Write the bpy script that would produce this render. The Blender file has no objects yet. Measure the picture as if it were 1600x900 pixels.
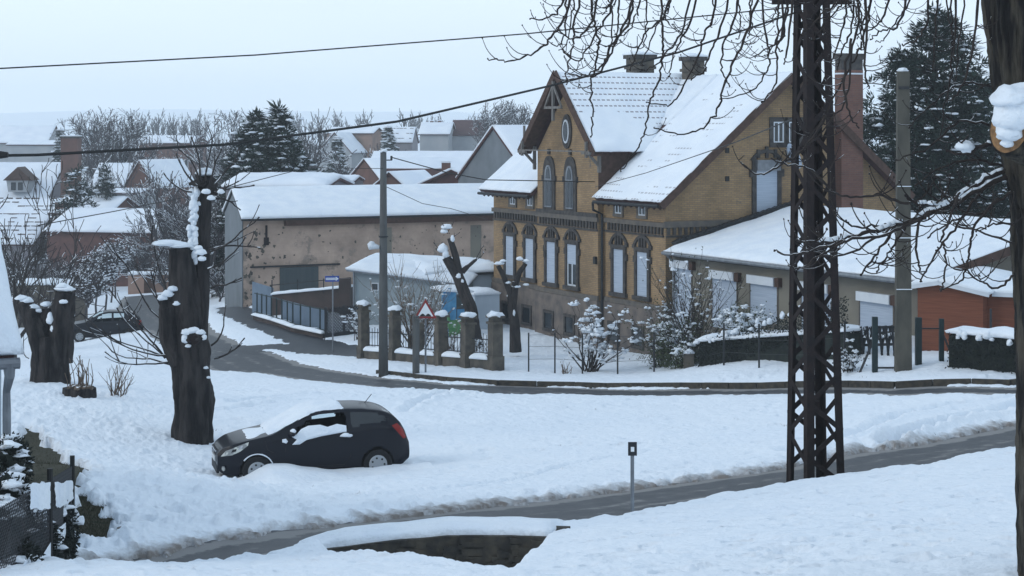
import bpy, math, random
import numpy as np
from mathutils import Vector, Matrix, noise as mnoise
R=math.radians
S=bpy.context.scene
COL=S.collection
# ---------------- camera, sky, sun, exposure ----------------
FPX=2900.0; HY=195.0; HC=9.0
cam=bpy.data.objects.new('camera',bpy.data.cameras.new('camera')); COL.objects.link(cam)
cam.location=(0,0,HC); cam.rotation_euler=(R(90),0,0)
cam.data.lens=36*FPX/1600; cam.data.sensor_width=36; cam.data.shift_y=-(450-HY)/1600
cam.data.clip_start=.2; cam.data.clip_end=9000
S.camera=cam
W=bpy.data.worlds.new('World'); S.world=W; W.use_nodes=True
nt=W.node_tree; nt.nodes.clear()
out=nt.nodes.new('ShaderNodeOutputWorld'); bg=nt.nodes.new('ShaderNodeBackground'); bg.inputs[1].default_value=.1
sky=nt.nodes.new('ShaderNodeTexSky'); sky.sky_type='NISHITA'; sky.sun_disc=False
SUN_EL=R(32); SUN_AZ=R(250)      # behind thick cloud, from the left
sky.sun_elevation=SUN_EL; sky.sun_rotation=SUN_AZ; sky.dust_density=3; sky.air_density=1.2
tc=nt.nodes.new('ShaderNodeTexCoord'); sp=nt.nodes.new('ShaderNodeSeparateXYZ'); nt.links.new(tc.outputs['Generated'],sp.inputs[0])
rp=nt.nodes.new('ShaderNodeValToRGB'); nt.links.new(sp.outputs[2],rp.inputs[0])
e=rp.color_ramp.elements; e[0].position=0.0; e[0].color=(.68,.80,.93,1); e[1].position=1; e[1].color=(.42,.54,.70,1)
x_=e.new(.14); x_.color=(.71,.83,.96,1); x_=e.new(.38); x_.color=(.60,.735,.86,1)
ns=nt.nodes.new('ShaderNodeTexNoise'); ns.inputs['Scale'].default_value=2.2; ns.inputs['Detail'].default_value=5
mpn=nt.nodes.new('ShaderNodeMapping'); mpn.inputs['Scale'].default_value=(1,1,5); nt.links.new(tc.outputs['Generated'],mpn.inputs[0]); nt.links.new(mpn.outputs[0],ns.inputs[0])
mr=nt.nodes.new('ShaderNodeMapRange'); mr.inputs[1].default_value=.3; mr.inputs[2].default_value=.7; mr.inputs[3].default_value=10.4; mr.inputs[4].default_value=11.4; nt.links.new(ns.outputs[0],mr.inputs[0])
ml=nt.nodes.new('ShaderNodeVectorMath'); ml.operation='SCALE'; nt.links.new(rp.outputs[0],ml.inputs[0]); nt.links.new(mr.outputs[0],ml.inputs['Scale'])
mx=nt.nodes.new('ShaderNodeMix'); mx.data_type='RGBA'; mx.inputs[0].default_value=.92
nt.links.new(sky.outputs[0],mx.inputs[6]); nt.links.new(ml.outputs[0],mx.inputs[7])
nt.links.new(mx.outputs[2],bg.inputs[0]); nt.links.new(bg.outputs[0],out.inputs[0])
sd=bpy.data.lights.new('sun','SUN'); sd.energy=.55; sd.angle=R(18); sd.color=(1,.95,.88)
so=bpy.data.objects.new('sun',sd); COL.objects.link(so)
dv=Vector((math.sin(SUN_AZ)*math.cos(SUN_EL),math.cos(SUN_AZ)*math.cos(SUN_EL),math.sin(SUN_EL)))
so.rotation_euler=dv.to_track_quat('Z','Y').to_euler(); so.location=dv*50+Vector((0,0,20))
vs=S.view_settings; vs.view_transform='Standard'; vs.look='None'; vs.gamma=1; vs.exposure=.25; vs.use_curve_mapping=False
S.cycles.max_bounces=6; S.cycles.transparent_max_bounces=12; S.cycles.volume_bounces=2
S.cycles.use_denoising=True

def P(px,py,Y): return Vector(((px-800)/FPX*Y, Y, HC-(py-HY)/FPX*Y))
rnd=random.Random(7)
# ---------------- materials ----------------
M={}
def mat(name,col,rough=.8,col2=None,scale=4,bump=0,bscale=30,metal=0,detail=5,wet=False,contrast=(.35,.65),stretch=(1,1,1),snow=0,spec=.3,coord='Object',bdist=.02):
    m=bpy.data.materials.new(name); m.use_nodes=True; n=m.node_tree.nodes; l=m.node_tree.links
    b=n['Principled BSDF']; b.inputs['Roughness'].default_value=rough; b.inputs['Metallic'].default_value=metal
    b.inputs['Specular IOR Level'].default_value=spec
    b.inputs['Base Color'].default_value=(*col,1)
    t=n.new('ShaderNodeTexCoord'); mp=n.new('ShaderNodeMapping'); mp.inputs['Scale'].default_value=stretch; l.new(t.outputs[coord],mp.inputs[0])
    last=None
    if col2:
        q=n.new('ShaderNodeTexNoise'); q.inputs['Scale'].default_value=scale; q.inputs['Detail'].default_value=detail; l.new(mp.outputs[0],q.inputs[0])
        r=n.new('ShaderNodeMapRange'); r.inputs[1].default_value=contrast[0]; r.inputs[2].default_value=contrast[1]; l.new(q.outputs[0],r.inputs[0])
        k=n.new('ShaderNodeMix'); k.data_type='RGBA'; k.inputs[6].default_value=(*col,1); k.inputs[7].default_value=(*col2,1); l.new(r.outputs[0],k.inputs[0])
        last=k.outputs[2]; l.new(last,b.inputs['Base Color'])
    if bump:
        q2=n.new('ShaderNodeTexNoise'); q2.inputs['Scale'].default_value=bscale; q2.inputs['Detail'].default_value=6; l.new(mp.outputs[0],q2.inputs[0])
        bp=n.new('ShaderNodeBump'); bp.inputs['Strength'].default_value=bump; bp.inputs['Distance'].default_value=bdist; l.new(q2.outputs[0],bp.inputs['Height']); l.new(bp.outputs[0],b.inputs['Normal'])
    if snow:   # snow lying on faces that look up
        g=n.new('ShaderNodeNewGeometry'); s=n.new('ShaderNodeSeparateXYZ'); l.new(g.outputs['Normal'],s.inputs[0])
        q3=n.new('ShaderNodeTexNoise'); q3.inputs['Scale'].default_value=3; l.new(t.outputs['Object'],q3.inputs[0])
        ad=n.new('ShaderNodeMath'); ad.operation='ADD'; l.new(s.outputs[2],ad.inputs[0]); l.new(q3.outputs[0],ad.inputs[1])
        r3=n.new('ShaderNodeMapRange'); r3.inputs[1].default_value=1.5-snow; r3.inputs[2].default_value=1.6-snow; l.new(ad.outputs[0],r3.inputs[0])
        k3=n.new('ShaderNodeMix'); k3.data_type='RGBA'; k3.inputs[7].default_value=(.8,.84,.88,1)
        if last: l.new(last,k3.inputs[6])
        else: k3.inputs[6].default_value=(*col,1)
        l.new(r3.outputs[0],k3.inputs[0]); l.new(k3.outputs[2],b.inputs['Base Color'])
    M[name]=m; return m
mat('snow',(.80,.84,.88),.75,(.72,.775,.84),1.6,.8,11,spec=.25,bdist=.05)
mat('snow_far',(.78,.82,.87),.8,(.70,.75,.82),.6)
mat('slush',(.30,.31,.33),.5,(.62,.66,.7),9,.6,14)
mat('stone_dark',(.035,.033,.035),.85,(.075,.068,.062),5,.5,20)
mat('stone_wall',(.07,.06,.045),.9,(.03,.028,.025),6,.9,9)
mat('sandstone',(.115,.10,.08),.85,(.055,.05,.045),3,.5,15)
mat('plinth',(.10,.09,.085),.9,(.17,.14,.12),2.5,.6,8)
mat('trim_grey',(.09,.085,.08),.85,(.14,.12,.10),4,.3,18)
mat('wood_brown',(.05,.028,.02),.8,(.08,.045,.035),6,.3,12)
mat('wood_grey',(.20,.19,.18),.8,(.12,.11,.10),6,.3,12,stretch=(1,1,.2))
mat('white_pvc',(.62,.66,.70),.45,(.56,.6,.65),3)
mat('shutter',(.42,.48,.56),.55,(.31,.37,.46),2.2,stretch=(.4,.4,14),detail=2,contrast=(.3,.7))
mat('metal_dark',(.02,.024,.028),.55,(.035,.035,.038),9,metal=.3)
mat('metal_green',(.010,.024,.026),.6)
mat('zinc',(.22,.24,.26),.45,(.16,.17,.19),5,metal=.5)
mat('rust',(.010,.007,.008),.85,(.020,.012,.011),7,.5,40)
mat('concrete',(.092,.086,.070),.9,(.055,.053,.045),3,.5,30,stretch=(1,1,.4))
mat('concrete_dark',(.10,.105,.105),.9,(.07,.07,.07),3,.5,30,stretch=(1,1,.3))
mat('barkfar',(.06,.055,.06),.9,snow=.55)
mat('bark_mid',(.045,.038,.036),.9,(.02,.018,.018),6,.8,14,stretch=(1,1,.3),snow=.30)
mat('barkdark',(.075,.066,.052),.95,(.016,.015,.015),9,1.0,22,stretch=(1,1,.18),bdist=.10,contrast=(.42,.58))
mat('bark_pollard',(.042,.037,.036),.95,(.012,.011,.012),5,1.0,13,stretch=(1,1,.25),bdist=.10,contrast=(.40,.60))
mat('twig',(.022,.018,.018),.85,(.04,.032,.028),20,snow=.12)
mat('cutwood',(.30,.17,.08),.85,(.13,.075,.04),26,.6,30)
mat('needle',(.016,.030,.026),.85,(.028,.045,.032),3,detail=3)
mat('needlefar',(.02,.035,.035),.9)
mat('leaf',(.028,.045,.018),.7,(.055,.07,.028),5)
mat('hedge',(.010,.014,.014),.9,(.020,.026,.02),6)
mat('twigpale',(.16,.12,.09),.85,(.09,.07,.055),12,snow=.2)
mat('carpaint',(.003,.004,.009),.35,spec=.2)
M['carpaint'].node_tree.nodes['Principled BSDF'].inputs['Coat Weight'].default_value=.15
mat('rubber',(.012,.012,.013),.85)
mat('hubcap',(.30,.32,.34),.45,metal=.3)
mat('blackplastic',(.012,.012,.014),.6)
mat('redlamp',(.22,.015,.012),.2)
mat('lampglass',(.55,.56,.52),.12,(.25,.26,.26),9,contrast=(.45,.55))
mat('chrome',(.5,.5,.52),.2,metal=.9)
mat('plate',(.55,.57,.58),.5)
mat('blue_panel',(.05,.20,.38),.6,(.10,.30,.48),4)
mat('green_paint',(.06,.20,.07),.7,(.12,.26,.12),5)
mat('blue_sign',(.02,.06,.30),.5)
mat('red_sign',(.24,.025,.025),.6)
mat('white_sign',(.75,.78,.80),.5)
mat('black_mark',(.015,.015,.015),.6)
mat('shed_orange',(.20,.070,.038),.8,(.145,.05,.028),4,.2,10,stretch=(.3,.3,6))
mat('bluegrey',(.13,.18,.24),.6,(.10,.145,.2),1.2)
mat('darkgate',(.045,.06,.065),.7,(.06,.075,.08),1.5,stretch=(6,6,.3))
mat('darkwall',(.075,.055,.05),.9,(.05,.04,.038),1.5,.4,10)
mat('shedwall',(.27,.31,.33),.8,(.22,.26,.28),1.2)
mat('whitewall',(.48,.55,.62),.85,(.42,.49,.56),1.2)
mat('greywall',(.17,.19,.21),.9,(.13,.15,.165),.8,.3,6)
mat('annexwall',(.20,.185,.15),.9,(.155,.145,.125),.9,.4,14)
mat('redbrick',(.13,.065,.055),.9,(.09,.05,.045),2.2,.4,20)
mat('redbrick_far',(.16,.09,.075),.9,(.11,.07,.06),.8)
mat('roof_red',(.085,.04,.038),.85,(.06,.03,.03),2,.4,8)
mat('pinkwall',(.34,.22,.17),.9,(.24,.17,.14),.6)
mat('grass',(.022,.024,.012),.95,(.05,.045,.026),9,1.,25,stretch=(.5,1.6,1))
mat('rock',(.16,.145,.13),.9)
mat('wall_a',(.36,.37,.38),.9,(.30,.32,.34),.5)
mat('wall_b',(.22,.21,.22),.9,(.18,.17,.19),.5)
mat('darkglass',(.012,.016,.02),.12,spec=.6)
def glassmat():
    m=bpy.data.materials.new('window_glass'); m.use_nodes=True; b=m.node_tree.nodes['Principled BSDF']
    b.inputs['Base Color'].default_value=(.75,.85,.85,1); b.inputs['Roughness'].default_value=.03
    b.inputs['Transmission Weight'].default_value=1; b.inputs['IOR'].default_value=1.02; M['carglass']=m
glassmat()
def brickmat(name,c1,c2,mortar,patch=None,bw=.24,bh=.075,patchthr=.62):
    m=bpy.data.materials.new(name); m.use_nodes=True; n=m.node_tree.nodes; l=m.node_tree.links; b=n['Principled BSDF']; b.inputs['Roughness'].default_value=.9
    t=n.new('ShaderNodeTexCoord'); s=n.new('ShaderNodeSeparateXYZ'); l.new(t.outputs['Object'],s.inputs[0])
    a=n.new('ShaderNodeMath'); l.new(s.outputs[0],a.inputs[0]); l.new(s.outputs[1],a.inputs[1])
    c=n.new('ShaderNodeCombineXYZ'); l.new(a.outputs[0],c.inputs[0]); l.new(s.outputs[2],c.inputs[1])
    br=n.new('ShaderNodeTexBrick'); br.inputs['Scale'].default_value=1; br.inputs['Brick Width'].default_value=bw; br.inputs['Row Height'].default_value=bh; br.inputs['Mortar Size'].default_value=.008
    br.inputs['Color1'].default_value=(*c1,1); br.inputs['Color2'].default_value=(*c2,1); br.inputs['Mortar'].default_value=(*mortar,1); br.inputs['Bias'].default_value=-.1
    l.new(c.outputs[0],br.inputs[0])
    q=n.new('ShaderNodeTexNoise'); q.inputs['Scale'].default_value=.55; q.inputs['Detail'].default_value=8; q.inputs['Roughness'].default_value=.65; l.new(t.outputs['Object'],q.inputs[0])
    r=n.new('ShaderNodeMapRange'); r.inputs[1].default_value=.3; r.inputs[2].default_value=.72; r.inputs[3].default_value=1.15; r.inputs[4].default_value=.55; l.new(q.outputs[0],r.inputs[0])
    v=n.new('ShaderNodeVectorMath'); v.operation='SCALE'; l.new(br.outputs[0],v.inputs[0]); l.new(r.outputs[0],v.inputs['Scale'])
    o=v.outputs[0]
    if patch:
        q2=n.new('ShaderNodeTexNoise'); q2.inputs['Scale'].default_value=.8; q2.inputs['Detail'].default_value=9; q2.inputs['Roughness'].default_value=.7
        mp=n.new('ShaderNodeMapping'); mp.inputs['Location'].default_value=(7,3,2); l.new(t.outputs['Object'],mp.inputs[0]); l.new(mp.outputs[0],q2.inputs[0])
        r2=n.new('ShaderNodeMapRange'); r2.inputs[1].default_value=patchthr; r2.inputs[2].default_value=patchthr+.05; l.new(q2.outputs[0],r2.inputs[0])
        k=n.new('ShaderNodeMix'); k.data_type='RGBA'; k.inputs[7].default_value=(*patch,1); l.new(o,k.inputs[6]); l.new(r2.outputs[0],k.inputs[0]); o=k.outputs[2]
    bp=n.new('ShaderNodeBump'); bp.inputs['Strength'].default_value=.5; bp.inputs['Distance'].default_value=.015; l.new(br.outputs['Fac'],bp.inputs['Height']); bp.invert=True; l.new(bp.outputs[0],b.inputs['Normal'])
    l.new(o,b.inputs['Base Color']); M[name]=m
brickmat('yellowbrick',(.345,.225,.110),(.265,.172,.088),(.175,.14,.11),(.12,.105,.09),patchthr=.62)
brickmat('stackbrick',(.19,.085,.06),(.14,.065,.05),(.14,.10,.085))
brickmat('barnwall',(.45,.335,.265),(.43,.32,.255),(.43,.32,.255),(.25,.20,.165),bw=.4,bh=.2,patchthr=.57)
def tilesnow(name='snow_tiled',ax=0,zk=.40,thr=.44,st=.8):
    # thin snow on a pan-tiled roof: rows of tile butts show as dark dashes where the cover is thin
    m=mat(name,(.80,.84,.88),.75,(.74,.79,.85),1.3,.3,9,spec=.25); n=m.node_tree.nodes; l=m.node_tree.links; b=n['Principled BSDF']
    t=n.new('ShaderNodeTexCoord'); s=n.new('ShaderNodeSeparateXYZ'); l.new(t.outputs['Object'],s.inputs[0])
    def M_(op,a,bv=None,c=None):
        q=n.new('ShaderNodeMath'); q.operation=op
        for i,x in enumerate((a,bv,c)):
            if x is None: continue
            if isinstance(x,(int,float)): q.inputs[i].default_value=x
            else: l.new(x,q.inputs[i])
        return q.outputs[0]
    row=M_('FRACT',M_('MULTIPLY',s.outputs[2],4.1))
    colm=M_('FRACT',M_('MULTIPLY',s.outputs[ax],4.6))
    rowm=M_('LESS_THAN',row,.22); cm=M_('LESS_THAN',colm,.66)
    ns=n.new('ShaderNodeTexNoise'); ns.inputs['Scale'].default_value=.9; ns.inputs['Detail'].default_value=6; l.new(t.outputs['Object'],ns.inputs[0])
    thin=M_('GREATER_THAN',M_('ADD',ns.outputs[0],M_('MULTIPLY',M_('SUBTRACT',s.outputs[2],9.6),zk)),thr)
    dash=M_('MULTIPLY',M_('MULTIPLY',rowm,cm),thin)
    k=n.new('ShaderNodeMix'); k.data_type='RGBA'; l.new(M_('MULTIPLY',dash,st),k.inputs[0])
    src=b.inputs['Base Color'].links[0].from_socket; l.new(src,k.inputs[6]); k.inputs[7].default_value=(.16,.13,.14,1); l.new(k.outputs[2],b.inputs['Base Color'])
tilesnow()
tilesnow('snow_tiled_main',1,-.02,.60,.5)
def asphalt():
    m=mat('asphalt',(.026,.030,.037),.65,(.045,.048,.054),3,.4,60,spec=.22); n=m.node_tree.nodes; l=m.node_tree.links; b=n['Principled BSDF']
    t=n.new('ShaderNodeTexCoord'); q=n.new('ShaderNodeTexNoise'); q.inputs['Scale'].default_value=.9; q.inputs['Detail'].default_value=9; q.inputs['Roughness'].default_value=.7
    mp=n.new('ShaderNodeMapping'); mp.inputs['Rotation'].default_value=(0,0,R(-20)); mp.inputs['Scale'].default_value=(.22,1.6,1); l.new(t.outputs['Object'],mp.inputs[0]); l.new(mp.outputs[0],q.inputs[0])
    aa=n.new('ShaderNodeAttribute'); aa.attribute_name='slush'; q5=n.new('ShaderNodeTexNoise'); q5.inputs['Scale'].default_value=3.; q5.inputs['Detail'].default_value=8; q5.inputs['Roughness'].default_value=.75; l.new(t.outputs['Object'],q5.inputs[0])
    s1=n.new('ShaderNodeMath'); s1.operation='ADD'; l.new(aa.outputs['Fac'],s1.inputs[0]); l.new(q5.outputs[0],s1.inputs[1]); s2=n.new('ShaderNodeMath'); s2.operation='MULTIPLY_ADD'; l.new(q.outputs[0],s2.inputs[0]); s2.inputs[1].default_value=.6; l.new(s1.outputs[0],s2.inputs[2])
    r=n.new('ShaderNodeMapRange'); r.inputs[1].default_value=.95; r.inputs[2].default_value=1.12; l.new(s2.outputs[0],r.inputs[0])
    k=n.new('ShaderNodeMix'); k.data_type='RGBA'; l.new(b.inputs['Base Color'].links[0].from_socket,k.inputs[6]); k.inputs[7].default_value=(.22,.215,.21,1); l.new(r.outputs[0],k.inputs[0]); l.new(k.outputs[2],b.inputs['Base Color'])
    k2=n.new('ShaderNodeMapRange'); k2.inputs[3].default_value=.5; k2.inputs[4].default_value=.8; l.new(r.outputs[0],k2.inputs[0]); l.new(k2.outputs[0],b.inputs['Roughness'])
asphalt()
# ---------------- mesh helpers ----------------
def tag(o,label=None,cat=None,group=None,kind=None):
    if label: o['label']=label
    if cat: o['category']=cat
    if group: o['group']=group
    if kind: o['kind']=kind
    return o
def vn(x,y,z=0.): return mnoise.noise(Vector((x,y,z)))
class MB:
    def __init__(s): s.v=[]; s.f=[]
    def add(s,vs,fs):
        n=len(s.v); s.v+=[tuple(x) for x in vs]; s.f+=[tuple(i+n for i in f) for f in fs]; return s
    def box(s,a,b,mtx=None):
        x0,y0,z0=a; x1,y1,z1=b
        vs=[(x0,y0,z0),(x1,y0,z0),(x1,y1,z0),(x0,y1,z0),(x0,y0,z1),(x1,y0,z1),(x1,y1,z1),(x0,y1,z1)]
        if mtx: vs=[mtx@Vector(v) for v in vs]
        return s.add(vs,[(0,3,2,1),(4,5,6,7),(0,1,5,4),(1,2,6,5),(2,3,7,6),(3,0,4,7)])
    def bar(s,p,q,w,h=None,up=Vector((0,0,1))):
        p=Vector(p); q=Vector(q); h=h or w; d=(q-p).normalized()
        if abs(d.dot(up))>.98: up=Vector((0,1,0))
        a=d.cross(up).normalized()*(w/2); b=a.cross(d).normalized()*(h/2)
        vs=[p-a-b,p+a-b,p+a+b,p-a+b,q-a-b,q+a-b,q+a+b,q-a+b]
        return s.add(vs,[(0,3,2,1),(4,5,6,7),(0,1,5,4),(1,2,6,5),(2,3,7,6),(3,0,4,7)])
    def tube(s,pts,rs,n=6,cap=True,fn=None):
        pts=[Vector(p) for p in pts]; base=len(s.v); k=len(pts)
        if not isinstance(rs,(list,tuple)): rs=[rs]*k
        ref=Vector((.13,.97,.21)).normalized(); 
        t0=(pts[1]-pts[0]).normalized()
        if abs(t0.dot(ref))>.9: ref=Vector((1,.1,0))
        for i,p in enumerate(pts):
            t=(pts[min(i+1,k-1)]-pts[max(i-1,0)])
            if t.length<1e-9: t=t0
            t.normalize(); a=t.cross(ref)
            if a.length<1e-6: a=t.orthogonal()
            a.normalize(); b=t.cross(a)
            for j in range(n):
                th=2*math.pi*j/n; r=rs[i]*(fn(i,th) if fn else 1)
                s.v.append(tuple(p+a*(math.cos(th)*r)+b*(math.sin(th)*r)))
        for i in range(k-1):
            for j in range(n):
                j2=(j+1)%n; s.f.append((base+i*n+j,base+i*n+j2,base+(i+1)*n+j2,base+(i+1)*n+j))
        if cap and n>2: s.f.append(tuple(base+(k-1)*n+j for j in range(n))); s.f.append(tuple(base+n-1-j for j in range(n)))
        return s
    def prism(s,poly,off):  # poly: 3D points, extruded by vector off
        off=Vector(off); n=len(poly); b=[Vector(p) for p in poly]; t=[p+off for p in b]
        return s.add(b+t,[tuple(range(n))[::-1],tuple(range(n,2*n))]+[(i,(i+1)%n,n+(i+1)%n,n+i) for i in range(n)])
    def blob(s,c,rx,ry,rz,nu=7,nv=4,jit=.15,rn=rnd):
        c=Vector(c); sd=rn.uniform(0,50); vs=[c+Vector((0,0,-rz*.6))]; fq=1.7
        if jit>.11: jit*=1.7
        def q_(x,y,z): return 1+jit*2.2*vn(x*fq+sd,y*fq,z*fq)+(jit*.9*vn(x*4.3+sd,y*4.3,z*4.3) if nu>9 else 0)
        for i in range(1,nv):
            ph=math.pi*i/nv
            for j in range(nu):
                th=2*math.pi*(j+.5*(i%2))/nu; x,y,z=math.sin(ph)*math.cos(th),math.sin(ph)*math.sin(th),-math.cos(ph); q=q_(x,y,z)
                vs.append(c+Vector((x*rx*q,y*ry*q,z*rz*(.6 if z<0 else 1)*q)))
        vs.append(c+Vector((0,0,rz*q_(0,0,1)))); fs=[]
        for j in range(nu): fs.append((0,1+(j+1)%nu,1+j))
        for i in range(nv-2):
            for j in range(nu): a=1+i*nu; fs.append((a+j,a+(j+1)%nu,a+nu+(j+1)%nu,a+nu+j))
        a=1+(nv-2)*nu; fs+=[(a+j,a+(j+1)%nu,len(vs)-1) for j in range(nu)]
        return s.add(vs,fs)
    def leaf(s,c,d,u,l,w):
        c=Vector(c); d=Vector(d); u=Vector(u); a=d.cross(u)
        if a.length<1e-5: a=d.orthogonal()
        a.normalize()
        return s.add([c,c+d*l*.5+a*w*.5,c+d*l,c+d*l*.5-a*w*.5],[(0,1,2,3)])
    def build(s,name,m,parent=None,smooth=False,loc=None):
        me=bpy.data.meshes.new(name); me.from_pydata(s.v,[],s.f); me.update()
        me.materials.append(M[m] if isinstance(m,str) else m)
        if smooth: me.shade_smooth()
        o=bpy.data.objects.new(name,me); COL.objects.link(o)
        if parent: o.parent=parent
        if loc is not None: o.location=loc
        return o
def empty(name,loc,rz=0,**k):
    o=bpy.data.objects.new(name,None); COL.objects.link(o); o.location=loc; o.rotation_euler=(0,0,rz); o.empty_display_size=.3
    return tag(o,**k)
def copy_tree(o,parent=None):
    c=o.copy(); COL.objects.link(c)
    if parent: c.parent=parent
    for ch in list(o.children): copy_tree(ch,c)
    return c
def vn(x,y,z=0.): return mnoise.noise(Vector((x,y,z)))
def sheet(mb,A,B,C,D,nu,nv,t=.16,lip=.06,sd=0,rough=.42,up=None,ed=.3,freq=1.5):
    """a blanket of snow on the quad A-B (eave) C-D (top)"""
    A,B,C,D=map(Vector,(A,B,C,D)); base=len(mb.v)
    nrm=(B-A).cross(D-A).normalized()
    if nrm.z<0: nrm=-nrm
    if up: nrm=Vector(up)
    lu=((B-A).length+(C-D).length)/2; lv=((D-A).length+(C-B).length)/2
    eu=(B-A).normalized(); ev=(D-A).normalized()
    nu+=1; nv+=1
    # edge-biased parameter
    def par(n): return [0.5-0.5*math.cos(math.pi*i/(n-1))*(1-.35*math.sin(math.pi*i/(n-1))**2) for i in range(n)]
    U=par(nu); V=par(nv)
    for j,v in enumerate(V):
        for i,u in enumerate(U):
            p=(A*(1-u)+B*u)*(1-v)+(D*(1-u)+C*u)*v
            du=min(u,1-u)*lu; dv_=min(v,1-v)*lv; d=min(du,dv_)
            pr=min(1,(d/ed+.10))**.5
            h=t*pr*(1+rough*vn(p.x*freq+sd,p.y*freq,p.z*freq+sd))
            q=p+nrm*h
            n1=vn(p.x*2.3+sd,p.y*2.3+5,p.z*2.3)*.7+vn(p.x*6+sd,p.y*6,p.z*6+3)*.5
            if i==0: q-=eu*lip*(.6+n1)
            if i==nu-1: q+=eu*lip*(.6+n1)
            if j==0: q-=ev*lip*(.8+1.3*n1)
            if j==nv-1: q+=ev*lip*.3
            mb.v.append(tuple(q))
    nb=len(mb.v)
    for j,v in enumerate(V):
        for i,u in enumerate(U):
            if i in(0,nu-1) or j in(0,nv-1):
                pass
    idx=lambda i,j: base+j*nu+i
    for j in range(nv-1):
        for i in range(nu-1): mb.f.append((idx(i,j),idx(i+1,j),idx(i+1,j+1),idx(i,j+1)))
    ring=[(i,0) for i in range(nu)]+[(nu-1,j) for j in range(1,nv)]+[(i,nv-1) for i in range(nu-2,-1,-1)]+[(0,j) for j in range(nv-2,0,-1)]
    low=[]
    for (i,j) in ring:
        u,v=U[i],V[j]; p=(A*(1-u)+B*u)*(1-v)+(D*(1-u)+C*u)*v; mb.v.append(tuple(p-nrm*.01)); low.append(len(mb.v)-1)
    m=len(ring)
    for k in range(m):
        a=idx(*ring[k]); b=idx(*ring[(k+1)%m]); mb.f.append((a,low[k],low[(k+1)%m],b))
    mb.f.append(tuple(low[::-1]))
    return mb
E1=Vector((-.4472,.8944,0)); E2=Vector((.8944,.4472,0)); AZ=math.atan2(.4472,.8944)
# ---------------- terrain ----------------
CP=[(1040,562,71),(1075,580,64.5),(1230,578,58),(1410,580,53.5),(1580,610,48.5),(1580,588,51),(1230,606,54.5),(1470,547,55.8),(1400,530,58),(1230,530,62.5),(900,606,61),(1275,752,31.5),(480,757,38.4),(600,739,39.6),(380,763,38.2),(300,697,43),(78,605,50),
(155,530,100),(230,470,125),(290,435,165),(360,482,95),(400,577,73),(773,575,68),(150,850,25.5),(200,888,24.5),(1580,700,36.5),(1580,668,41),(990,800,29),
(1300,900,15),(1590,900,14),(900,900,17),(500,900,20.5),(340,900,22.5),(1560,722,30),(1100,800,27.5),(80,895,20.5),(80,730,30),(230,510,103),(330,522,88),(390,520,84),(540,540,79),(565,550,76),
(600,640,50),(300,620,55),(150,570,70),(900,700,42),(1200,660,45),(1500,640,45),(700,770,33),(-300,800,30),(-300,600,60),(2000,600,60),(2000,760,30),(1900,900,14),(-200,900,20),(800,1300,9),(1500,1300,8),(200,1200,10)]
def far(px,Y,z): return (px,HY+(HC-z)*FPX/Y,Y)
for px in (-300,200,800,1400,1900):
    CP+= [far(px,180,-5. if px<700 else -2.5),far(px,260,-3.5 if px<700 else -.5),far(px,400,1.5),far(px,700,5.),far(px,1200,6.)]
cp=np.array([( (a-800)/FPX*Y, Y, HC-(b-HY)/FPX*Y) for a,b,Y in CP])
def feat(X,Y): Yc=np.maximum(Y,3.); return np.stack([X/Yc*5.,np.log(Yc)*3.2],-1)
def _U(r2): return .5*r2*np.log(r2+1e-9)
_f=feat(cp[:,0],cp[:,1]); _n=len(cp)
_K=_U(((_f[:,None]-_f[None])**2).sum(-1))+np.eye(_n)*.01
_Pm=np.concatenate([np.ones((_n,1)),_f],1); _A=np.zeros((_n+3,_n+3)); _A[:_n,:_n]=_K; _A[:_n,_n:]=_Pm; _A[_n:,:_n]=_Pm.T
_w=np.linalg.solve(_A,np.concatenate([cp[:,2],np.zeros(3)]))
def base(X,Y):
    X=np.asarray(X,float); Y=np.asarray(Y,float); sh=X.shape; f=feat(X.ravel(),Y.ravel()); o=np.empty(len(f))
    for i in range(0,len(f),40000):
        g=f[i:i+40000]; o[i:i+40000]=_U(((g[:,None]-_f[None])**2).sum(-1))@_w[:_n]+_w[_n]+g@_w[_n+1:]
    return o.reshape(sh)
_Ys=np.exp(np.linspace(math.log(9),math.log(900),1400))
def G(px,py):
    X=(px-800)/FPX*_Ys; z=HC-(py-HY)/FPX*_Ys; b=base(X,_Ys); k=np.argmax(z<b)
    if k==0: k=len(_Ys)-1
    return Vector((X[k],_Ys[k],float(b[k])))
def GZ(x,y): return float(base(np.array([x]),np.array([y]))[0])
def gp(px,Y): x=(px-800)/FPX*Y; return Vector((x,Y,GZ(x,Y)))
def hash2(i,j,s): 
    h=np.sin(i*127.1+j*311.7+s*74.7)*43758.5453; return h-np.floor(h)
def vnoise(X,Y,s=0):
    i=np.floor(X); j=np.floor(Y); a=X-i; b=Y-j; a=a*a*(3-2*a); b=b*b*(3-2*b)
    return (hash2(i,j,s)*(1-a)+hash2(i+1,j,s)*a)*(1-b)+(hash2(i,j+1,s)*(1-a)+hash2(i+1,j+1,s)*a)*b
def fbm(X,Y,s=0,o=4):
    r=0;a=.5
    for k in range(o): r=r+a*(vnoise(X*2**k,Y*2**k,s+k*3.3)-.5); a*=.5
    return r*2
def polyd(X,Y,poly):
    """signed distance, negative inside"""
    d=np.full(X.shape,1e9); ins=np.zeros(X.shape,bool); n=len(poly)
    for i in range(n):
        ax,ay=poly[i][:2]; bx,by=poly[(i+1)%n][:2]; ex,ey=bx-ax,by-ay
        t=np.clip(((X-ax)*ex+(Y-ay)*ey)/(ex*ex+ey*ey+1e-9),0,1); d=np.minimum(d,np.hypot(X-ax-t*ex,Y-ay-t*ey))
        c=((ay>Y)!=(by>Y))&(X<(bx-ax)*(Y-ay)/(by-ay+1e-12)+ax); ins^=c
    return np.where(ins,-d,d)
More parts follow.
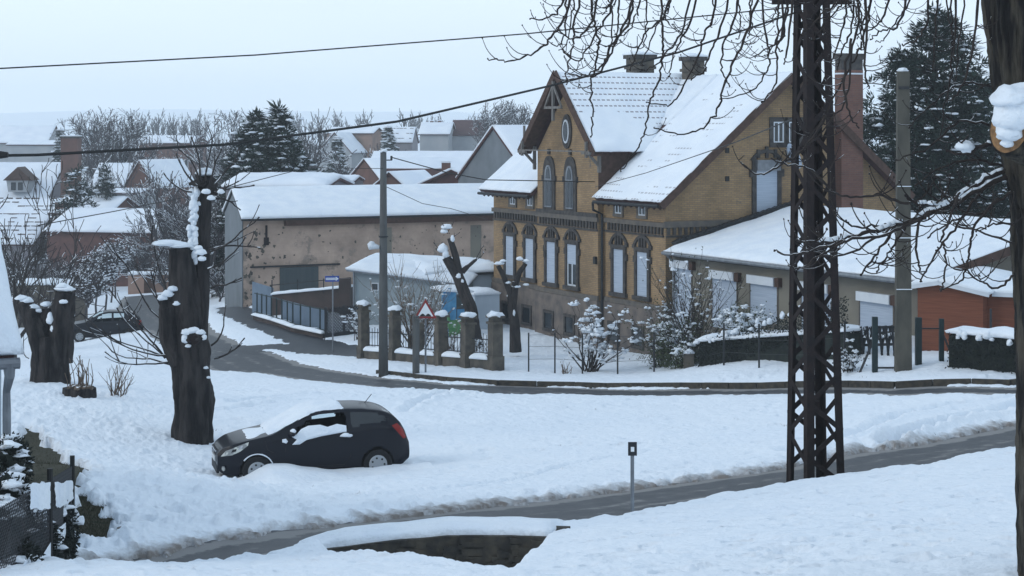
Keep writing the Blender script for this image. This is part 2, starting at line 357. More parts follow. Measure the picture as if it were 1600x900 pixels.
def lined(X,Y,line):
    d=np.full(X.shape,1e9)
    for i in range(len(line)-1):
        ax,ay=line[i][:2]; bx,by=line[i+1][:2]; ex,ey=bx-ax,by-ay
        t=np.clip(((X-ax)*ex+(Y-ay)*ey)/(ex*ex+ey*ey+1e-9),0,1); d=np.minimum(d,np.hypot(X-ax-t*ex,Y-ay-t*ey))
    return d
def GP(l): return [tuple(G(*p)) for p in l]
ROAD_A=GP([(100,886),(300,858),(420,839),(560,820),(700,802),(850,786),(1000,766),(1100,752),(1230,734),(1330,712),(1420,700),(1480,690),(1580,668),(1720,640),(1720,680),(1580,710),(1450,738),(1330,752),(1240,766),(1100,790),(980,814),(900,824),(700,826),(620,830),(540,845),(430,870),(330,889),(230,894),(120,902)])
ROAD_B=GP([(404,548),(435,557),(473,570),(518,579),(600,592),(700,601),(900,607),(1100,609),(1230,607),(1400,609),(1580,607),(1800,600),(1800,616),(1580,618),(1400,619),(1230,618),(1100,619),(900,619),(790,619),(700,612),(600,607),(529,600),(473,595),(407,584),(340,582),(285,556),(240,528),(205,503),(185,482),(195,464),(235,446),(278,434),(305,431),(318,440),(312,470),(320,505),(345,524),(372,541)])
PATH_D=GP([(342,480),(418,506),(507,531),(555,541),(640,562),(560,557),(473,552),(440,547),(404,549),(372,542),(457,539),(418,520),(375,504),(342,490)])
BARE=[GP([(38,672),(62,682),(75,700),(100,715),(128,742),(124,768),(60,772),(30,768)]),GP([(122,775),(150,790),(184,828),(172,850),(118,858)])]
TRK=[GP(l) for l in ([(1340,712),(1420,688),(1500,668),(1600,645)],[(1385,700),(1450,680),(1540,655),(1620,632)],[(1300,700),(1400,660),(1500,640),(1600,628)],[(1230,716),(1330,706),(1400,697)],
      [(560,790),(760,765),(900,735),(1020,715)],[(350,650),(420,640),(500,632)],[(360,640),(440,628),(520,620)],[(630,652),(680,628),(740,615)],[(640,640),(700,620)])]
# grid
u1=np.linspace(-.315,.315,760); k=np.linspace(1,0,26)[:-1]; u=np.concatenate([-.315-(k**2)*5,u1,.315+(k[::-1]**2)*5])
Yr=np.concatenate([np.linspace(-25,11,14),np.exp(np.arange(math.log(11.3),math.log(112),.0031)),np.exp(np.linspace(math.log(112.5),math.log(420),150)),np.exp(np.linspace(math.log(430),math.log(4200),30))])
YY,UU=np.meshgrid(Yr,u,indexing='ij'); XX=UU*np.maximum(YY,7.)
BZ=base(XX,YY)
near=(YY<135)&(YY>9)&(np.abs(UU)<.4)
def dist_near(fn,*a):
    r=np.full(XX.shape,1e3); r[near]=fn(XX[near],YY[near],*a); return r
dA=dist_near(polyd,ROAD_A); dB=dist_near(polyd,ROAD_B); dD=dist_near(polyd,PATH_D); dG=np.minimum(dist_near(polyd,BARE[0]),dist_near(polyd,BARE[1]))
# kerb line along the garden side of the upper road
KERB=GP([(590,586),(650,593),(700,598),(780,603),(900,606),(1000,607.5),(1100,608),(1230,606),(1400,607),(1580,605),(1800,598)])
dK=dist_near(lined,KERB)
# pit in front of the retaining wall
WALLP=[P(500,860,25.0),P(600,847,24.9),P(700,838,24.8),P(800,838,24.6),P(862,840,24.4)]
PIT=[P(488,850,25.0)+Vector((0,.62,0)),P(700,839,24.8)+Vector((0,.62,0)),P(872,838,24.5)+Vector((0,.62,0))]+[G(*q) for q in ((862,852),(806,906),(730,898),(640,886),(560,878),(500,874))]
n1=np.zeros_like(XX); n1[near]=fbm(XX[near]*.9,YY[near]*.9,1,5)
n2=np.zeros_like(XX); n2[near]=fbm(XX[near]*4.5,YY[near]*4.5,9,4)
n3=fbm(XX*.12,YY*.12,4,3)
def sst(a,b,x): t=np.clip((x-a)/(b-a),0,1); return t*t*(3-2*t)
dR=np.minimum(np.minimum(dA,dB),dD)
lumps=np.where(near,.05*n1+.042*n2,0.)+.10*n3*(YY<200)
# trampled / ploughed edge along the roads
_ta=ROAD_A[:14]; farA=YY>np.interp(XX,[p[0] for p in _ta],[p[1] for p in _ta])-.3
edge=np.where(farA,np.exp(-((np.clip(dA,0,9)-.4)/.4)**2)*.04*(1+2.2*n2),0)+np.exp(-((np.clip(dB,0,9)-.3)/.3)**2)*.02*(1+1.6*n2)
rough_area=np.zeros_like(XX)
for (px,py,rad) in ((120,690,3.2),(200,740,2.6),(170,650,2.5),(60,640,2.5),(690,620,2.2),(250,800,2.4),(150,800,2.0),(300,760,2.0),(420,800,2.0)):
    g=G(px,py); rough_area=np.maximum(rough_area,np.exp(-((XX-g.x)**2+((YY-g.y)*.5)**2)/rad**2))
rr=np.random.RandomState(3)
lumps=lumps+rough_area*np.where(near,.14*np.abs(n2)+.05*n1,0)
for ln,w_,dp in zip(TRK,(.14,.14,.14,.2,.10,.14,.14,.12,.12),(.16,.16,.12,.14,.06,.08,.08,.09,.09)):
    d=dist_near(lined,ln)+.10*n2; lumps=lumps-dp*np.exp(-(d/w_)**2)+dp*.5*np.exp(-((d-w_*2)/w_)**2)
# small dents: footprints and drips
for k_ in range(1100):
    Yf=math.exp(rr.uniform(math.log(14),math.log(60))); Xf=rr.uniform(-.27,.27)*Yf; rad=rr.uniform(.05,.13)*(1 if Yf<30 else 1.3)
    j0=np.searchsorted(Yr,Yf-rad*3); j1=np.searchsorted(Yr,Yf+rad*3); i0=np.searchsorted(u,(Xf-rad*3)/Yf); i1=np.searchsorted(u,(Xf+rad*3)/Yf)
    if j1<=j0 or i1<=i0: continue
    sl=(slice(j0,j1),slice(i0,i1)); q=((XX[sl]-Xf)**2/(rad*1.3)**2+(YY[sl]-Yf)**2/rad**2); lumps[sl]-=rr.uniform(.02,.13)*np.exp(-q*q)-.012*np.exp(-(q-1.6)**2*3)
TH=.14
dn=np.minimum(dR,dG)+np.where(dA<3,np.where(farA,.42,.10),.22)*n2+.16*n1
inside=1-sst(-.05,.12,dn)
taper=sst(0,1.6,np.minimum(dB,dD))*sst(0,.8,np.where(farA,dA,dA+.5))
Z=BZ+.025+(TH-.025)*taper+lumps*(.3+.7*taper)+edge
# raised verge behind the kerb (garden side), raised bank lip on the near side of the lower road
kx=np.array([p[0] for p in KERB]); ky=np.array([p[1] for p in KERB]); kn=np.interp(XX,kx,ky)
garden=near&(YY>kn)&(YY<90)&(XX>kx[0])
Z=Z+np.where(garden,-.05*sst(0,.15,dK)*(1-.4*sst(2,6,dK))*sst(kx[0],kx[0]+2.5,XX)*(1-sst(8,14,dK)),0)
pk=dist_near(polyd,[tuple(p) for p in PIT]); pit=1-sst(-.55,.02,pk+.03*n2)
Z=Z-pit*.8
Z=Z*(1-inside)+(BZ-.10)*inside
Z=np.where(near|(YY<=9),Z,np.where(YY>112,BZ+TH*(YY<135),Z))
ny,nx=XX.shape
def gridmesh(name,Zv,mask,m,kind='structure',attr=None):
    idx=np.arange(ny*nx).reshape(ny,nx); q=np.stack([idx[:-1,:-1],idx[:-1,1:],idx[1:,1:],idx[1:,:-1]],-1)
    fm=mask[:-1,:-1]|mask[:-1,1:]|mask[1:,1:]|mask[1:,:-1]; q=q[fm]
    used=np.unique(q); re=np.full(ny*nx,-1); re[used]=np.arange(len(used)); q=re[q]
    co=np.stack([XX.ravel()[used],YY.ravel()[used],Zv.ravel()[used]],-1)
    me=bpy.data.meshes.new(name); me.vertices.add(len(co)); me.vertices.foreach_set('co',co.ravel())
    me.loops.add(q.size); me.loops.foreach_set('vertex_index',q.ravel()); me.polygons.add(len(q)); me.polygons.foreach_set('loop_start',np.arange(0,q.size,4)); me.polygons.foreach_set('loop_total',np.full(len(q),4))
    me.update(calc_edges=True); me.validate(); me.shade_smooth(); me.materials.append(M[m])
    if attr is not None: at_=me.attributes.new('slush','FLOAT','POINT'); at_.data.foreach_set('value',attr.ravel()[used].astype(np.float32))
    o=bpy.data.objects.new(name,me); COL.objects.link(o); return tag(o,kind=kind)
# dirty snow beside the roads: a per-vertex measure of grit really lying there
def groundmat():
    m=bpy.data.materials.new('snow_ground'); m.use_nodes=True; n=m.node_tree.nodes; l=m.node_tree.links; b=n['Principled BSDF']; b.inputs['Roughness'].default_value=.75; b.inputs['Specular IOR Level'].default_value=.25
    a=n.new('ShaderNodeAttribute'); a.attribute_name='grit'; t=n.new('ShaderNodeTexCoord')
    q=n.new('ShaderNodeTexNoise'); q.inputs['Scale'].default_value=3.5; q.inputs['Detail'].default_value=8; q.inputs['Roughness'].default_value=.7; l.new(t.outputs['Object'],q.inputs[0])
    ad=n.new('ShaderNodeMath'); ad.operation='ADD'; l.new(a.outputs['Fac'],ad.inputs[0]); l.new(q.outputs[0],ad.inputs[1])
    r=n.new('ShaderNodeMapRange'); r.inputs[1].default_value=.95; r.inputs[2].default_value=1.45; l.new(ad.outputs[0],r.inputs[0])
    q2=n.new('ShaderNodeTexNoise'); q2.inputs['Scale'].default_value=.35; q2.inputs['Detail'].default_value=5; l.new(t.outputs['Object'],q2.inputs[0])
    k0=n.new('ShaderNodeMix'); k0.data_type='RGBA'; k0.inputs[6].default_value=(.80,.84,.88,1); k0.inputs[7].default_value=(.72,.78,.85,1); l.new(q2.outputs[0],k0.inputs[0])
    k=n.new('ShaderNodeMix'); k.data_type='RGBA'; k.inputs[7].default_value=(.20,.18,.165,1); l.new(k0.outputs[2],k.inputs[6]); l.new(r.outputs[0],k.inputs[0]); l.new(k.outputs[2],b.inputs['Base Color'])
    q3=n.new('ShaderNodeTexNoise'); q3.inputs['Scale'].default_value=7; q3.inputs['Detail'].default_value=8; l.new(t.outputs['Object'],q3.inputs[0])
    bp=n.new('ShaderNodeBump'); bp.inputs['Strength'].default_value=.9; bp.inputs['Distance'].default_value=.06; l.new(q3.outputs[0],bp.inputs['Height']); l.new(bp.outputs[0],b.inputs['Normal']); M['snow_ground']=m
groundmat()
o=gridmesh('ground',Z,np.ones_like(Z,bool),'snow_ground')
grit=np.exp(-(np.clip(dA,0,9)/.5)**2)*np.where(farA,.9,.15)+np.exp(-(np.clip(dB,0,9)/.3)**2)*.45+np.exp(-(np.clip(dG,0,9)/.3)**2)*.5
far_bits=dist_near(polyd,GP([(1230,735),(1400,700),(1400,690),(1230,722)]))
at=o.data.attributes.new('grit','FLOAT','POINT'); at.data.foreach_set('value',grit.ravel().astype(np.float32))
rdx=np.minimum(dA,dB)+.10*n2+.12*n1
sl=.62*np.exp(-((rdx+.10)/.20)**2)+.24*np.exp(-((rdx+1.25)/.15)**2)+.12*np.exp(-((rdx+.75)/.06)**2)
gridmesh('road',BZ+.004+np.where(sl>.3,.03*(sl-.3)*np.clip(n2+.5,0,1),0),(np.minimum(dA,dB)<.8)&(dD>-.2),'asphalt',attr=sl)
M['paving']=M['asphalt'].copy()
gridmesh('pavement',BZ+.010,(dD<.5),'paving')
gridmesh('bare_ground',BZ+.016,(dG<.6),'grass')
# ================= main house =================
def arch_pts(uc,z0,w,rise,n=9):
    # segmental arch points from left to right
    r=(w*w/4+rise*rise)/(2*rise); zc=z0+rise-r; a=math.asin(min(1,w/2/r)); return [(uc+r*math.sin(-a+2*a*i/(n-1)),zc+r*math.cos(-a+2*a*i/(n-1))) for i in range(n)]
class Face:
    """maps (u,z,outward d) on a wall to local coordinates"""
    def __init__(s,kind,c): s.k=kind; s.c=c
    def p(s,u,z,d):
        if s.k=='L': return Vector((s.c-d,u,z))
        if s.k=='R': return Vector((s.c+d,u,z))
        if s.k=='G': return Vector((u,s.c-d,z))
        return Vector((u,s.c+d,z))
    def box(s,mb,u0,u1,z0,z1,d0,d1):
        a=s.p(u0,z0,d0); b=s.p(u1,z1,d1); return mb.box([min(a[i],b[i]) for i in range(3)],[max(a[i],b[i]) for i in range(3)])
    def poly(s,mb,pts,d0,d1):
        A=[s.p(u,z,d0) for u,z in pts]; return mb.prism(A,s.p(0,0,d1)-s.p(0,0,d0))
C0=P(1040,562,71); C0.z=0.0
H=empty('brick_villa',C0,AZ,label='large yellow brick villa with steep snowy roof and ornate pointed gable',cat='house')
HX,HL=11.0,15.0
def add(mb,name,m,parent=H,smooth=False): return mb.build(name,m,parent,smooth)
tan=.83; RZ=11.05; EZ=RZ-tan*5.5   # eave height at the wall
w=MB(); w.prism([(0,0,1.85),(HX,0,1.85),(HX,0,EZ),(HX/2,0,RZ-.12),(0,0,EZ)],(0,HL,0)); 
ry0,ry1=4.84,10.18; rc=(ry0+ry1)/2
w.prism([(-.25,ry0,1.85),(-.25,ry1,1.85),(-.25,ry1,7.9),(-.25,rc,10.55),(-.25,ry0,7.9)],(3.2,0,0))
add(w,'wall','yellowbrick')
w=MB(); w.box((-.08,-.08,-1.2),(HX+.08,HL+.08,1.85)); w.box((-.34,ry0-.08,-1.2),(0,ry1+.08,1.85))
add(w,'plinth','plinth')
# stone courses
w=MB(); F=Face('L',0); FR=Face('L',-.25); FG=Face('G',0)
for f,a,b in ((F,-.05,ry0-.06),(FR,ry0-.06,ry1+.06),(F,ry1+.06,HL+.05)):
    f.box(w,a,b,5.06,5.24,0,.09); f.box(w,a,b,1.86,2.06,0,.07)
    
FG.box(w,-.09,HX+.1,5.06,5.30,.0,.09); 
add(w,'stone_course','trim_grey')
w=MB()
for f,a,b in ((F,.1,ry0-.1),(FR,ry0,ry1),(F,ry1+.1,HL)):
    n=int((b-a)/.26)
    for i in range(n): f.box(w,a+i*.26+.05,a+i*.26+.17,4.78,5.055,0,.07)
    f.box(w,a,b,4.68,4.76,0,.05)
n=int(HX/.26)
for i in range(n): FG.box(w,i*.26+.05,i*.26+.17,4.78,5.055,0,.07)
FG.box(w,0,HX,4.68,4.76,0,.05)
add(w,'dentil_course','stone_dark')
def house_window(f,uc,z0,z1,wd,kind='shutter',base_d=0,par=None):
    m=MB(); t=.17
    f.box(m,uc-wd/2-t,uc-wd/2,z0,z1+.02,base_d,base_d+.09); f.box(m,uc+wd/2,uc+wd/2+t,z0,z1+.02,base_d,base_d+.09)
    f.box(m,uc-wd/2-t-.1,uc-wd/2-t+.02,z1-.42,z1-.16,base_d,base_d+.08); f.box(m,uc+wd/2+t-.02,uc+wd/2+t+.1,z1-.42,z1-.16,base_d,base_d+.08)
    f.box(m,uc-wd/2-t-.08,uc+wd/2+t+.08,z0-.16,z0,base_d,base_d+.14)
    f.box(m,uc-wd/2-t,uc+wd/2+t,z1+.02,z1+.19,base_d,base_d+.10)
    o_=arch_pts(uc,z1+.26,wd+.56,.42); i_=arch_pts(uc,z1+.22,wd+.34,.34)
    f.poly(m,o_+i_[::-1],base_d,base_d+.08)
    for q in (-.26,0,.26):
        f.box(m,uc+q*wd-.045,uc+q*wd+.045,z1+.2,z1+.60-abs(q)*.25,base_d,base_d+.085)
    for q in (-1,1): f.box(m,uc+q*(wd/2+.22)-.1,uc+q*(wd/2+.22)+.1,z1+.14,z1+.28,base_d,base_d+.09)
    wn=m.build('window',M['stone_dark'],par or H)
    p=MB()
    if kind=='shutter': f.box(p,uc-wd/2,uc+wd/2,z0,z1,base_d,base_d+.035); p.build('roller_shutter','shutter',wn)
    elif kind=='half':
        f.box(p,uc-wd/2,uc+wd/2,(z0+z1)/2+.05,z1,base_d,base_d+.045); p.build('roller_shutter','shutter',wn)
        g=MB(); f.box(g,uc-wd/2,uc+wd/2,z0,(z0+z1)/2+.05,base_d,base_d+.02); g.build('pane','darkglass',wn)
        g=MB()
        for q in (-1,0,1): f.box(g,uc+q*(wd/2-.035)-.035,uc+q*(wd/2-.035)+.035,z0,(z0+z1)/2+.05,base_d,base_d+.04)
        f.box(g,uc-wd/2,uc+wd/2,z0,z0+.07,base_d,base_d+.04)
        g.build('sash','white_pvc',wn)
    return wn
def ycol(p): return (17040-71*(p-800))/(1296+.894*(p-800))
for p,kd in ((1005,'shutter'),(968,'shutter'),(829,'shutter'),(798,'shutter')): house_window(F,ycol(p),2.3,4.02,.82,kd)
for p,kd in ((908,'half'),(875,'shutter')): house_window(FR,ycol(p)+.25,2.3,4.02,.82,kd)
# small attic windows
def small_window(f,uc,z0,z1,wd,par,trim='trim_grey',sash=True,d=0,t=.12):
    m=MB(); f.box(m,uc-wd/2-t,uc-wd/2,z0,z1,d,d+.05); f.box(m,uc+wd/2,uc+wd/2+t,z0,z1,d,d+.05); f.box(m,uc-wd/2-t,uc+wd/2+t,z1,z1+t,d,d+.05); f.box(m,uc-wd/2-t,uc+wd/2+t,z0-t,z0,d,d+.07)
    wn=m.build('window',trim,par)
    g=MB(); f.box(g,uc-wd/2,uc+wd/2,z0,z1,d,d+.015); g.build('pane','darkglass',wn)
    if sash:
        g=MB()
        for q in (-1,0,1): f.box(g,uc+q*(wd/2-.03)-.03,uc+q*(wd/2-.03)+.03,z0,z1,d,d+.03)
        f.box(g,uc-wd/2,uc+wd/2,z0,z0+.05,d,d+.032); f.box(g,uc-wd/2,uc+wd/2,z1-.05,z1,d,d+.032)
        g.build('sash','white_pvc',wn)
    return wn
for p in (1004,967): small_window(F,ycol(p),5.45,6.0,.55,H)
for p in (829,802): small_window(F,ycol(p),5.45,6.0,.55,H)
# cellar windows
for p in (1000,962,826,795): small_window(F,ycol(p),.35,1.0,.7,H,'stone_dark',False,d=.08)
for p in (905,872): small_window(FR,ycol(p)+.2,.35,1.0,.7,H,'stone_dark',False,d=.09)
# pair of lancet windows in the ornate gable
def lancet(uc,z0,zs,wd,grow):
    h=wd*.5+grow; ap=zs+h*1.75; n=7; L=[(uc-h,z0-grow)]
    for i in range(n+1):
        a=i/n; L.append((uc-h*math.cos(a*math.pi/2)**.75 if a<1 else uc, zs+(ap-zs)*math.sin(a*math.pi/2)))
    Rr=[(2*uc-x,z) for x,z in L[::-1][1:]]; return L+Rr
for uc in (ycol(875)+.45,ycol(908)+.42):
    m=MB(); FR.poly(m,lancet(uc,5.5,6.75,.62,.22),0,.07)
    FR.box(m,uc-.62,uc-.5,6.6,6.85,0,.08); FR.box(m,uc+.5,uc+.62,6.6,6.85,0,.08); FR.box(m,uc-.08,uc+.08,7.75,7.98,0,.09)
    wn=m.build('lancet_window','stone_dark',H)
    g=MB(); FR.poly(g,lancet(uc,5.5,6.75,.62,0),.07,.10); g.build('frame','zinc',wn)
    g=MB(); 
    for q in (-1,1): FR.box(g,uc+q*.15-.115,uc+q*.15+.115,5.56,6.64,.10,.115)
    FR.poly(g,[(uc-.2,6.72),(uc+.2,6.72),(uc+.12,7.08),(uc,7.22),(uc-.12,7.08)],.10,.115); g.build('pane','darkglass',wn)
w=MB(); FR.box(w,ry0,ry1,5.24,5.40,0,.1); add(w,'sill_course','stone_dark')
# pointed oval window
uc=rc-.05
def vesica(h,w_,n=9): return [(uc-w_*math.cos(math.pi*(i/n-.5)),8.72+h*math.sin(math.pi*(i/n-.5))) for i in range(n)]+[(uc+w_*math.cos(math.pi*(i/n-.5)),8.72-h*math.sin(math.pi*(i/n-.5))) for i in range(n)]
m=MB(); FR.poly(m,vesica(.72,.43)[::1],0,.07); wn=m.build('oval_window','stone_dark',H)
g=MB(); FR.poly(g,vesica(.5,.27),.07,.10); g.build('frame','white_pvc',wn)
g=MB(); FR.poly(g,vesica(.42,.20),.10,.115); g.build('pane','darkglass',wn)
# gable side windows on the wall that faces us
def gx(p,yl=0): return (17040-71*(p-800))/(.447*(p-800)-2593)
w1=small_window(FG,gx(1216),8.3,9.12,.5,H,'stone_dark',t=.18); w2=small_window(FG,gx(1240),8.3,9.12,.5,H,'stone_dark',t=.18)
m=MB(); uc=gx(1197)
FG.box(m,uc-.68,uc-.5,5.3,7.7,0,.09); FG.box(m,uc+.5,uc+.68,5.3,7.7,0,.09); FG.box(m,uc-.8,uc-.6,6.95,7.25,0,.1); FG.box(m,uc+.6,uc+.8,6.95,7.25,0,.1)
o_=arch_pts(uc,7.62,1.5,.42); i_=arch_pts(uc,7.6,1.3,.3); FG.poly(m,o_+i_[::-1],0,.08); 
for q in (-.4,0,.4): FG.box(m,uc+q-.06,uc+q+.06,7.7,8.15-abs(q)*.3,0,.1)
wn=m.build('window','stone_dark',H); g=MB(); FG.box(g,uc-.5,uc+.5,5.32,7.3,0,.04); g.build('roller_shutter','shutter',wn); g=MB(); FG.box(g,uc-.55,uc+.55,7.2,7.62,0,.22); g.build('shutter_box','zinc',wn)
# small dark vents
w=MB()
for p,z in ((1136,8.0),(1136,6.9),(1206,10.1)): w=MB(); FG.box(w,gx(p)-.09,gx(p)+.09,z-.1,z+.1,0,.03); add(w,'vent','black_mark')
for p in (862,940): w=MB(); FR.box(w,ycol(p)-.1,ycol(p)+.1,3.35,3.65,0,.1); add(w,'wall_box','black_mark')
# roofs
def slab(A,B,C,D,t,name,m,par=H):
    mb=MB(); A,B,C,D=map(Vector,(A,B,C,D)); n=(B-A).cross(D-A).normalized(); n=n if n.z>0 else -n; mb.prism([A,B,C,D],-n*t); return mb.build(name,m,par)
oh=.5
def zl(x): return RZ-.0+tan*(x-5.5)
def zr(x): return RZ-tan*(x-5.5)
slab((-oh,-.55,zl(-oh)),(-oh,ry0-.12,zl(-oh)),(5.5,ry0-.12,RZ),(5.5,-.55,RZ),.16,'roof','roof_red')
slab((1.3,ry0-.119,zl(1.3)),(1.3,ry1+.12,zl(1.3)),(5.5,ry1+.12,RZ),(5.5,ry0-.119,RZ),.16,'roof','roof_red')
slab((-oh,ry1+.121,zl(-oh)),(-oh,HL+.5,zl(-oh)),(5.5,HL+.5,RZ),(5.5,ry1+.121,RZ),.16,'roof','roof_red')
slab((HX+.35,-.55,zr(HX+.35)),(HX+.35,HL+.5,zr(HX+.35)),(5.502,HL+.5,RZ),(5.502,-.55,RZ),.16,'roof','roof_red')
t2=1.0; crz=RZ+.12; ce=3.2; cz=crz-ce*t2; cx=5.5-(RZ-cz)/tan
slab((-.75,rc-ce,cz),(-.75,rc,crz),(5.5,rc,crz),(cx,rc-ce,cz),.14,'roof','roof_red')
slab((-.75,rc+ce,cz),(-.75,rc+.002,crz),(5.5,rc+.002,crz),(cx,rc+ce,cz),.14,'roof','roof_red')
# snow on roofs
s=MB(); sheet(s,(-oh-.03,-.58,zl(-oh)),(-oh-.03,ry0-.1,zl(-oh)),(5.5,ry0-.1,RZ),(5.5,-.58,RZ),34,30,.13,.07,3,rough=.5); s.build('roof_snow','snow_tiled_main',H,True)
s=MB(); sheet(s,(-oh-.03,ry1+.1,zl(-oh)),(-oh-.03,HL+.5,zl(-oh)),(5.5,HL+.5,RZ),(5.5,ry1+.1,RZ),30,24,.13,.05,9); s.build('roof_snow','snow',H,True)
s=MB(); sheet(s,(HX+.37,-.58,zr(HX+.35)),(HX+.37,HL+.5,zr(HX+.35)),(5.5,HL+.5,RZ),(5.5,-.58,RZ),30,24,.13,.05,5); s.build('roof_snow','snow',H,True)
s=MB(); sheet(s,(-.78,rc-ce-.05,cz-.05),(cx+.1,rc-ce-.05,cz-.05),(5.55,rc,crz),(-.78,rc,crz),30,26,.16,.07,1); s.build('roof_snow','snow_tiled',H,True)
s=MB(); sheet(s,(-.78,rc+ce+.05,cz-.05),(cx,rc+ce+.05,cz-.05),(5.55,rc,crz),(-.78,rc,crz),20,20,.14,.07,2); s.build('roof_snow','snow',H,True)
s=MB(); sheet(s,(3.0,ry0-.15,zl(3.0)),(3.0,rc,zl(3.0)),(5.5,rc,RZ),(5.5,ry0-.15,RZ),16,16,.13,.0,3,ed=.02); s.build('roof_snow','snow',H,True)
# cheek walls of the ornate gable
w=MB(); 
for yy in (ry0,ry1-.1): w.prism([(-.2,yy,EZ-.6),(cx+.2,yy,cz-.1),(-.2,yy,cz-.1)],(0,.1 if yy==ry0 else .12,0))
for a in (ry0+.001,ry1-.0): pass
add(w,'cheek_wall','wood_brown')
w=MB(); w.prism([(-.252,ry0-.02,EZ-.45),(-.252,ry0-.02,cz-.05),(cx+.3,ry0-.02,cz-.05)],(0,-.05,0)); add(w,'cheek_wall','wood_brown')
# barge boards and gable truss
w=MB()
for sgn in (-1,1):
    a=Vector((-.82,rc+sgn*(ce+.12),cz-.16)); b=Vector((-.82,rc,crz+.0)); w.bar(a,b,.06,.3)
    a=Vector((-.55,rc+sgn*(ce+.0),cz-.2)); b=Vector((-.55,rc,crz-.2)); w.bar(a,b,.5,.08)
for sgn in (-1,1):
    a=Vector((.0 if sgn else 0,-.62,0))
    x0,x1=(-oh-.05,5.5) if sgn<0 else (HX+.4,5.5)
    w.bar((x0,-.60,(zl(x0) if sgn<0 else zr(x0))-.12),(x1,-.60,RZ-.12),.06,.30,up=Vector((0,0,1)))
add(w,'barge_board','wood_brown')
w=MB(); w.bar((-.9,rc,crz-.35),(-.9,rc,crz-2.0),.1); w.bar((-.9,rc-.75,crz-1.45),(-.9,rc+.75,crz-1.45),.1)
w.bar((-.9,rc-.75,crz-1.45),(-.9,rc,crz-.5),.07); w.bar((-.9,rc+.75,crz-1.45),(-.9,rc,crz-.5),.07)
for sgn in (-1,1):
    yy=rc+sgn*(ce-.35); w.bar((-.8,yy,cz+.1),(-.8,yy,cz+1.0-.75*0),.08) if sgn>0 else None
    w.bar((-.9,yy-.35,cz-.12),(-.9,yy+.35,cz-.12),.1); w.bar((-.25,yy,cz-.7),(-.85,yy,cz-.1),.1); w.bar((-.3,yy,cz-.9),(-.3,yy,cz+.1),.12); w.bar((-.9,yy,cz-.3),(-.9,yy,cz+.35),.1)
w.bar((-.9,rc-ce+.1,cz-.05),(-.9,rc+ce-.1,cz-.05),.05); add(w,'gable_truss','wood_grey')
# rafter tails
for k_ in range(36):
    yy=-.3+k_*.44
    if ry0-.2<yy<ry1+.2: continue
    w=MB(); w.bar((-oh+.03,yy,zl(-oh)-.27),(-.02,yy,zl(-.02)-.27),.08,.12); add(w,'rafter_tail','wood_brown')
w=MB(); w.tube([(-oh-.08,-.4,zl(-oh)-.16),(-oh-.08,ry0-.2,zl(-oh)-.18)],.065,8); w.tube([(-oh-.08,ry0-.15,zl(-oh)-.2),(-oh-.05,ry0-.12,zl(-oh)-.5),(-.12,ry0-.1,zl(-oh)-.7),(-.12,ry0-.1,.3)],.055,8)
w.tube([(-oh-.08,ry1+.2,zl(-oh)-.16),(-oh-.08,HL+.4,zl(-oh)-.18)],.065,8)
add(w,'gutter','metal_dark')
# chimneys
for yl,zt,cw in ((11.25,12.25,.92),(6.78,12.02,.70)):
    m=MB(); m.box((5.5-cw/2,yl-cw/2,RZ-.8),(5.5+cw/2,yl+cw/2,zt-.28)); m.box((5.5-cw/2-.07,yl-cw/2-.07,zt-.75),(5.5+cw/2+.07,yl+cw/2+.07,zt-.62))
    ch=m.build('chimney','sandstone',H); m=MB(); m.box((5.5-cw/2-.10,yl-cw/2-.10,zt-.28),(5.5+cw/2+.10,yl+cw/2+.10,zt-.1)); m.build('cap','stone_dark',ch)
    m=MB(); sheet(m,(5.5-cw/2-.12,yl-cw/2-.12,zt-.1),(5.5+cw/2+.12,yl-cw/2-.12,zt-.1),(5.5+cw/2+.12,yl+cw/2+.12,zt-.1),(5.5-cw/2-.12,yl+cw/2+.12,zt-.1),8,8,.13,.03,yl,ed=.2); m.build('cap_snow','snow',ch,True)
m=MB(); m.tube([(5.5,11.5,12.2),(5.5,11.5,13.0)],.02,5); m.build('antenna','metal_dark',H)
# outside stack on the gable wall
ux=gx(1321); m=MB(); m.box((ux-.53,-.45,.5),(ux+.53,-.003,11.2)); st=m.build('stack','stackbrick',H)
m=MB(); m.box((ux-.52,-.449,11.2),(ux+.52,-.01,11.8)); m.box((ux-.6,-.5,11.62),(ux+.6,.05,11.86)); m.build('stack_top','stone_dark',st)
m=MB(); m.box((ux-.54,-.46,11.02),(ux+.54,0,11.08)); m.build('band','white_pvc',st)
# satellite dish
m=MB(); c=Vector((gx(1226),-.55,7.75)); ax=Vector((.45,-.75,.35)).normalized(); a=ax.orthogonal().normalized(); b=ax.cross(a); vs=[c-ax*.12]; fs=[]
for r_,dd in ((.2,-.1),(.38,-.03),(.5,.08)):
    for j in range(18): th=2*math.pi*j/18; vs.append(c+a*math.cos(th)*r_+b*math.sin(th)*r_*1.1+ax*dd)
for j in range(18): fs.append((0,1+j,1+(j+1)%18))
for i in range(2):
    for j in range(18): q=1+i*18; fs.append((q+j,q+(j+1)%18,q+18+(j+1)%18,q+18+j))
m.add(vs,fs); m.tube([c,c+Vector((.1,.3,-.2)),Vector((c.x+.1,-.02,c.z-.2))],.03,6); m.tube([c-b*.5,c+ax*.5-b*.1],.015,5); m.build('satellite_dish','shutter',H,True)
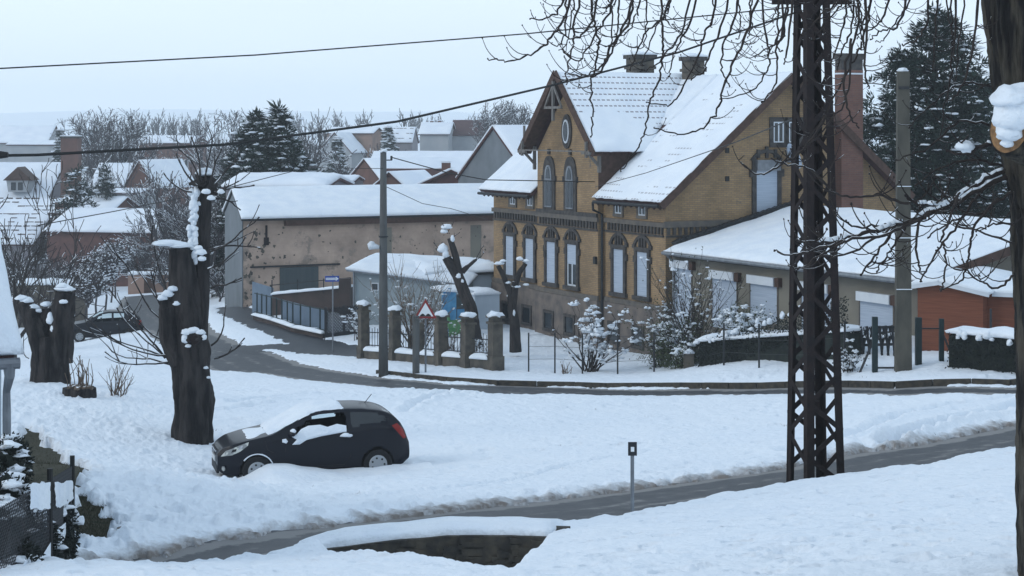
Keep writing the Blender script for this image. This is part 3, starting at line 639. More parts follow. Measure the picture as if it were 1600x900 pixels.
# ================= annex =================
A=empty('annex_building',C0,AZ,label='low grey rendered annex with white roller shutters and shallow snowy roof',cat='building')
m=MB(); ae=3.98; m.prism([(0.02,-.47,-.8),(11.4,-.47,-.8),(11.4,-.47,ae),(5.7,-.47,5.5),(0.02,-.47,ae)][::-1],(0,-14.5,0)); m.build('wall','annexwall',A)
at_=(5.75-4.18)/6.1
def az(x): return 5.75-at_*abs(x-5.7)
slab((-.4,-.5,az(-.4)),(-.4,-15.4,az(-.4)),(5.7,-15.4,5.75),(5.7,-.5,5.75),.14,'roof','metal_dark',A)
slab((11.8,-.5,az(11.8)),(11.8,-15.4,az(11.8)),(5.702,-15.4,5.75),(5.702,-.5,5.75),.14,'roof','metal_dark',A)
m=MB(); sheet(m,(-.36,-.5,az(-.4)),(-.36,-15.42,az(-.36)),(5.7,-15.42,5.75),(5.7,-.5,5.75),60,26,.17,.04,4,rough=.3); m.build('roof_snow','snow',A,True)
m=MB(); sheet(m,(11.76,-.5,az(11.8)),(11.76,-15.42,az(11.8)),(5.7,-15.42,5.75),(5.7,-.5,5.75),30,12,.17,.04,6); m.build('roof_snow','snow',A,True)
m=MB(); m.bar((-.4,-15.43,az(-.4)-.12),(5.7,-15.43,5.75-.12),.05,.28); m.bar((11.8,-15.43,az(11.8)-.12),(5.7,-15.43,5.75-.12),.05,.28); m.build('barge_board','wood_brown',A)
m=MB(); m.tube([(-.5,-.6,az(-.4)-.03),(-.5,-15.3,az(-.4)-.05)],.07,8); m.tube([(-.48,-.9,az(-.4)-.1),(-.1,-.75,az(-.4)-.4),(-.1,-.75,.2)],.05,7); m.build('gutter','zinc',A)
m=MB()
for k_ in range(22): m.bar((.1+k_*.26,-.4,az(.1+k_*.26)+.16),(.1+k_*.26+.3,-.4,az(.4+k_*.26)+.22),.2,.14)
m.build('verge_tiles','metal_dark',A)
FA=Face('L',.02)
for yl,z0,z1,wd in ((-1.2,.5,3.6,1.3),(-4.1,1.6,3.4,1.6),(-6.6,2.1,3.4,1.65),(-9.7,1.9,3.4,1.65),(-12.95,1.9,3.32,1.7)):
    m=MB(); FA.box(m,yl-wd/2-.06,yl+wd/2+.06,z0-.1,z0,0,.1); FA.box(m,yl-wd/2-.05,yl-wd/2,z0,z1,0,.04); FA.box(m,yl+wd/2,yl+wd/2+.05,z0,z1,0,.04); wn=m.build('window','trim_grey',A)
    m=MB(); FA.box(m,yl-wd/2,yl+wd/2,z0,z1,0,.02); m.build('roller_shutter','shutter',wn)
    m=MB(); FA.box(m,yl-wd/2+.0,yl+wd/2,z1-.0,z1+.3,0,.2); m.build('shutter_box','white_pvc',wn)
    m=MB(); FA.box(m,yl-wd/2-.27,yl-wd/2-.02,z1-.02,z1+.3,0,.16); m.build('bracket','wood_brown',wn)
# ================= generic village house =================
def walls_house(name,label,cat,o,ang,W_,L_,eh,rh,wallm,roofm='roof_red',snow=.18,wins=(),chim=(),oh=.35,group=None,bare=(),windepth=6,hipn=False,drop=4):
    """o: centre of the front (-Y) gable at ground; ridge along +Y; wins: (face,u,z0,w,h)"""
    E=empty(name,o,ang,label=label,cat=cat,group=group); h=W_/2
    m=MB(); m.prism([(-h,0,-drop),(h,0,-drop),(h,0,eh),(0,0,rh-.08),(-h,0,eh)],(0,L_,0)); m.build('wall',wallm,E)
    tn=(rh-eh)/h
    for sg in (-1,1):
        A_=(sg*(h+oh),-oh,eh-tn*oh+.06); B_=(sg*(h+oh),L_+oh,eh-tn*oh+.06); C_=(sg*.002,L_+oh,rh+.06); D_=(sg*.002,-oh,rh+.06)
        slab(A_,B_,C_,D_,.14,'roof',roofm,E)
        if ('L' if sg<0 else 'R') not in bare:
            s=MB(); sheet(s,A_,B_,C_,D_,14,8,snow,.05,sg+L_); s.build('roof_snow','snow_far',E,True)
    FF={'L':Face('L',-h),'R':Face('R',h),'F':Face('G',0),'B':Face('B',L_)}
    for (f,u_,z0,ww,hh) in wins:
        ff=FF[f]; m=MB(); ff.box(m,u_-ww/2-.08,u_+ww/2+.08,z0-.08,z0+hh+.08,0,.04); wn=m.build('window','white_pvc',E)
        m=MB(); ff.box(m,u_-ww/2,u_+ww/2,z0,z0+hh,.04,.05); m.build('pane','darkglass',wn)
    for (x,y,ww,top) in chim:
        m=MB(); m.box((x-ww/2,y-ww/2,rh-1.6),(x+ww/2,y+ww/2,rh+top)); c=m.build('chimney','redbrick_far',E)
        m=MB(); m.box((x-ww/2-.04,y-ww/2-.04,rh+top),(x+ww/2+.04,y+ww/2+.04,rh+top+.12)); m.build('chimney_snow','snow_far',c)
    return E
def vz(py,Y): return HC-(py-HY)/FPX*Y
def vx(px,Y): return (px-800)/FPX*Y
# ---- the barn ----
Bq=[Vector((-13.76,95,0)),Vector((-13.76+.8944*20,95+.4472*20,0))]; back=Vector((-1.95,6.9,0))
BN=empty('barn',(Bq[0].x,Bq[0].y,-.5),AZ,label='long weathered beige barn with a dark gate and smooth snowy roof',cat='barn')
bl=Matrix.Rotation(-AZ,3,'Z')@back; 
bz=4.75
m=MB(); 
def bp(u,v,z): return Vector((u,0,z))+bl*v
m.add([bp(0,0,-1),bp(20,0,-1),bp(20,1,-1),bp(0,1,-1),bp(0,0,bz),bp(20,0,bz),bp(20,1,bz),bp(0,1,bz),bp(0,.5,6.0),bp(20,.5,6.0)],[(0,1,5,4),(2,3,7,6),(0,4,8,7,3),(1,2,6,9,5),(3,2,1,0)]); m.build('wall','barnwall',BN)
m=MB(); m.prism([bp(-.02,-.004,-1),bp(-.02,1,-1),bp(-.02,1,4.7),bp(-.02,.5,5.95),bp(-.02,-.004,4.7)],(-.04,0,0)); m.build('end_wall','greywall',BN)
def bslab(v0,v1,z0,z1,name,mm):
    mm_=MB(); a,b,c,d=bp(-.15,v0,z0),bp(20.1,v0,z0),bp(20.1,v1,z1),bp(-.15,v1,z1); mm_.prism([a,b,c,d],(0,0,-.12)); mm_.build(name,mm,BN)
bslab(-.05,.5,bz-.05,6.1,'roof','metal_dark'); bslab(1.05,.501,bz-.05,6.1,'roof','metal_dark')
m=MB(); sheet(m,bp(-.15,-.06,bz-.05),bp(20.1,-.06,bz-.05),bp(20.1,.5,6.1),bp(-.15,.5,6.1),40,12,.2,.05,8,rough=.12); m.build('roof_snow','snow',BN,True)
m=MB(); sheet(m,bp(20.1,1.06,bz-.05),bp(-.15,1.06,bz-.05),bp(-.15,.5,6.1),bp(20.1,.5,6.1),20,8,.2,.05,8,rough=.12); m.build('roof_snow','snow',BN,True)
m=MB(); m.box((2.2,-.30,4.28),(20,-.003,4.62)); m.build('eave_board','wood_brown',BN)
def bu(p): # u on the barn face for pixel column
    return (-13.76-(p-800)/FPX*95)/((p-800)/FPX*.4472-.8944)
def bzz(py,u): return HC-(py-HY)/FPX*(95+.4472*u)+.5
FB=Face('G',0)
u0,u1_=bu(437),bu(497); m=MB(); FB.box(m,u0,u1_,-.6,bzz(418,u0),0,.06); gt=m.build('gate','darkgate',BN)
m=MB(); FB.box(m,u0-1.6,u1_+1.2,bzz(417,u0),bzz(417,u0)+.08,0,.1); m.build('rail','metal_dark',gt)
m=MB(); 
uu=bu(416); FB.box(m,uu-.13,uu+.13,bzz(383,uu),bzz(371,uu),0,.05); FB.box(m,uu-.05,uu+.05,bzz(371,uu),bzz(352,uu),0,.05); m.build('wall_hook','rust',BN)
# chipped render
m=MB(); rb=random.Random(5)
for k_ in range(150):
    if k_<80: u_=abs(rb.gauss(0,.9))+.05; z_=rb.uniform(-.3,4.2)
    else: u_=rb.uniform(1,14); z_=rb.uniform(2.,4.2)
    a0=rb.uniform(0,6.28); rr_=rb.uniform(.02,.17)**1.15*(1 if k_<80 else .6); n=9
    FB.poly(m,[(u_+rr_*math.cos(a0+i*6.283/n)*rb.uniform(.3,1.5),z_+rr_*math.sin(a0+i*6.283/n)*rb.uniform(.3,1.7)) for i in range(n)][::-1],0.0,.006+.00002*k_)
tag(m.build('missing_render','sandstone',BN),kind='stuff')
for a_,b_,c_ in ((600,612,.5),(735,752,1.5)): m=MB(); FB.box(m,bu(a_),bu(b_),c_,4.05,0,.004); m.build('repaired_render','annexwall',BN)
# ---- white garden shed and blue-fronted play hut ----
sh=P(548,420,83); 
def shed(name,label,cat,px0,px1,Y,ptop0,ptop1,pbot,ext,wallm,wins=(),slope=.0):
    """flat-roofed shed: front wall from px0 at depth Y along E2 to px1"""
    x0=vx(px0,Y); L_=(x0-(px1-800)/FPX*Y)/((px1-800)/FPX*.4472-.8944); zt=vz(ptop0,Y); zb=GZ(x0,Y)-.8
    return x0,L_,zt,zb
x0=vx(552,84); SD=empty('white_shed',(x0,84,0),AZ-R(38),label='pale shed with two tiny windows under a thick rounded snow roof',cat='shed')
zt=vz(424,84)
m=MB(); m.add([(0,0,-1.5),(5.2,0,-1.5),(5.2,4,-1.5),(0,4,-1.5),(0,0,zt),(5.2,0,zt-.55),(5.2,4,zt+.1),(0,4,zt+.3)],[(0,3,2,1),(4,5,6,7),(0,1,5,4),(1,2,6,5),(2,3,7,6),(3,0,4,7)]); m.build('wall','shedwall',SD)
m=MB(); m.prism([(-.25,-.25,zt+.02),(5.4,-.25,zt-.58),(5.4,4.2,zt+.1),(-.25,4.2,zt+.32)],(0,0,.08)); m.build('roof','zinc',SD)
m=MB(); sheet(m,(-.27,-.27,zt+.1),(5.42,-.27,zt-.5),(5.42,4.2,zt+.18),(-.27,4.2,zt+.4),20,16,.28,.03,7,ed=.5); m.build('roof_snow','snow',SD,True)
for q in (1.02,1.42):
    m=MB(); m.box((q-.17,-.04,zt-.85),(q+.17,-.001,zt-.5)); wn=m.build('window','white_pvc',SD); m=MB(); m.box((q-.13,-.05,zt-.81),(q+.13,-.041,zt-.54)); m.build('pane','darkglass',wn)
m=MB(); m.tube([(.05,-.09,zt),(.05,-.09,-1)],.05,6); m.build('downpipe','zinc',SD)
x0=vx(668,83.5); WB=empty('low_white_outbuilding',(x0,83.5,0),AZ,label='low whitewashed outbuilding with snowy flat roof joined to the brick villa',cat='outbuilding')
zt=vz(432,83.5); m=MB(); m.box((0,.0,-1.5),(3.9,2.6,zt)); m.build('wall','whitewall',WB)
m=MB(); m.box((-.2,-.25,zt),(3.95,2.8,zt+.12)); m.build('roof','metal_dark',WB)
m=MB(); sheet(m,(-.22,-.27,zt+.12),(3.95,-.27,zt+.12),(3.95,2.8,zt+.3),(-.22,2.8,zt+.3),16,12,.3,.03,2,ed=.5); m.build('roof_snow','snow',WB,True)
m=MB(); m.box((1.0,-.04,zt-.95),(2.6,-.001,zt-.62)); wn=m.build('window','metal_dark',WB)
x0=vx(742,81); LB=empty('low_blue_annex',(x0,81,0),AZ,label='small pale blue lean-to with snow on top beside the villa corner',cat='outbuilding')
zt=vz(461,81); m=MB(); m.box((0,0,-1.5),(1.2,1.8,zt)); m.build('wall','whitewall',LB); m=MB(); sheet(m,(-.08,-.1,zt),(1.2,-.1,zt),(1.2,1.8,zt+.05),(-.08,1.8,zt+.05),10,8,.22,.03,2,ed=.3); m.build('roof_snow','snow',LB,True)
# play hut
x0=vx(691,79); PH=empty('play_hut',(x0,79,0),AZ,label='small garden hut with bright blue side, green paint and snowy curved top',cat='playhouse')
zt=vz(455,79); m=MB(); pts=[(0,0,-1.2),(.66,0,-1.2),(.66,0,zt-.1)]+[(.33+.33*math.cos(a*math.pi/6),0,zt-.3+.42*math.sin(a*math.pi/6)) for a in range(1,6)]+[(0,0,zt-.2)]; m.prism(pts,(0,.06,0)); m.build('side_panel','blue_panel',PH)
m=MB(); m.box((.68,.02,-1.2),(1.28,.9,zt-.25)); m.build('back_panel','darkgate',PH)
m=MB(); m.box((.3,-.03,-1.1),(1.3,-.001,zt-1.25)); m.tube([(.25,-.05,zt-1.0),(.3,-.05,zt-1.3),(.25,-.05,zt-1.6)],.07,6); m.build('painted_hedge','green_paint',PH)
m=MB(); m.box((.70,-.025,zt-1.22),(1.2,-.001,zt-.8)); m.build('counter','blue_panel',PH)
m=MB(); sheet(m,(-.1,-.1,zt+.0),(1.4,-.1,zt-.1),(1.4,1.0,zt),(-.1,1.0,zt+.05),12,8,.2,.04,3,ed=.3); m.build('top_snow','snow',PH,True)
# ---- orange garden shed ----
g=gp(1500,63); OS=empty('orange_garden_shed',P(1434,445,55.6)*1,AZ*0-R(28),label='orange-brown timber garden shed with white trim and snow on its roof',cat='shed'); OS.location.z=0
zt=vz(448,55.6)
L1=1.95
m=MB(); m.prism([(0,0,1.4),(L1,0,1.4),(L1,0,zt-.14),(L1*.36,0,zt+.10),(0,0,zt-.05)],(0,4.2,0)); m.build('wall','shed_orange',OS)
m=MB(); m.box((L1,.5,1.4),(L1+2.8,4.1,zt-.15)); m.build('side_wing','shed_orange',OS)
m=MB(); sheet(m,(-.2,-.25,zt+.05),(L1*.36,-.25,zt+.2),(L1*.36,4.3,zt+.28),(-.2,4.3,zt+.1),8,12,.2,.03,3); sheet(m,(L1*.36,-.25,zt+.2),(L1+.25,-.25,zt-.12),(L1+.25,4.3,zt-.0),(L1*.36,4.3,zt+.28),10,12,.2,.03,4); sheet(m,(L1+.1,.3,zt-.12),(L1+3,.3,zt-.12),(L1+3,4.3,zt+.25),(L1+.1,4.3,zt+.25),10,12,.2,.03,5); m.build('roof_snow','snow',OS,True)
m=MB(); m.bar((-.2,-.27,zt+.0),(L1*.36,-.27,zt+.16),.04,.12); m.bar((L1*.36,-.27,zt+.16),(L1+.25,-.27,zt-.14),.04,.12); m.bar((L1+.2,.28,zt-.16),(L1+3,.28,zt-.16),.04,.12); m.build('fascia','white_pvc',OS)
m=MB(); m.box((L1+1.3,.46,zt-1.0),(L1+2.1,.499,zt-.4)); wn=m.build('window','metal_dark',OS); m=MB(); m.box((L1+1.36,.44,zt-.94),(L1+2.04,.459,zt-.46)); m.build('pane','darkglass',wn)
# ---- left edge house ----
cL=P(2,560,22.2); LH=empty('white_cottage',(cL.x,cL.y,3.3),AZ,label='white rendered cottage with deep snow on its steep roof, cut by the frame edge',cat='house')
ez=vz(540,22)-3.3
m=MB(); m.prism([(0,0,-1),(0,7,-1),(0,7,ez),(0,3.5,ez+3.9),(0,0,ez)],(-7,0,0)); m.build('wall','whitewall',LH)
slab((.1,-.25,ez-.12),(-7,-.25,ez-.12),(-7,3.5,ez+4.0),(.1,3.5,ez+4.0),.12,'roof','roof_red',LH)
slab((.1,7.25,ez-.12),(-7,7.25,ez-.12),(-7,3.502,ez+4.0),(.1,3.502,ez+4.0),.12,'roof','roof_red',LH)
m=MB(); sheet(m,(-7,-.3,ez-.1),(.13,-.3,ez-.1),(.13,3.5,ez+4.0),(-7,3.5,ez+4.0),30,20,.3,.05,3,rough=.3); m.build('roof_snow','snow',LH,True)
m=MB(); m.tube([(-7,-.36,ez-.16),(.14,-.36,ez-.2)],.07,10); gu=m.build('gutter','zinc',LH)
m=MB(); m.tube([(.02,-.36,ez-.2),(.03,-.34,ez-.35),(.03,-.16,ez-.55),(.04,-.12,ez-.8),(.05,-.12,-.6)],[.075,.06,.045,.05,.05],10); m.build('downpipe','zinc',gu)
# ================= village beyond =================
def vh(name,label,cat,px,pyb,Y,ang,W_,L_,eave,ridge,wallm,**k):
    """eave and ridge given as picture rows at the front gable"""
    o=Vector((vx(px,Y),Y,GZ(vx(px,Y),Y))); return walls_house(name,label,cat,o,ang,W_,L_,vz(eave,Y)-o.z,vz(ridge,Y)-o.z,wallm,**k)
# gray gabled building behind the villa; ridge runs along E2
vh('grey_gabled_house','tall grey-walled house with a steep snowy roof just behind the villa','house',772,0,109,AZ-R(90),10,10,281,198,'greywall',oh=.12)
# red-walled house with hip-like double roof, left of the road
vh('red_brick_bungalow','low dark red brick house with broad snowy roof beyond the stump trees','house',290,0,165,R(75),9.5,10.5,356,327,'redbrick',wins=[('L',3.0,1.0,1.2,1.2)],oh=.3)
E=bpy.data.objects['red_brick_bungalow']; E.location=(vx(288,160),160,GZ(vx(288,160),160)); 
vh('red_roof_outhouse','snow-roofed outhouse with a squat dark chimney behind the red brick house','house',195,0,172,R(78),7,5.6,330,309,'redbrick',chim=[(-2.9,5.0,.8,-.35)],oh=.3)
vh('timber_barn','wide barn with snow-streaked slatted roof behind the bare bushes','barn',92,0,178,R(86),16,7,372,311,'wall_b',oh=.3)
vh('farmhouse_with_dormer','farmhouse with an unbroken snow roof and a dark gabled dormer','house',97,0,196,R(86),11,8,308,255,'wall_b',oh=.3)
Y=190; m=MB(); E=empty('dormer_gable',(vx(28,Y),Y,0),0,label='dark pointed dormer with small windows rising from a white farmhouse roof',cat='dormer')
m.prism([(-1.0,0,vz(300,Y)),(1.0,0,vz(300,Y)),(1.2,0,vz(281,Y)),(0,0,vz(264,Y)),(-1.2,0,vz(281,Y))],(0,3,0)); m.build('wall','wall_a',E); m=MB(); m.prism([(-1.5,-.2,vz(282,Y)),(1.5,-.2,vz(282,Y)),(0,-.2,vz(261,Y))],(0,3,0)); m.build('gable_boarding','wood_brown',E)
for q in (.25,-.45): m=MB(); m.box((q-.25,-.05,vz(297,Y)),(q+.25,-.001,vz(285,Y))); m.build('window','darkglass',E)
Y=186; m=MB(); E=empty('brick_stack',(vx(108,Y),Y,0),0,label='stout square brick chimney tower standing over the snowy farm roofs',cat='chimney')
m.box((-.85,0,-6),(.85,1.7,vz(216,Y))); m.build('shaft','redbrick_far',E); m=MB(); m.box((-.95,-.08,vz(216,Y)),(.95,1.78,vz(213,Y))); m.build('cap','stone_dark',E); m=MB(); m.box((-.9,-.05,vz(213,Y)),(.9,1.75,vz(211.5,Y))); m.build('cap_snow','snow_far',E)
vh('far_white_house','far pale house with two skylights in its snowy roof and red edging','house',85,0,290,R(88),9,8,222,197,'wall_a',wins=[('F',-3,1,.9,1.2)],oh=.3)
E=bpy.data.objects['far_white_house']; m=MB()
for q in (2.6,4.9): m.box((-4.5+1.0,8.1-q-.35,4.6),(-4.5+1.05,8.1-q+.35,5.3))
vh('far_white_wing','long pale far wing with small windows under a thin snow roof','house',92,0,282,R(90),6,7,226,221,'wall_a',wins=[('L',1.6,2.2,.8,1.1),('L',2.4,2.2,.8,1.1),('L',5.4,2.2,.8,1.1)],oh=.2)
vh('white_roof_cottage','cottage with a tiled snowy roof and one low dark window beside a spruce','house',206,0,205,R(86),8,3.4,290,256,'wall_a',wins=[('L',1.2,1.0,.8,1.3)],oh=.2)
vh('red_gable_cottage','cottage with a plain red-brown brick gable and steep white roof','house',218,0,196,R(-28),4.2,7,293,251,'redbrick_far',oh=.1)
vh('grey_flat_garage','grey flat-fronted garage with snow cap below the red gable cottage','garage',230,0,184,R(80),5,3.4,301,297,'wall_a',oh=.15)
vh('long_red_hall','long far red-brown hall with a row of pale windows','hall',312,0,310,R(84),9,9,223,213,'redbrick_far',wins=[('L',1+q*1.3,2.8,.5,1.6) for q in range(6)],oh=.3)
vh('small_far_cottage','tiny far cottage whose snowy roof shows left of the long red hall','house',237,0,330,R(84),6,3.6,238,219,'wall_b',oh=.2)
# right-hand middle group
vh('brick_gable_barn','steep brick barn gable with a long white roof above the beige barn','barn',570,0,150,R(-68),9,10.2,296,249,'redbrick_far',oh=.1)
E=bpy.data.objects['brick_gable_barn']; E.rotation_euler=(0,0,R(-60)); 
vh('long_snow_barn','very long barn roof white with snow behind the dark red roofs','barn',752,0,165,R(86),11,9.4,270,238,'wall_b',oh=.2)
vh('dark_red_roof_house','house with bare dark red roof and dark chimney above the beige barn','house',745,0,138,R(84),7,6.6,292,265,'redbrick',chim=[(0,2.3,.6,.5)],bare=('L',),oh=.2)
vh('small_gable_roof','small dark gable and snow slope between red roof and villa','house',706,0,128,R(-15),5.6,5,294,266,'roof_red',oh=.2)
vh('tiny_red_gable','narrow brown gable with a white slope beside the wooden pole','house',609,0,130,R(-25),2.4,5,291,270,'redbrick_far',oh=.15)
vh('snow_mound_roof','lumpy snow-covered shed roof under the dark spruces','shed',527,0,112,R(80),6,6,291,279,'wall_b',oh=.2,snow=.35)
vh('low_brown_shed','low brownish shed left of the brick barn gable','shed',560,0,140,R(84),4,5,283,277,'wall_b',oh=.1)
# far right-middle
vh('far_gable_house','far white house whose steep gable faces the village','house',523,0,290,R(-14),5.6,7,238,207,'wall_a',oh=.2)
vh('far_cream_house','far cream house with a wide shallow snow roof','house',590,0,300,R(80),7,8,208,200,'pinkwall',wins=[('L',2,2.5,.5,.9)],oh=.3,chim=[(0,2.5,.5,.5)])
vh('far_slatted_house','far house with dark bands across its snowy roof beside a blue spruce','house',648,0,320,R(86),9,5,222,199,'wall_b',oh=.2,bare=('x',))
vh('far_villa','far villa with chimneys on a hipped white roof','house',706,0,300,R(84),8,4.6,209,192,'wall_a',wins=[('L',1.2,2.6,.6,1.0),('L',3.4,2.6,.6,1.0)],chim=[(0,3.3,.5,.3),(0,2.0,.5,.35)],oh=.3)
vh('far_red_roof_house','far house with a mostly bare purplish red roof','house',758,0,305,R(86),9,5,210,188,'wall_a',wins=[('L',1.0,2.0,.6,1.1),('L',2.6,2.0,.6,1.1)],bare=('L',),oh=.3)
# slats on the far slatted house: dark roof bands
E=bpy.data.objects['timber_barn']; 
for nm,hw_,ln_,ev,rg,nb in (('timber_barn',8,7,372,311,11),('far_slatted_house',4.5,5,222,199,3)):
    E=bpy.data.objects[nm]; Yb=E.location.y; ze=vz(ev,Yb)-E.location.z; zr_=vz(rg,Yb)-E.location.z; m=MB(); rb=random.Random(2)
    for k_ in range(nb):
        f_=(k_+.5)/nb; x=-hw_*(1-f_); z=ze+(zr_-ze)*f_+.30
        for q in range(8):
            if rb.random()<.25: continue
            a_=ln_*q/8+rb.uniform(0,.1); b_=a_+ln_/8*rb.uniform(.6,1)
            m.box((x-.10,a_,z-.08),(x+.06,b_,z))
    tag(m.build('roof_batten','wood_brown',E),kind='stuff')
# garden walls by the far road
g=G(215,432); Y=140
E=empty('pink_garden_wall',(vx(200,Y),Y,0),R(0),label='salmon pink garden wall with snow on top and a brown gate',cat='wall')
zb=GZ(vx(230,Y),Y); m=MB(); m.box((0,0,zb-1),(1.2,.3,zb+1.35)); m.box((2.0,0,zb-1),(4.6,.3,zb+1.4)); m.build('wall','pinkwall',E)
m=MB(); m.box((1.2,.02,zb-.5),(2.0,.2,zb+1.7)); m.build('gate','wood_brown',E)
m=MB(); sheet(m,(0,-.1,zb+1.4),(4.6,-.1,zb+1.4),(4.6,.4,zb+1.42),(0,.4,zb+1.42),14,4,.25,.03,2,ed=.2); m.build('wall_snow','snow',E,True)
Y=112; E=empty('old_garden_wall',(vx(20,Y),Y,0),R(6),label='mossy grey garden wall with snowy ivy behind the cleft stump',cat='wall'); zb=GZ(vx(70,Y),Y)
m=MB(); m.box((0,0,zb-1.5),(4.4,.35,zb+2.6)); m.build('wall','sandstone',E); m=MB(); sheet(m,(0,-.1,zb+2.6),(4.4,-.1,zb+2.6),(4.4,.5,zb+2.7),(0,.5,zb+2.7),14,4,.3,.05,2,ed=.2,rough=.8); m.build('wall_snow','snow',E,True)
# hills on the horizon
m=MB(); n=60
for k_ in range(n+1):
    x=-2200+4400*k_/n; h_=12+8*vn(x*.0013,1.2)+5*vn(x*.004,3)+ (7 if x<0 else 2); m.v+=[(x,1500,-20),(x,1700,h_*.7),(x,2000,h_+3),(x,2400,-20)]
for k_ in range(n):
    for j in range(3): a=k_*4+j; m.f.append((a,a+4,a+5,a+1))
o=m.build('hills','snow_far',None,True); tag(o,kind='structure')
V3=Vector
# ================= street and garden furniture =================
def _snowcap(mb,c,rx,ry,rz,sd=0):
    mb.blob(c,rx,ry,rz,10,5,.12)
# stone retaining wall in the bank
wp=WALLP; m=MB()
for i in range(len(wp)-1):
    a,b=wp[i],wp[i+1]; d=(b-a).normalized(); nrm=Vector((-d.y,d.x,0)).normalized()*.75
    m.add([a+Vector((0,0,-1.4)),b+Vector((0,0,-1.4)),b+nrm+Vector((0,0,-1.4)),a+nrm+Vector((0,0,-1.4)),a,b,b+nrm,a+nrm],[(0,3,2,1),(4,5,6,7),(0,1,5,4),(1,2,6,5),(2,3,7,6),(3,0,4,7)])
RW=m.build('retaining_wall','stone_wall'); tag(RW,'dark rubble stone retaining wall set into the snowy bank by the lower road','wall')
def capstrip(m,pts,fy,by,t,sd=0,seg=.12,nc=9):
    P_=[Vector(p) for p in pts]; Q=[]; acc=[0]
    for i in range(len(P_)-1):
        n=max(1,int((P_[i+1]-P_[i]).length/seg)); Q+=[P_[i].lerp(P_[i+1],k_/n) for k_ in range(n)]
    Q.append(P_[-1]); N=len(Q); base_=len(m.v)
    for i,q in enumerate(Q):
        e_=min(1,min(i,N-1-i)*seg/.7)**.5; h=t*e_*(1+.35*vn(q.x*1.6+sd,3)+.2*vn(q.x*5+sd,1))
        for j in range(nc):
            a_=math.pi*j/(nc-1); f=fy*(1+.5*vn(q.x*3+sd,7)); y=(-math.cos(a_)); y=y*f if y<0 else y*by
            m.v.append((q.x,q.y+y,q.z+h*math.sin(a_)**.6-(.02 if j in(0,nc-1) else 0)))
    for i in range(N-1):
        for j in range(nc-1): a_=base_+i*nc+j; m.f.append((a_,a_+nc,a_+nc+1,a_+1))
m=MB(); capstrip(m,[G(455,870)+V3((0,.1,.0)),wp[0]+V3((0,.15,0)),wp[1]+V3((0,.15,0)),wp[2]+V3((0,.15,0)),wp[3]+V3((0,.15,0)),wp[4]+V3((0,.15,-.02)),G(885,832)+V3((0,.1,-.05))],.07,.9,.10)
m.build('wall_snow','snow',RW,True)
m=MB(); rb=random.Random(8)
for k_ in range(90):
    i=rb.randrange(4); a,b=wp[i],wp[i+1]; t_=rb.random(); p=a.lerp(b,t_)+Vector((0,-.0,-rb.uniform(.03,.5))); w_=rb.uniform(.06,.16); h_=rb.uniform(.03,.06)
    m.box((p.x-w_,p.y-rb.uniform(.015,.035),p.z-h_),(p.x+w_,p.y+.03,p.z+h_))
tag(m.build('rubble_stone','stone_wall',RW),kind='stuff')
# kerb of the upper road
m=MB(); kp=[Vector((a,b,c)) for a,b,c in KERB]
for i in range(len(kp)-1):
    n=max(1,int((kp[i+1]-kp[i]).length/.9))
    for j in range(n):
        a=kp[i].lerp(kp[i+1],j/n); b=kp[i].lerp(kp[i+1],(j+.97)/n); a.z=GZ(a.x,a.y)+.05+.012*vn(a.x*3,0); b.z=GZ(b.x,b.y)+.05+.012*vn(b.x*3+1,0); m.bar(a,b,.14,.26)
tag(m.build('kerb','stone_wall'),kind='structure')
# marker post
g=G(988,813); zt=P(988,690,g.y).z
E=empty('marker_post',(g.x,g.y,g.z),0,label='slim grey marker post with a small dark plate between road and bank',cat='post')
m=MB(); m.tube([(0,0,-.3),(0,0,zt-g.z-.05)],.028,8); m.build('pole','zinc',E); m=MB(); m.box((-.065,-.045,zt-g.z-.2),(.065,-.03,zt-g.z)); m.build('plate','metal_dark',E); m=MB(); m.box((-.025,-.052,zt-g.z-.14),(.025,-.046,zt-g.z-.07)); m.build('sticker','white_sign',E)
# pylon
Yp=31.45; c0=(G(1232,757)+G(1262,762)+G(1288,746)+G(1316,746))/4
PYL=empty('lattice_pylon',c0,0,label='tall rusty brown lattice power pylon standing on the snowy bank',cat='pylon')
th=R(21); ax=Vector((math.cos(th),math.sin(th),0)); ay=Vector((-math.sin(th),math.cos(th),0))
cc=P(1274,755,31.5); off=Vector((cc.x-c0.x,cc.y-c0.y,0))
def pc(i,j,z):
    s_=(.69-.0335*z)/2; return off+ax*s_*i+ay*s_*j+Vector((-.0075*z,0,z))
Hh=10.6
for i in (-1,1):
    for j in (-1,1):
        m=MB(); a,b=pc(i,j,-.5),pc(i,j,Hh)
        m.bar(a-ax*i*.055,b-ax*i*.055,.14,.02,up=ay) ; m.bar(a-ay*j*.055,b-ay*j*.055,.14,.02,up=ax)
        m.build('leg','rust',PYL)
faces=[((-1,-1),(1,-1)),((1,-1),(1,1)),((1,1),(-1,1)),((-1,1),(-1,-1))]
for fi,(a,b) in enumerate(faces):
    k_=0; z=-.05+.12*fi
    while z<Hh-.5:
        A_,B_=(a,b) if k_%2 else (b,a); m=MB(); m.bar(pc(*A_,z),pc(*B_,z+.50),.085,.016,up=(ay if fi%2==0 else ax)); 
        m.build('brace','rust',PYL); z+=.46; k_+=1
m=MB(); q=pc(-1,-1,1.25); m.box((q.x+.05,q.y+.3,1.1),(q.x+.25,q.y+.4,1.35)); m.build('number_plate','rust',PYL)
for z in (8.1,9.3):
    m=MB(); m.bar(off+Vector((-.75,-.1,z)),off+Vector((.6,-.1,z)),.08); m.build('cross_arm','rust',PYL)
    for x in (-.65,):
        m=MB(); m.tube([off+Vector((x,-.1,z)),off+Vector((x,-.1,z+.1)),off+Vector((x,-.1,z+.2))],[.03,.06,.035],8); m.build('insulator','stone_dark',PYL)
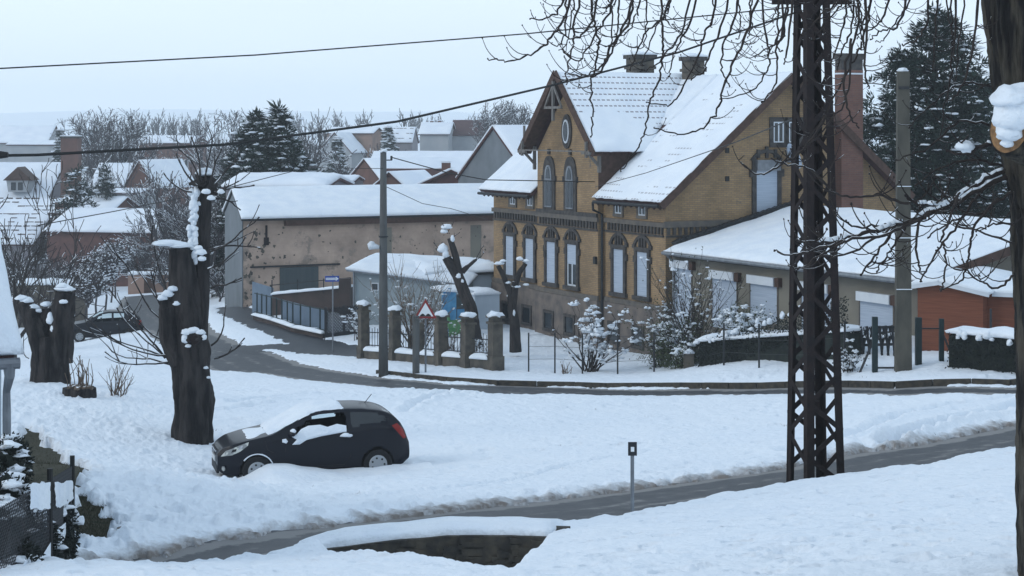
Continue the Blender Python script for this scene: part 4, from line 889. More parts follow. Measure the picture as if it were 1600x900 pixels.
m=MB(); m.bar(pc(-1,-1,5.6)+Vector((-.15,0,0)),pc(1,-1,5.6)+Vector((-.25,0,0)),.05,.12); m.build('clamp','rust',PYL)
# wooden/concrete poles
def pole(name,label,px,pyb,pyt,Y,w0,w1,m_,cat='pole',snowy=True,sq=False):
    b=gp(px,Y); zt=vz(pyt,Y); E=empty(name,b,0,label=label,cat=cat); h=zt-b.z
    m=MB()
    if sq: m.add([(-w0/2,-w0/3,-.5),(w0/2,-w0/3,-.5),(w0/2,w0/3,-.5),(-w0/2,w0/3,-.5),(-w1/2,-w1/3,h),(w1/2,-w1/3,h),(w1/2,w1/3,h),(-w1/2,w1/3,h)],[(0,3,2,1),(4,5,6,7),(0,1,5,4),(1,2,6,5),(2,3,7,6),(3,0,4,7)])
    else: m.tube([(0,0,-.5),(0,0,h*.5),(0,0,h)],[w0/2,(w0+w1)/4,w1/2],12)
    m.build('shaft',m_,E,not sq)
    return E,h
CPOL,h1=pole('concrete_power_pole','broad tapering concrete power pole on the verge beside the garden gate',1411,583,112,53,.46,.33,'concrete',sq=True)
for f in (.28,.45,.62): m=MB(); m.box((-.235+.06*f,-.2,h1*f),(.235-.06*f,-.14,h1*f+.02)); m.build('snow_ledge','snow',CPOL)
m=MB(); m.blob((0,0,h1+.03),.17,.13,.1); m.build('cap_snow','snow',CPOL,True)
m=MB(); m.box((-.15,-.14,h1-.5),(.15,-.10,h1-.42)); m.build('bolt_plate','metal_dark',CPOL)
LPOL,h2=pole('street_light_pole','slim grey pole with a small snowy lamp and overhead wires near the pillared fence',599,572,237,66,.36,.22,'concrete_dark')
zl_=vz(386,66)-LPOL.location.z
m=MB(); m.tube([(0,0,zl_-.05),(-.2,-.1,zl_)],.03,6); lam=m.build('lamp','zinc',LPOL); m=MB(); m.tube([(-.15,-.1,zl_),(-.38,-.15,zl_+.05),(-.5,-.2,zl_+.02)],[.07,.13,.12],10); m.blob((-.42,-.17,zl_+.1),.14,.12,.12); m.build('shade','white_pvc',lam,True)
m=MB(); m.tube([(0,0,h2*.62),(0,0,h2*.62+.05)],.175,12); m.build('band','metal_dark',LPOL); m=MB(); m.blob((0,0,h2+.02),.13,.13,.1); m.build('cap_snow','snow',LPOL,True)
m=MB(); m.bar((0,0,h2-.3),(.3,.1,h2-.3),.04); m.tube([(.28,.1,h2-.3),(.28,.1,h2-.15)],.04,6); m.build('bracket','metal_dark',LPOL)
# wires
def wire(label,pts,r=.018,group=None,name='overhead_wire',sag=0):
    m=MB(); P_=[Vector(p) for p in pts]; Q=[]
    for i in range(len(P_)-1):
        for k_ in range(10): t_=k_/10; q=P_[i].lerp(P_[i+1],t_); q.z-=sag*4*t_*(1-t_); Q.append(q)
    Q.append(P_[-1]); m.tube(Q,r,5); tag(m.build(name,'black_mark'),label,'wire')
pa=P(1240,40,31.4); 
wire('highest overhead wire running from far left up to the pylon',[P(-60,109,26),P(0,107,26.3),P(400,86,28),P(820,53,30),P(1250,10,31.4)],.011)
wire('thick black overhead wire sagging across the village roofs to the pylon',[P(-60,243,20),P(0,243,20.3),P(60,242,20.7),P(350,226,22.5),P(620,190,25),P(860,134,28),P(1060,82,30),P(1242,20,31.4)],.017)
m=MB(); q=P(4,242,20.3); m.tube([q+Vector((-.06,0,0)),q+Vector((.06,0,0))],[.05,.03],8); tag(m.build('wire_insulator','black_mark'),'black insulator sleeve on the thick wire at the frame edge','insulator')
tp=LPOL.location+Vector((0,0,h2))
wire('thin service wire from the slim grey pole to the villa front',[tp+Vector((.28,.1,-.2)),P(700,270,69),P(760,281,72),P(930,284,75.5)],.02)
wire('faint thin wire crossing in front of the beige barn roof',[tp+Vector((0,0,-1.2)),P(660,318,70),P(705,326,74),P(768,345,84)],.012)
wire('thin wire rising from the villa eave to the pylon',[P(930,292,69),P(1010,270,60),P(1150,222,42),P(1238,186,31.4)],.012)
wire('thin wire from the slim grey pole toward the left trees',[tp+Vector((0,0,-.6)),P(480,262,58),P(330,300,50),P(180,330,44),P(60,352,40)],.012)
# signs
def sign_tri():
    g=gp(665,66.5); zt=vz(500,66.5); E=empty('warning_sign',g,0,label='red-bordered triangular road sign showing a black double bump',cat='road sign')
    h=zt-g.z; m=MB(); m.tube([(0,0,-.3),(0,0,h+.6)],.035,8); m.build('pole','zinc',E)
    s_=.80; y=-.06
    def tri(s__,y0,y1): 
        R_=s__*.577; cz_=h+.30; return [(R_*math.cos(a),y0,cz_+R_*math.sin(a)) for a in (math.pi/2,math.pi*7/6,math.pi*11/6)]
    m=MB(); m.prism(tri(s_,y,0),(0,-.02,0)); b=m.build('sign_border','red_sign',E); m=MB(); m.prism(tri(s_*.70,y-.02,0),(0,-.004,0)); m.build('sign_face','white_sign',b)
    m=MB(); zc=h+.14; pts=[(-.2,zc)]+[(-.2+.4*i/20, zc+.02+.075*abs(math.sin(2*math.pi*i/20))) for i in range(21)]+[(.2,zc)]
    m.prism([(x,y-.024,z) for x,z in pts],(0,-.003,0)); m.build('bump_symbol','black_mark',b)
    m=MB(); m.blob((0,y-.01,h+.80),.05,.03,.03); m.build('sign_snow','snow',E,True)
sign_tri()
g=gp(520,77); zt=vz(440,77); E=empty('one_way_sign',g,R(8),label='blue rectangular one-way sign with white arrow on a thin pole',cat='road sign'); h=zt-g.z
m=MB(); m.tube([(0,0,-.3),(0,0,h+.3)],.03,8); m.build('pole','zinc',E); m=MB(); m.box((-.32,-.06,h),(.26,-.04,h+.24)); b=m.build('sign_face','blue_sign',E)
m=MB(); yy=-.062; m.prism([(-.29,yy,h+.075),(.12,yy,h+.075),(.12,yy,h+.03),(.24,yy,h+.12),(.12,yy,h+.21),(.12,yy,h+.165),(-.29,yy,h+.165)],(0,-.003,0)); ar=m.build('arrow','white_sign',b)
tx=bpy.data.curves.new('lettering','FONT'); tx.body='Einbahnstraße'; tx.size=.078; tx.align_x='CENTER'; tx.extrude=.001; to=bpy.data.objects.new('letters',tx); COL.objects.link(to); bpy.context.view_layer.update(); lm_=bpy.data.meshes.new_from_object(to.evaluated_get(bpy.context.evaluated_depsgraph_get())); bpy.data.objects.remove(to); lm_.materials.clear(); lm_.materials.append(M['blue_sign']); lo=bpy.data.objects.new('lettering',lm_); COL.objects.link(lo); lo.parent=b; lo.location=(-.06,-.067,h+.10); lo.rotation_euler=(R(90),0,0)
# ---- pillared stone fence ----
pil=[(568,541,470,73.2,.42),(617,556,478,71.6,.44),(655,562,500,70.2,.34),(689,566,486,69.2,.46),(731,572,488,68.0,.48),(774,576,487,67.0,.50)]
PF=empty('pillared_garden_fence',gp(774,67),0,label='garden fence of snow-capped stone pillars with black iron railings',cat='fence')
o=PF.location.copy(); pb=[]
for i,(px,yb,yt,Y,w_) in enumerate(pil):
    b=gp(px,Y)-o; zt=vz(yt,Y)-o.z; 
    top=zt-.42 if i!=2 else zt-.1
    m=MB(); T=Matrix.Translation(b)@Matrix.Rotation(R(118),4,'Z'); hw=w_*.82/2
    m.box((-hw,-hw,-.5),(hw,hw,top-b.z),T)
    if i!=2: m.box((-hw-.05,-hw-.05,top-b.z-.02),(hw+.05,hw+.05,top-b.z+.06),T); m.box((-hw+.02,-hw+.02,top-b.z+.061),(hw-.02,hw-.02,top-b.z+.2),T); m.box((-hw-.06,-hw-.06,top-b.z+.201),(hw+.06,hw+.06,top-b.z+.28),T)
    m.box((-hw-.04,-hw-.04,-.5),(hw+.04,hw+.04,.55),T)
    pl=m.build('pillar','sandstone',PF)
    if i!=2:
        m=MB(); m.blob((b.x,b.y,top+.29),hw+.10,hw+.10,.15,14,7,.12); m.build('pillar_snow','snow',pl,True)
    pb.append((b,top,hw))
for i in range(5):
    a,ta,ha=pb[i]; b,tb,hb=pb[i+1]; d=(b-a).normalized(); A_=a+d*(ha+.05); B_=b-d*(hb+.05); up=Vector((0,0,1))
    m=MB(); za=A_.z+.42; zb_=B_.z+.42
    m.add([A_+Vector((-.09,-.15,-.8)),B_+Vector((-.09,-.15,-.8)),B_+Vector((.09,.15,-.8)),A_+Vector((.09,.15,-.8)),Vector((A_.x-.09,A_.y-.15,za)),Vector((B_.x-.09,B_.y-.15,zb_)),Vector((B_.x+.09,B_.y+.15,zb_)),Vector((A_.x+.09,A_.y+.15,za))],[(0,3,2,1),(4,5,6,7),(0,1,5,4),(1,2,6,5),(2,3,7,6),(3,0,4,7)]); lw=m.build('low_wall','sandstone',PF)
    m=MB(); sheet(m,(A_.x-.13,A_.y-.2,za),(B_.x-.13,B_.y-.2,zb_),(B_.x+.13,B_.y+.2,zb_),(A_.x+.13,A_.y+.2,za),10,5,.17,.0,i,up=(0,0,1),ed=.12); m.build('wall_snow','snow',lw,True)
    m=MB()
    for zz in (.62,1.12): m.bar((A_.x,A_.y,A_.z+zz),(B_.x,B_.y,B_.z+zz),.035)
    n=max(3,int((B_-A_).length/.17))
    for k_ in range(1,n): q=A_.lerp(B_,k_/n); m.bar(q+Vector((0,0,.42)),q+Vector((0,0,1.28+.05*(k_%2))),.024)
    m.build('railing','metal_dark',PF)
# wooden post in front of the fence
g=gp(650,66.2); m=MB(); m.tube([(0,0,-.3),(0,0,vz(500,66.2)-g.z)],.13,8); m.blob((0,0,vz(500,66.2)-g.z+.03),.14,.14,.12); tag(m.build('stub_post','concrete_dark',None,False,g),'short thick dark post close beside the triangular sign','post')
# driveway fence
Fp=[(398,499),(428,507),(462,519),(508,529)]
pts=[G(*p) for p in Fp]; E=empty('driveway_fence',pts[0],0,label='low dark green rail fence with snow-topped base along the driveway',cat='fence'); o=pts[0]
Q=[p-o for p in pts]
for i in range(len(Q)-1):
    a,b=Q[i],Q[i+1]; m=MB(); n=max(2,int((b-a).length/.75))
    m.add([a+Vector((-.08,-.1,-.5)),b+Vector((-.08,-.1,-.5)),b+Vector((.08,.1,-.5)),a+Vector((.08,.1,-.5)),a+Vector((-.08,-.1,.22)),b+Vector((-.08,-.1,.22)),b+Vector((.08,.1,.22)),a+Vector((.08,.1,.22))],[(0,3,2,1),(4,5,6,7),(0,1,5,4),(1,2,6,5),(2,3,7,6),(3,0,4,7)]); lw=m.build('base_wall','darkwall',E)
    m=MB(); sheet(m,a+Vector((-.16,-.2,.22)),b+Vector((-.16,-.2,.22)),b+Vector((.14,.15,.22)),a+Vector((.14,.15,.22)),8,4,.12,0,i,up=(0,0,1),ed=.1); m.build('base_snow','snow',lw,True)
    m=MB()
    for zz in (.35,1.25): m.bar(a+Vector((0,0,zz)),b+Vector((0,0,zz)),.045)
    for k_ in range(n*1): q=a.lerp(b,(k_+.5)/n); m.bar(q+Vector((0,0,.2)),q+Vector((0,0,1.3)),.06)
    m.build('rail_panel','metal_green',E)
m=MB(); a,b=Q[1]+Vector((.3,.25,0)),Q[3]+Vector((.1,.25,0)); m.add([a+Vector((0,0,.1)),b+Vector((0,0,.1)),b+Vector((0,0,1.15)),a+Vector((0,0,1.15)),a+Vector((.02,.05,.1)),b+Vector((.02,.05,.1)),b+Vector((.02,.05,1.15)),a+Vector((.02,.05,1.15))],[(0,1,2,3),(7,6,5,4),(3,2,6,7),(0,4,5,1)]); m.build('privacy_board','bluegrey',E)
# lattice gate
a=G(509,531); b=G(566,524); E=empty('lattice_fence',a,0,label='dark diamond lattice fence panel beside the driveway, snow showing through',cat='fence'); b=b-a; d=b.normalized(); L_=b.length; th_=math.atan2(d.y,d.x)
m=MB(); hh=1.15; n=14; up=Vector((0,0,1)); s0=.2
for k_ in range(-6,n+1):
    for sg in (1,-1):
        u0=k_*L_/n; u1_=u0+hh*.9
        if sg<0: u0,u1_=u1_,u0
        z0,z1=s0,s0+hh; 
        # clip to the panel
        def cl(u0,z0,u1_,z1):
            P0=[u0,z0];P1=[u1_,z1]
            for A,Bp in ((P0,P1),(P1,P0)):
                if A[0]<0: f=(0-A[0])/(Bp[0]-A[0]+1e-9); A[1]+=f*(Bp[1]-A[1]); A[0]=0
                if A[0]>L_: f=(L_-A[0])/(Bp[0]-A[0]+1e-9); A[1]+=f*(Bp[1]-A[1]); A[0]=L_
            return P0,P1
        if max(u0,u1_)<0 or min(u0,u1_)>L_: continue
        A,Bp=cl(u0,z0,u1_,z1)
        if abs(A[1]-Bp[1])<.05: continue
        m.bar(d*A[0]+up*A[1]+Vector((0,.015*sg,0)),d*Bp[0]+up*Bp[1]+Vector((0,.015*sg,0)),.05,.02,up=Vector((-d.y,d.x,0)))
tag(m.build('lattice','metal_dark',E),kind='stuff')
for u_ in (0,L_/2,L_): m=MB(); m.bar(d*u_+up*-.3,d*u_+up*1.4,.11); m.build('post','metal_dark',E)
m=MB(); m.bar(d*0+up*.12,d*L_+up*.12,.14,.3); m.build('base_board','metal_dark',E)
m=MB(); sheet(m,d*0+up*.3+Vector((0,-.3,-.3)),d*L_+Vector((0,-.3,0)),d*L_+Vector((0,-.05,.06)),d*0+Vector((0,-.05,.06)),6,3,.08,0,2,up=(0,0,1)); m.build('base_snow','snow',E,True)
# grey gate wall and dark yard wall below the barn
def wallseg(name,label,cat,a,b,h0,h1,th_,m_,snow=None,pn='panel'):
    E=empty(name,a,0,label=label,cat=cat); b=b-a; d=b.normalized(); nn=Vector((-d.y,d.x,0))*th_
    m=MB(); m.add([Vector((0,0,-.6)),b+Vector((0,0,-.6)),b+nn+Vector((0,0,-.6)),nn+Vector((0,0,-.6)),Vector((0,0,h0)),b+Vector((0,0,h1)),b+nn+Vector((0,0,h1)),nn+Vector((0,0,h0))],[(0,3,2,1),(4,5,6,7),(0,1,5,4),(1,2,6,5),(2,3,7,6),(3,0,4,7)]); w_=m.build(pn,m_,E)
    if snow: m=MB(); sheet(m,Vector((0,0,h0))-nn*.5,b+Vector((0,0,h1))-nn*.5,b+nn*1.5+Vector((0,0,h1)),nn*1.5+Vector((0,0,h0)),16,4,snow,.02,3,up=(0,0,1),ed=.12); m.build('wall_snow','snow',w_,True)
    return E,b
a=gp(394,91.5); b=gp(425,89.5); E,bb=wallseg('blue_grey_gate','plain blue-grey metal gate at the barn corner','gate',a,b,1.62,1.42,.08,'bluegrey')
m=MB(); m.box((.18,-.06,.95),(.3,.0,1.07)); m.build('handle','metal_dark',E)
a=gp(425,89.5); b=gp(548,88); E,bb=wallseg('yard_wall','brown yard wall with a strip of snow and thin rail below the barn gate','wall',a,b,1.1,1.35,.25,'darkwall',.12,'wall')
m=MB(); m.bar(Vector((0,0,1.55)),bb+Vector((0,0,1.8)),.04); 
for q in (0,.33,.66,1): m.bar(bb*q+Vector((0,0,1.1)),bb*q+Vector((0,0,1.8)),.05)
m.build('hand_rail','metal_dark',E)
a=gp(538,87.8); m=MB(); m.box((-.25,-.2,-.5),(.3,.2,vz(435,87.8)-a.z)); tag(m.build('brown_gate_pier','darkwall',None,False,a),'brown masonry pier between the yard wall and the pale shed','pier')
# ---- wire fence of the villa garden ----
WF=empty('wire_garden_fence',gp(826,67),0,label='thin wire fence on slim dark posts in front of the villa garden',cat='fence'); o=WF.location.copy()
wf=[(826,66.6,520),(867,66.3,512),(910,65.8,508),(965,65.2,510),(1022,64.6,516),(1075,64.,520),(1131,60.8,497),(1186,58.6,492),(1240,57,494),(1320,55,496)]
tops=[]
for px,Y,pt in wf:
    b=gp(px,Y)-o; h=min(1.5,vz(pt,Y)-o.z-b.z); m=MB(); m.bar(b+Vector((0,0,-.3)),b+Vector((0,0,h)),.055); m.build('post','metal_dark',WF); tops.append(b+Vector((0,0,h)))
m=MB()
for dz in (.08,.5,.95):
    for i in range(len(tops)-1): m.tube([tops[i]-Vector((0,0,dz)),tops[i+1]-Vector((0,0,dz))],.007,4,False)
m.build('strand','metal_dark',WF)
g=gp(1076,63.7); m=MB(); m.box((-.17,-.15,-.4),(.17,.15,.62)); sp_=m.build('short_stone_post','sandstone',None,False,g); tag(sp_,'short squat stone post at the start of the clipped hedge','post'); m=MB(); m.blob((0,0,.64),.2,.18,.12); m.build('post_snow','snow',sp_,True)
# ---- picket fence behind the hedge ----
a=gp(1165,60.8); b=gp(1400,55.2); E=empty('picket_fence',a,0,label='dark low picket fence with jagged snowy tips behind the hedge',cat='fence'); b=b-a; m=MB(); n=52
for k_ in range(n+1):
    q=b*(k_/n); m.bar(q+Vector((0,0,-.3)),q+Vector((.12*(1 if k_%2 else -1),0,1.02)),.07,.02); m.bar(q+Vector((0,0,.5)),q+Vector((.14*(-1 if k_%2 else 1),0,1.0)),.06,.02)
tag(m.build('pickets','metal_dark',E),kind='stuff'); m=MB(); m.bar(Vector((0,.04,.45)),b+Vector((0,.04,.45)),.05,.08); m.bar(Vector((0,.04,.8)),b+Vector((0,.04,.8)),.05,.08); m.build('rail','metal_dark',E)
m=MB(); 
for k_ in range(n): q=b*((k_+.5)/n); m.blob(q+Vector((0,0,.62+.2*rnd.random())),.09,.05,.06,5,3)
tag(m.build('picket_snow','snow',E,True),kind='stuff')
# ---- garden gate right ----
GE=empty('metal_garden_gate',gp(1400,53.6),0,label='open-framed dark metal garden gate either side of the broad concrete pole',cat='gate'); o=GE.location.copy()
for px,pt,w_ in ((1367,495,.15),(1403,500,.08),(1435,496,.17),(1471,498,.13)):
    b=gp(px,53.4)-o; h=vz(pt,53.4)-o.z; m=MB(); m.bar(b+Vector((0,0,-.4)),Vector((b.x,b.y,h)),w_); m.build('post','metal_green',GE)
m=MB(); a=gp(1367,53.4)-o; b=gp(1403,53.4)-o
m.bar(Vector((a.x,a.y,1.3)),Vector((b.x,b.y,1.3)),.05); m.bar(Vector((a.x,a.y,.12)),Vector((b.x,b.y,.12)),.05); a2=gp(1435,53.4)-o; b2=gp(1471,53.4)-o; m.bar(Vector((a2.x,a2.y,1.25)),Vector((b2.x,b2.y,1.25)),.04); m.bar(Vector((a2.x,a2.y,.12)),Vector((b2.x,b2.y,.12)),.05); m.build('gate_frame','metal_dark',GE)
m=MB(); q=gp(1341,53.8)-o; m.bar(q,Vector((a.x,a.y,1.0)),.05); m.build('strut','metal_dark',GE)
m=MB(); q=gp(1492,53.)-o; m.bar(Vector((b2.x,b2.y,1.2)),Vector((q.x,q.y,.3)),.04); m.build('strut','metal_dark',GE)
g=gp(1548,52); m=MB(); m.bar((0,0,-.3),(0,0,1.75),.05); tag(m.build('hedge_post','metal_dark',None,False,g),'thin dark post rising out of the hedge beside the orange shed','post')
# ================= hedges and shrubs =================
def hedge(name,label,a,b,h,dpt,seed):
    E=empty(name,a,0,label=label,cat='hedge'); b=b-a; d=b.normalized(); nn=Vector((-d.y,d.x,0)); L_=b.length; rb=random.Random(seed)
    m=MB(); m.prism([nn*.08+Vector((0,0,-.3)),nn*(dpt-.08)+Vector((0,0,-.3)),nn*(dpt-.08)+Vector((0,0,h-.06)),nn*.08+Vector((0,0,h-.06))],b)
    for k_ in range(int(L_*700)):
        u_=rb.uniform(0,L_); z=rb.uniform(.02,h); side=rb.random()
        q=d*u_+Vector((0,0,z+b.z*u_/L_))+nn*(rb.uniform(-.06,.08) if side<.75 else rb.uniform(0,dpt)); 
        if side>=.75: q.z=h+b.z*u_/L_+rb.uniform(-.05,.03)
        dr=Vector((rb.gauss(0,1),rb.gauss(-.6,1),rb.gauss(0,1))).normalized(); m.leaf(q,dr,Vector((rb.gauss(0,1),rb.gauss(0,1),rb.gauss(0,1))).normalized(),rb.uniform(.05,.11),.05)
    m.build('foliage','hedge',E)
    m=MB(); sheet(m,Vector((0,0,h))-nn*.05,b+Vector((0,0,h))-nn*.05,b+nn*dpt+Vector((0,0,h)),nn*dpt+Vector((0,0,h)),int(L_*5),8,.2,.06,seed,rough=.5,up=(0,0,1),ed=.22)
    for k_ in range(int(L_*5)): q=d*rb.uniform(0,L_); m.blob(q+Vector((0,0,h-rb.uniform(-.04,.16)+b.z*q.length/L_))-nn*rb.uniform(.02,.1),rb.uniform(.06,.16),.1,rb.uniform(.06,.14),7,4)
    m.build('hedge_snow','snow',E,True)
hedge('clipped_hedge','long dark clipped hedge with a thick loaf of snow along its top',gp(1089,62.6),gp(1322,56.0),1.0,.8,1)
hedge('clipped_hedge','shorter dark hedge with ragged snow top in front of the orange shed',gp(1480,52.6),gp(1640,50.2),1.08,.8,2)
def shrub(name,label,loc,stems,h,spread,leafy=0,snowb=30,seed=0,lm='leaf',tw='twig',sr=.012,bend=.5,blob=(.06,.13),cat='shrub',trunk=None,lsize=.08,sub=5,lowleaf=0,tilt=.5):
    E=empty(name,loc,0,label=label,cat=cat); rb=random.Random(seed); m=MB(); tips=[]
    for k_ in range(stems):
        a=rb.uniform(0,6.28); t_=rb.uniform(.1,1)*tilt; L_=h*rb.uniform(.65,1.05); p=Vector((rb.uniform(-.2,.2)*spread,rb.uniform(-.2,.2)*spread,0)); d=Vector((math.cos(a)*t_,math.sin(a)*t_,1)).normalized(); pts=[p]; n=7
        for i in range(n): d=(d+Vector((rb.gauss(0,.12),rb.gauss(0,.12),.02))+Vector((math.cos(a),math.sin(a),0))*.06*bend).normalized(); pts.append(pts[-1]+d*L_/n)
        m.tube(pts,[sr*(1.6-1.3*i/n) for i in range(n+1)],4); tips.append(pts[-1])
        for j in range(sub):
            i=rb.randrange(2,n+1); q=pts[i]; dd=(d+Vector((rb.gauss(0,.7),rb.gauss(0,.7),rb.uniform(-.1,.6)))).normalized(); l2=L_*rb.uniform(.12,.32); mid=q+dd*l2*.5; e_=mid+(dd+Vector((0,0,.35))).normalized()*l2*.5
            m.tube([q,mid,e_],[sr*.6,sr*.5,sr*.3],3); tips+=[e_,mid]
    tag(m.build('stems',tw,E),kind='stuff')
    if leafy:
        m=MB()
        for k_ in range(leafy):
            q=rb.choice(tips)+Vector((rb.gauss(0,.12),rb.gauss(0,.12),rb.gauss(0,.12)))
            if lowleaf and rb.random()<lowleaf: q.z*=rb.uniform(.1,.7); q.x*=.8
            dr=Vector((rb.gauss(0,1),rb.gauss(0,1),rb.gauss(-.3,.7))).normalized(); m.leaf(q,dr,Vector((rb.gauss(0,.6),rb.gauss(0,.6),1)).normalized(),rb.uniform(.7,1.3)*lsize,lsize*.55)
        tag(m.build('leaves',lm,E),kind='stuff')
    if snowb:
        m=MB()
        for k_ in range(int(snowb*1.7)):
            q=rb.choice(tips)+Vector((rb.gauss(0,.05),rb.gauss(0,.05),.02)); r_=rb.uniform(*blob)*rb.choice((.35,.5,.75,1.0))
            for j in range(3): m.blob(q+Vector((rb.gauss(0,r_*.8),rb.gauss(0,r_*.8),rb.gauss(0,r_*.3))),r_*rb.uniform(.6,1.3),r_*rb.uniform(.6,1.1),r_*.6,7,5,.25)
        tag(m.build('clinging_snow','snow',E,True),kind='stuff')
    return E
shrub('snowy_shrub','bare dark shrub loaded with big rounded snow clumps before the villa',gp(921,66.8),16,2.3,1.3,0,75,3,blob=(.07,.15),tilt=.85,sub=7,sr=.02)
shrub('evergreen_shrub','broad leafy dark shrub dusted with snow at the villa corner',gp(1035,67),26,2.3,1.8,2600,110,4,blob=(.04,.09),tilt=.8,lowleaf=.6,sub=7)
shrub('twiggy_shrub','tall upright twiggy shrub with speckled snow beside the annex door',gp(1085,65.2),34,3.7,1.4,500,90,5,blob=(.03,.07),tilt=.33,sub=9,sr=.016)
shrub('leafy_holly','olive green leafy bush below the twiggy shrub by the stone post',gp(1068,64.6),16,1.9,1.2,3000,40,6,blob=(.04,.09),lm='leaf',tilt=.6,lowleaf=.7)
shrub('low_snowy_bush','low mound of snow-flecked leaves just behind the long hedge',gp(1168,62.8),22,1.6,1.2,1500,120,7,blob=(.05,.1),tilt=.9,sub=6)
shrub('low_grass_tuft','small brown dry tuft in snow by the concrete pole gate',gp(1325,54.2),18,.8,.5,300,25,12,lm='hedge',blob=(.04,.09),tilt=.7,cat='plant')
shrub('bare_garden_bush','tall fan of brown twigs with tiny snow tufts behind the triangular sign',gp(648,72.5),36,3.3,1.4,0,85,8,tw='twigpale',blob=(.03,.07),tilt=.42,sub=9,sr=.018)
shrub('garden_twigs','low tangle of pale snowy twigs behind the iron railings',gp(705,71),22,1.4,1.2,0,70,9,tw='twigpale',blob=(.03,.06),tilt=.7,sub=7)
shrub('railing_plants','small dead stems with snow between the stone pillars',gp(745,69.5),16,1.0,1.0,0,50,10,tw='twigpale',blob=(.03,.06),tilt=.7,sub=5,cat='plant')
shrub('dead_perennials','few brown dead stalks sticking from snow in the villa garden',gp(885,65.9),10,.55,.7,0,8,11,tw='twigpale',blob=(.02,.04),tilt=.4,sub=2,cat='plant')
shrub('yard_shrub','small dark snowy bush behind the lattice fence',gp(560,80),14,1.5,.8,0,50,13,blob=(.04,.08),tilt=.6)
# planter stump with shoots
g=G(124,632); E=empty('stump_planter',g,R(10),label='low dark log planter with upright dry shoots by the cleft stump',cat='planter')
m=MB(); m.tube([(0,0,-.1),(0,0,.2),(0,0,.42)],[.36,.42,.40],16,fn=lambda i,t:1+.06*math.sin(t*8+i)); m.build('log_rim','bark_pollard',E)
m=MB(); rb=random.Random(4)
for k_ in range(40): a=rb.uniform(0,6.28); r_=rb.uniform(0,.36); m.blob((r_*math.cos(a),r_*math.sin(a),.42),.08,.08,.07,6,4)
m.build('planter_snow','twigpale',E,True)
m=MB()
for k_ in range(26): a=rb.uniform(0,6.28); r_=rb.uniform(0,.33); x,y=r_*math.cos(a),r_*math.sin(a); h=rb.uniform(.3,.85); m.tube([(x,y,.4),(x+rb.gauss(0,.04),y,.4+h*.5),(x+rb.gauss(0,.1),y,.4+h)],[.012,.010,.007],4)
tag(m.build('shoots','twigpale',E),kind='stuff')
shrub('dry_shoots','cluster of curved dry stems rising from snow right of the log planter',G(182,632),16,1.15,1.0,0,0,15,tw='twigpale',tilt=.5,sub=2,sr=.012,cat='plant')
# bottom left garden: dark shrub, chain-link fence
def leafmass(name,label,boxes,n,seed,snown=60,cat='bush',ls=.07,m_='hedge',sm='snow',core=True):
    rb=random.Random(seed); o=Vector(boxes[0][0]); E=empty(name,o,0,label=label,cat=cat); m=MB(); tot=sum(b[1].x*b[1].z for b in boxes); sn=MB()
    for c,r_ in boxes:
        c=Vector(c)-o
        if core: m.blob(c,r_.x*.8,r_.y*.8,r_.z*.8,12,7,.15,rb)
        for k_ in range(int(n*r_.x*r_.z/tot)):
            v=Vector((rb.gauss(0,1),rb.gauss(0,1),rb.gauss(0,1))).normalized(); q=c+Vector((v.x*r_.x,v.y*r_.y,v.z*r_.z))*rb.uniform(.75,1.08)
            m.leaf(q,(v+Vector((rb.gauss(0,.6),rb.gauss(0,.6),rb.gauss(-.2,.6)))).normalized(),Vector((rb.gauss(0,1),rb.gauss(0,1),rb.gauss(0,1))).normalized(),ls*rb.uniform(.6,1.4),ls*.5)
        for k_ in range(int(snown*r_.x*r_.z/tot)):
            v=Vector((rb.gauss(0,1),rb.gauss(-.3,1),abs(rb.gauss(.3,.7)))).normalized(); q=c+Vector((v.x*r_.x,v.y*r_.y,v.z*r_.z))*1.0; s_=rb.uniform(.5,1.5)*ls*1.2; sn.blob(q,s_*rb.uniform(.8,1.8),s_,s_*.6,8,5,.25,rb)
    tag(m.build('foliage',m_,E),kind='stuff'); tag(sn.build('clinging_snow',sm,E,True),kind='stuff'); return E
V3=Vector
leafmass('garden_shrub','dark snow-laden shrub below the white cottage wall',[(P(14,735,20.3),V3((.22,.4,.36))),(P(-15,800,19.5),V3((.4,.4,.42)))],5000,1,60,ls=.05)
leafmass('low_juniper','black-green juniper with snow pads behind the chain-link fence',[(P(38,855,20.6),V3((.40,.4,.36))),(P(102,840,22.6),V3((.13,.3,.40))),(P(0,890,19),V3((.4,.4,.35)))],6500,2,50,ls=.05)
E=empty('chain_link_fence',gp(78,20.3),0,label='chain-link fence with two black posts and snow stuck in its mesh',cat='fence'); o=E.location.copy()
pA=P(78,900,20.3)-o; tA=P(78,732,20.3)-o; pB=P(113,870,24)-o; tB=P(113,712,24)-o; pC=P(-20,930,17.5)-o; tC=P(-20,790,17.5)-o
for a,b in ((pA,tA),(pB,tB)): m=MB(); m.tube([a+V3((0,0,-.3)),b],.033,8); m.build('post','black_mark',E)
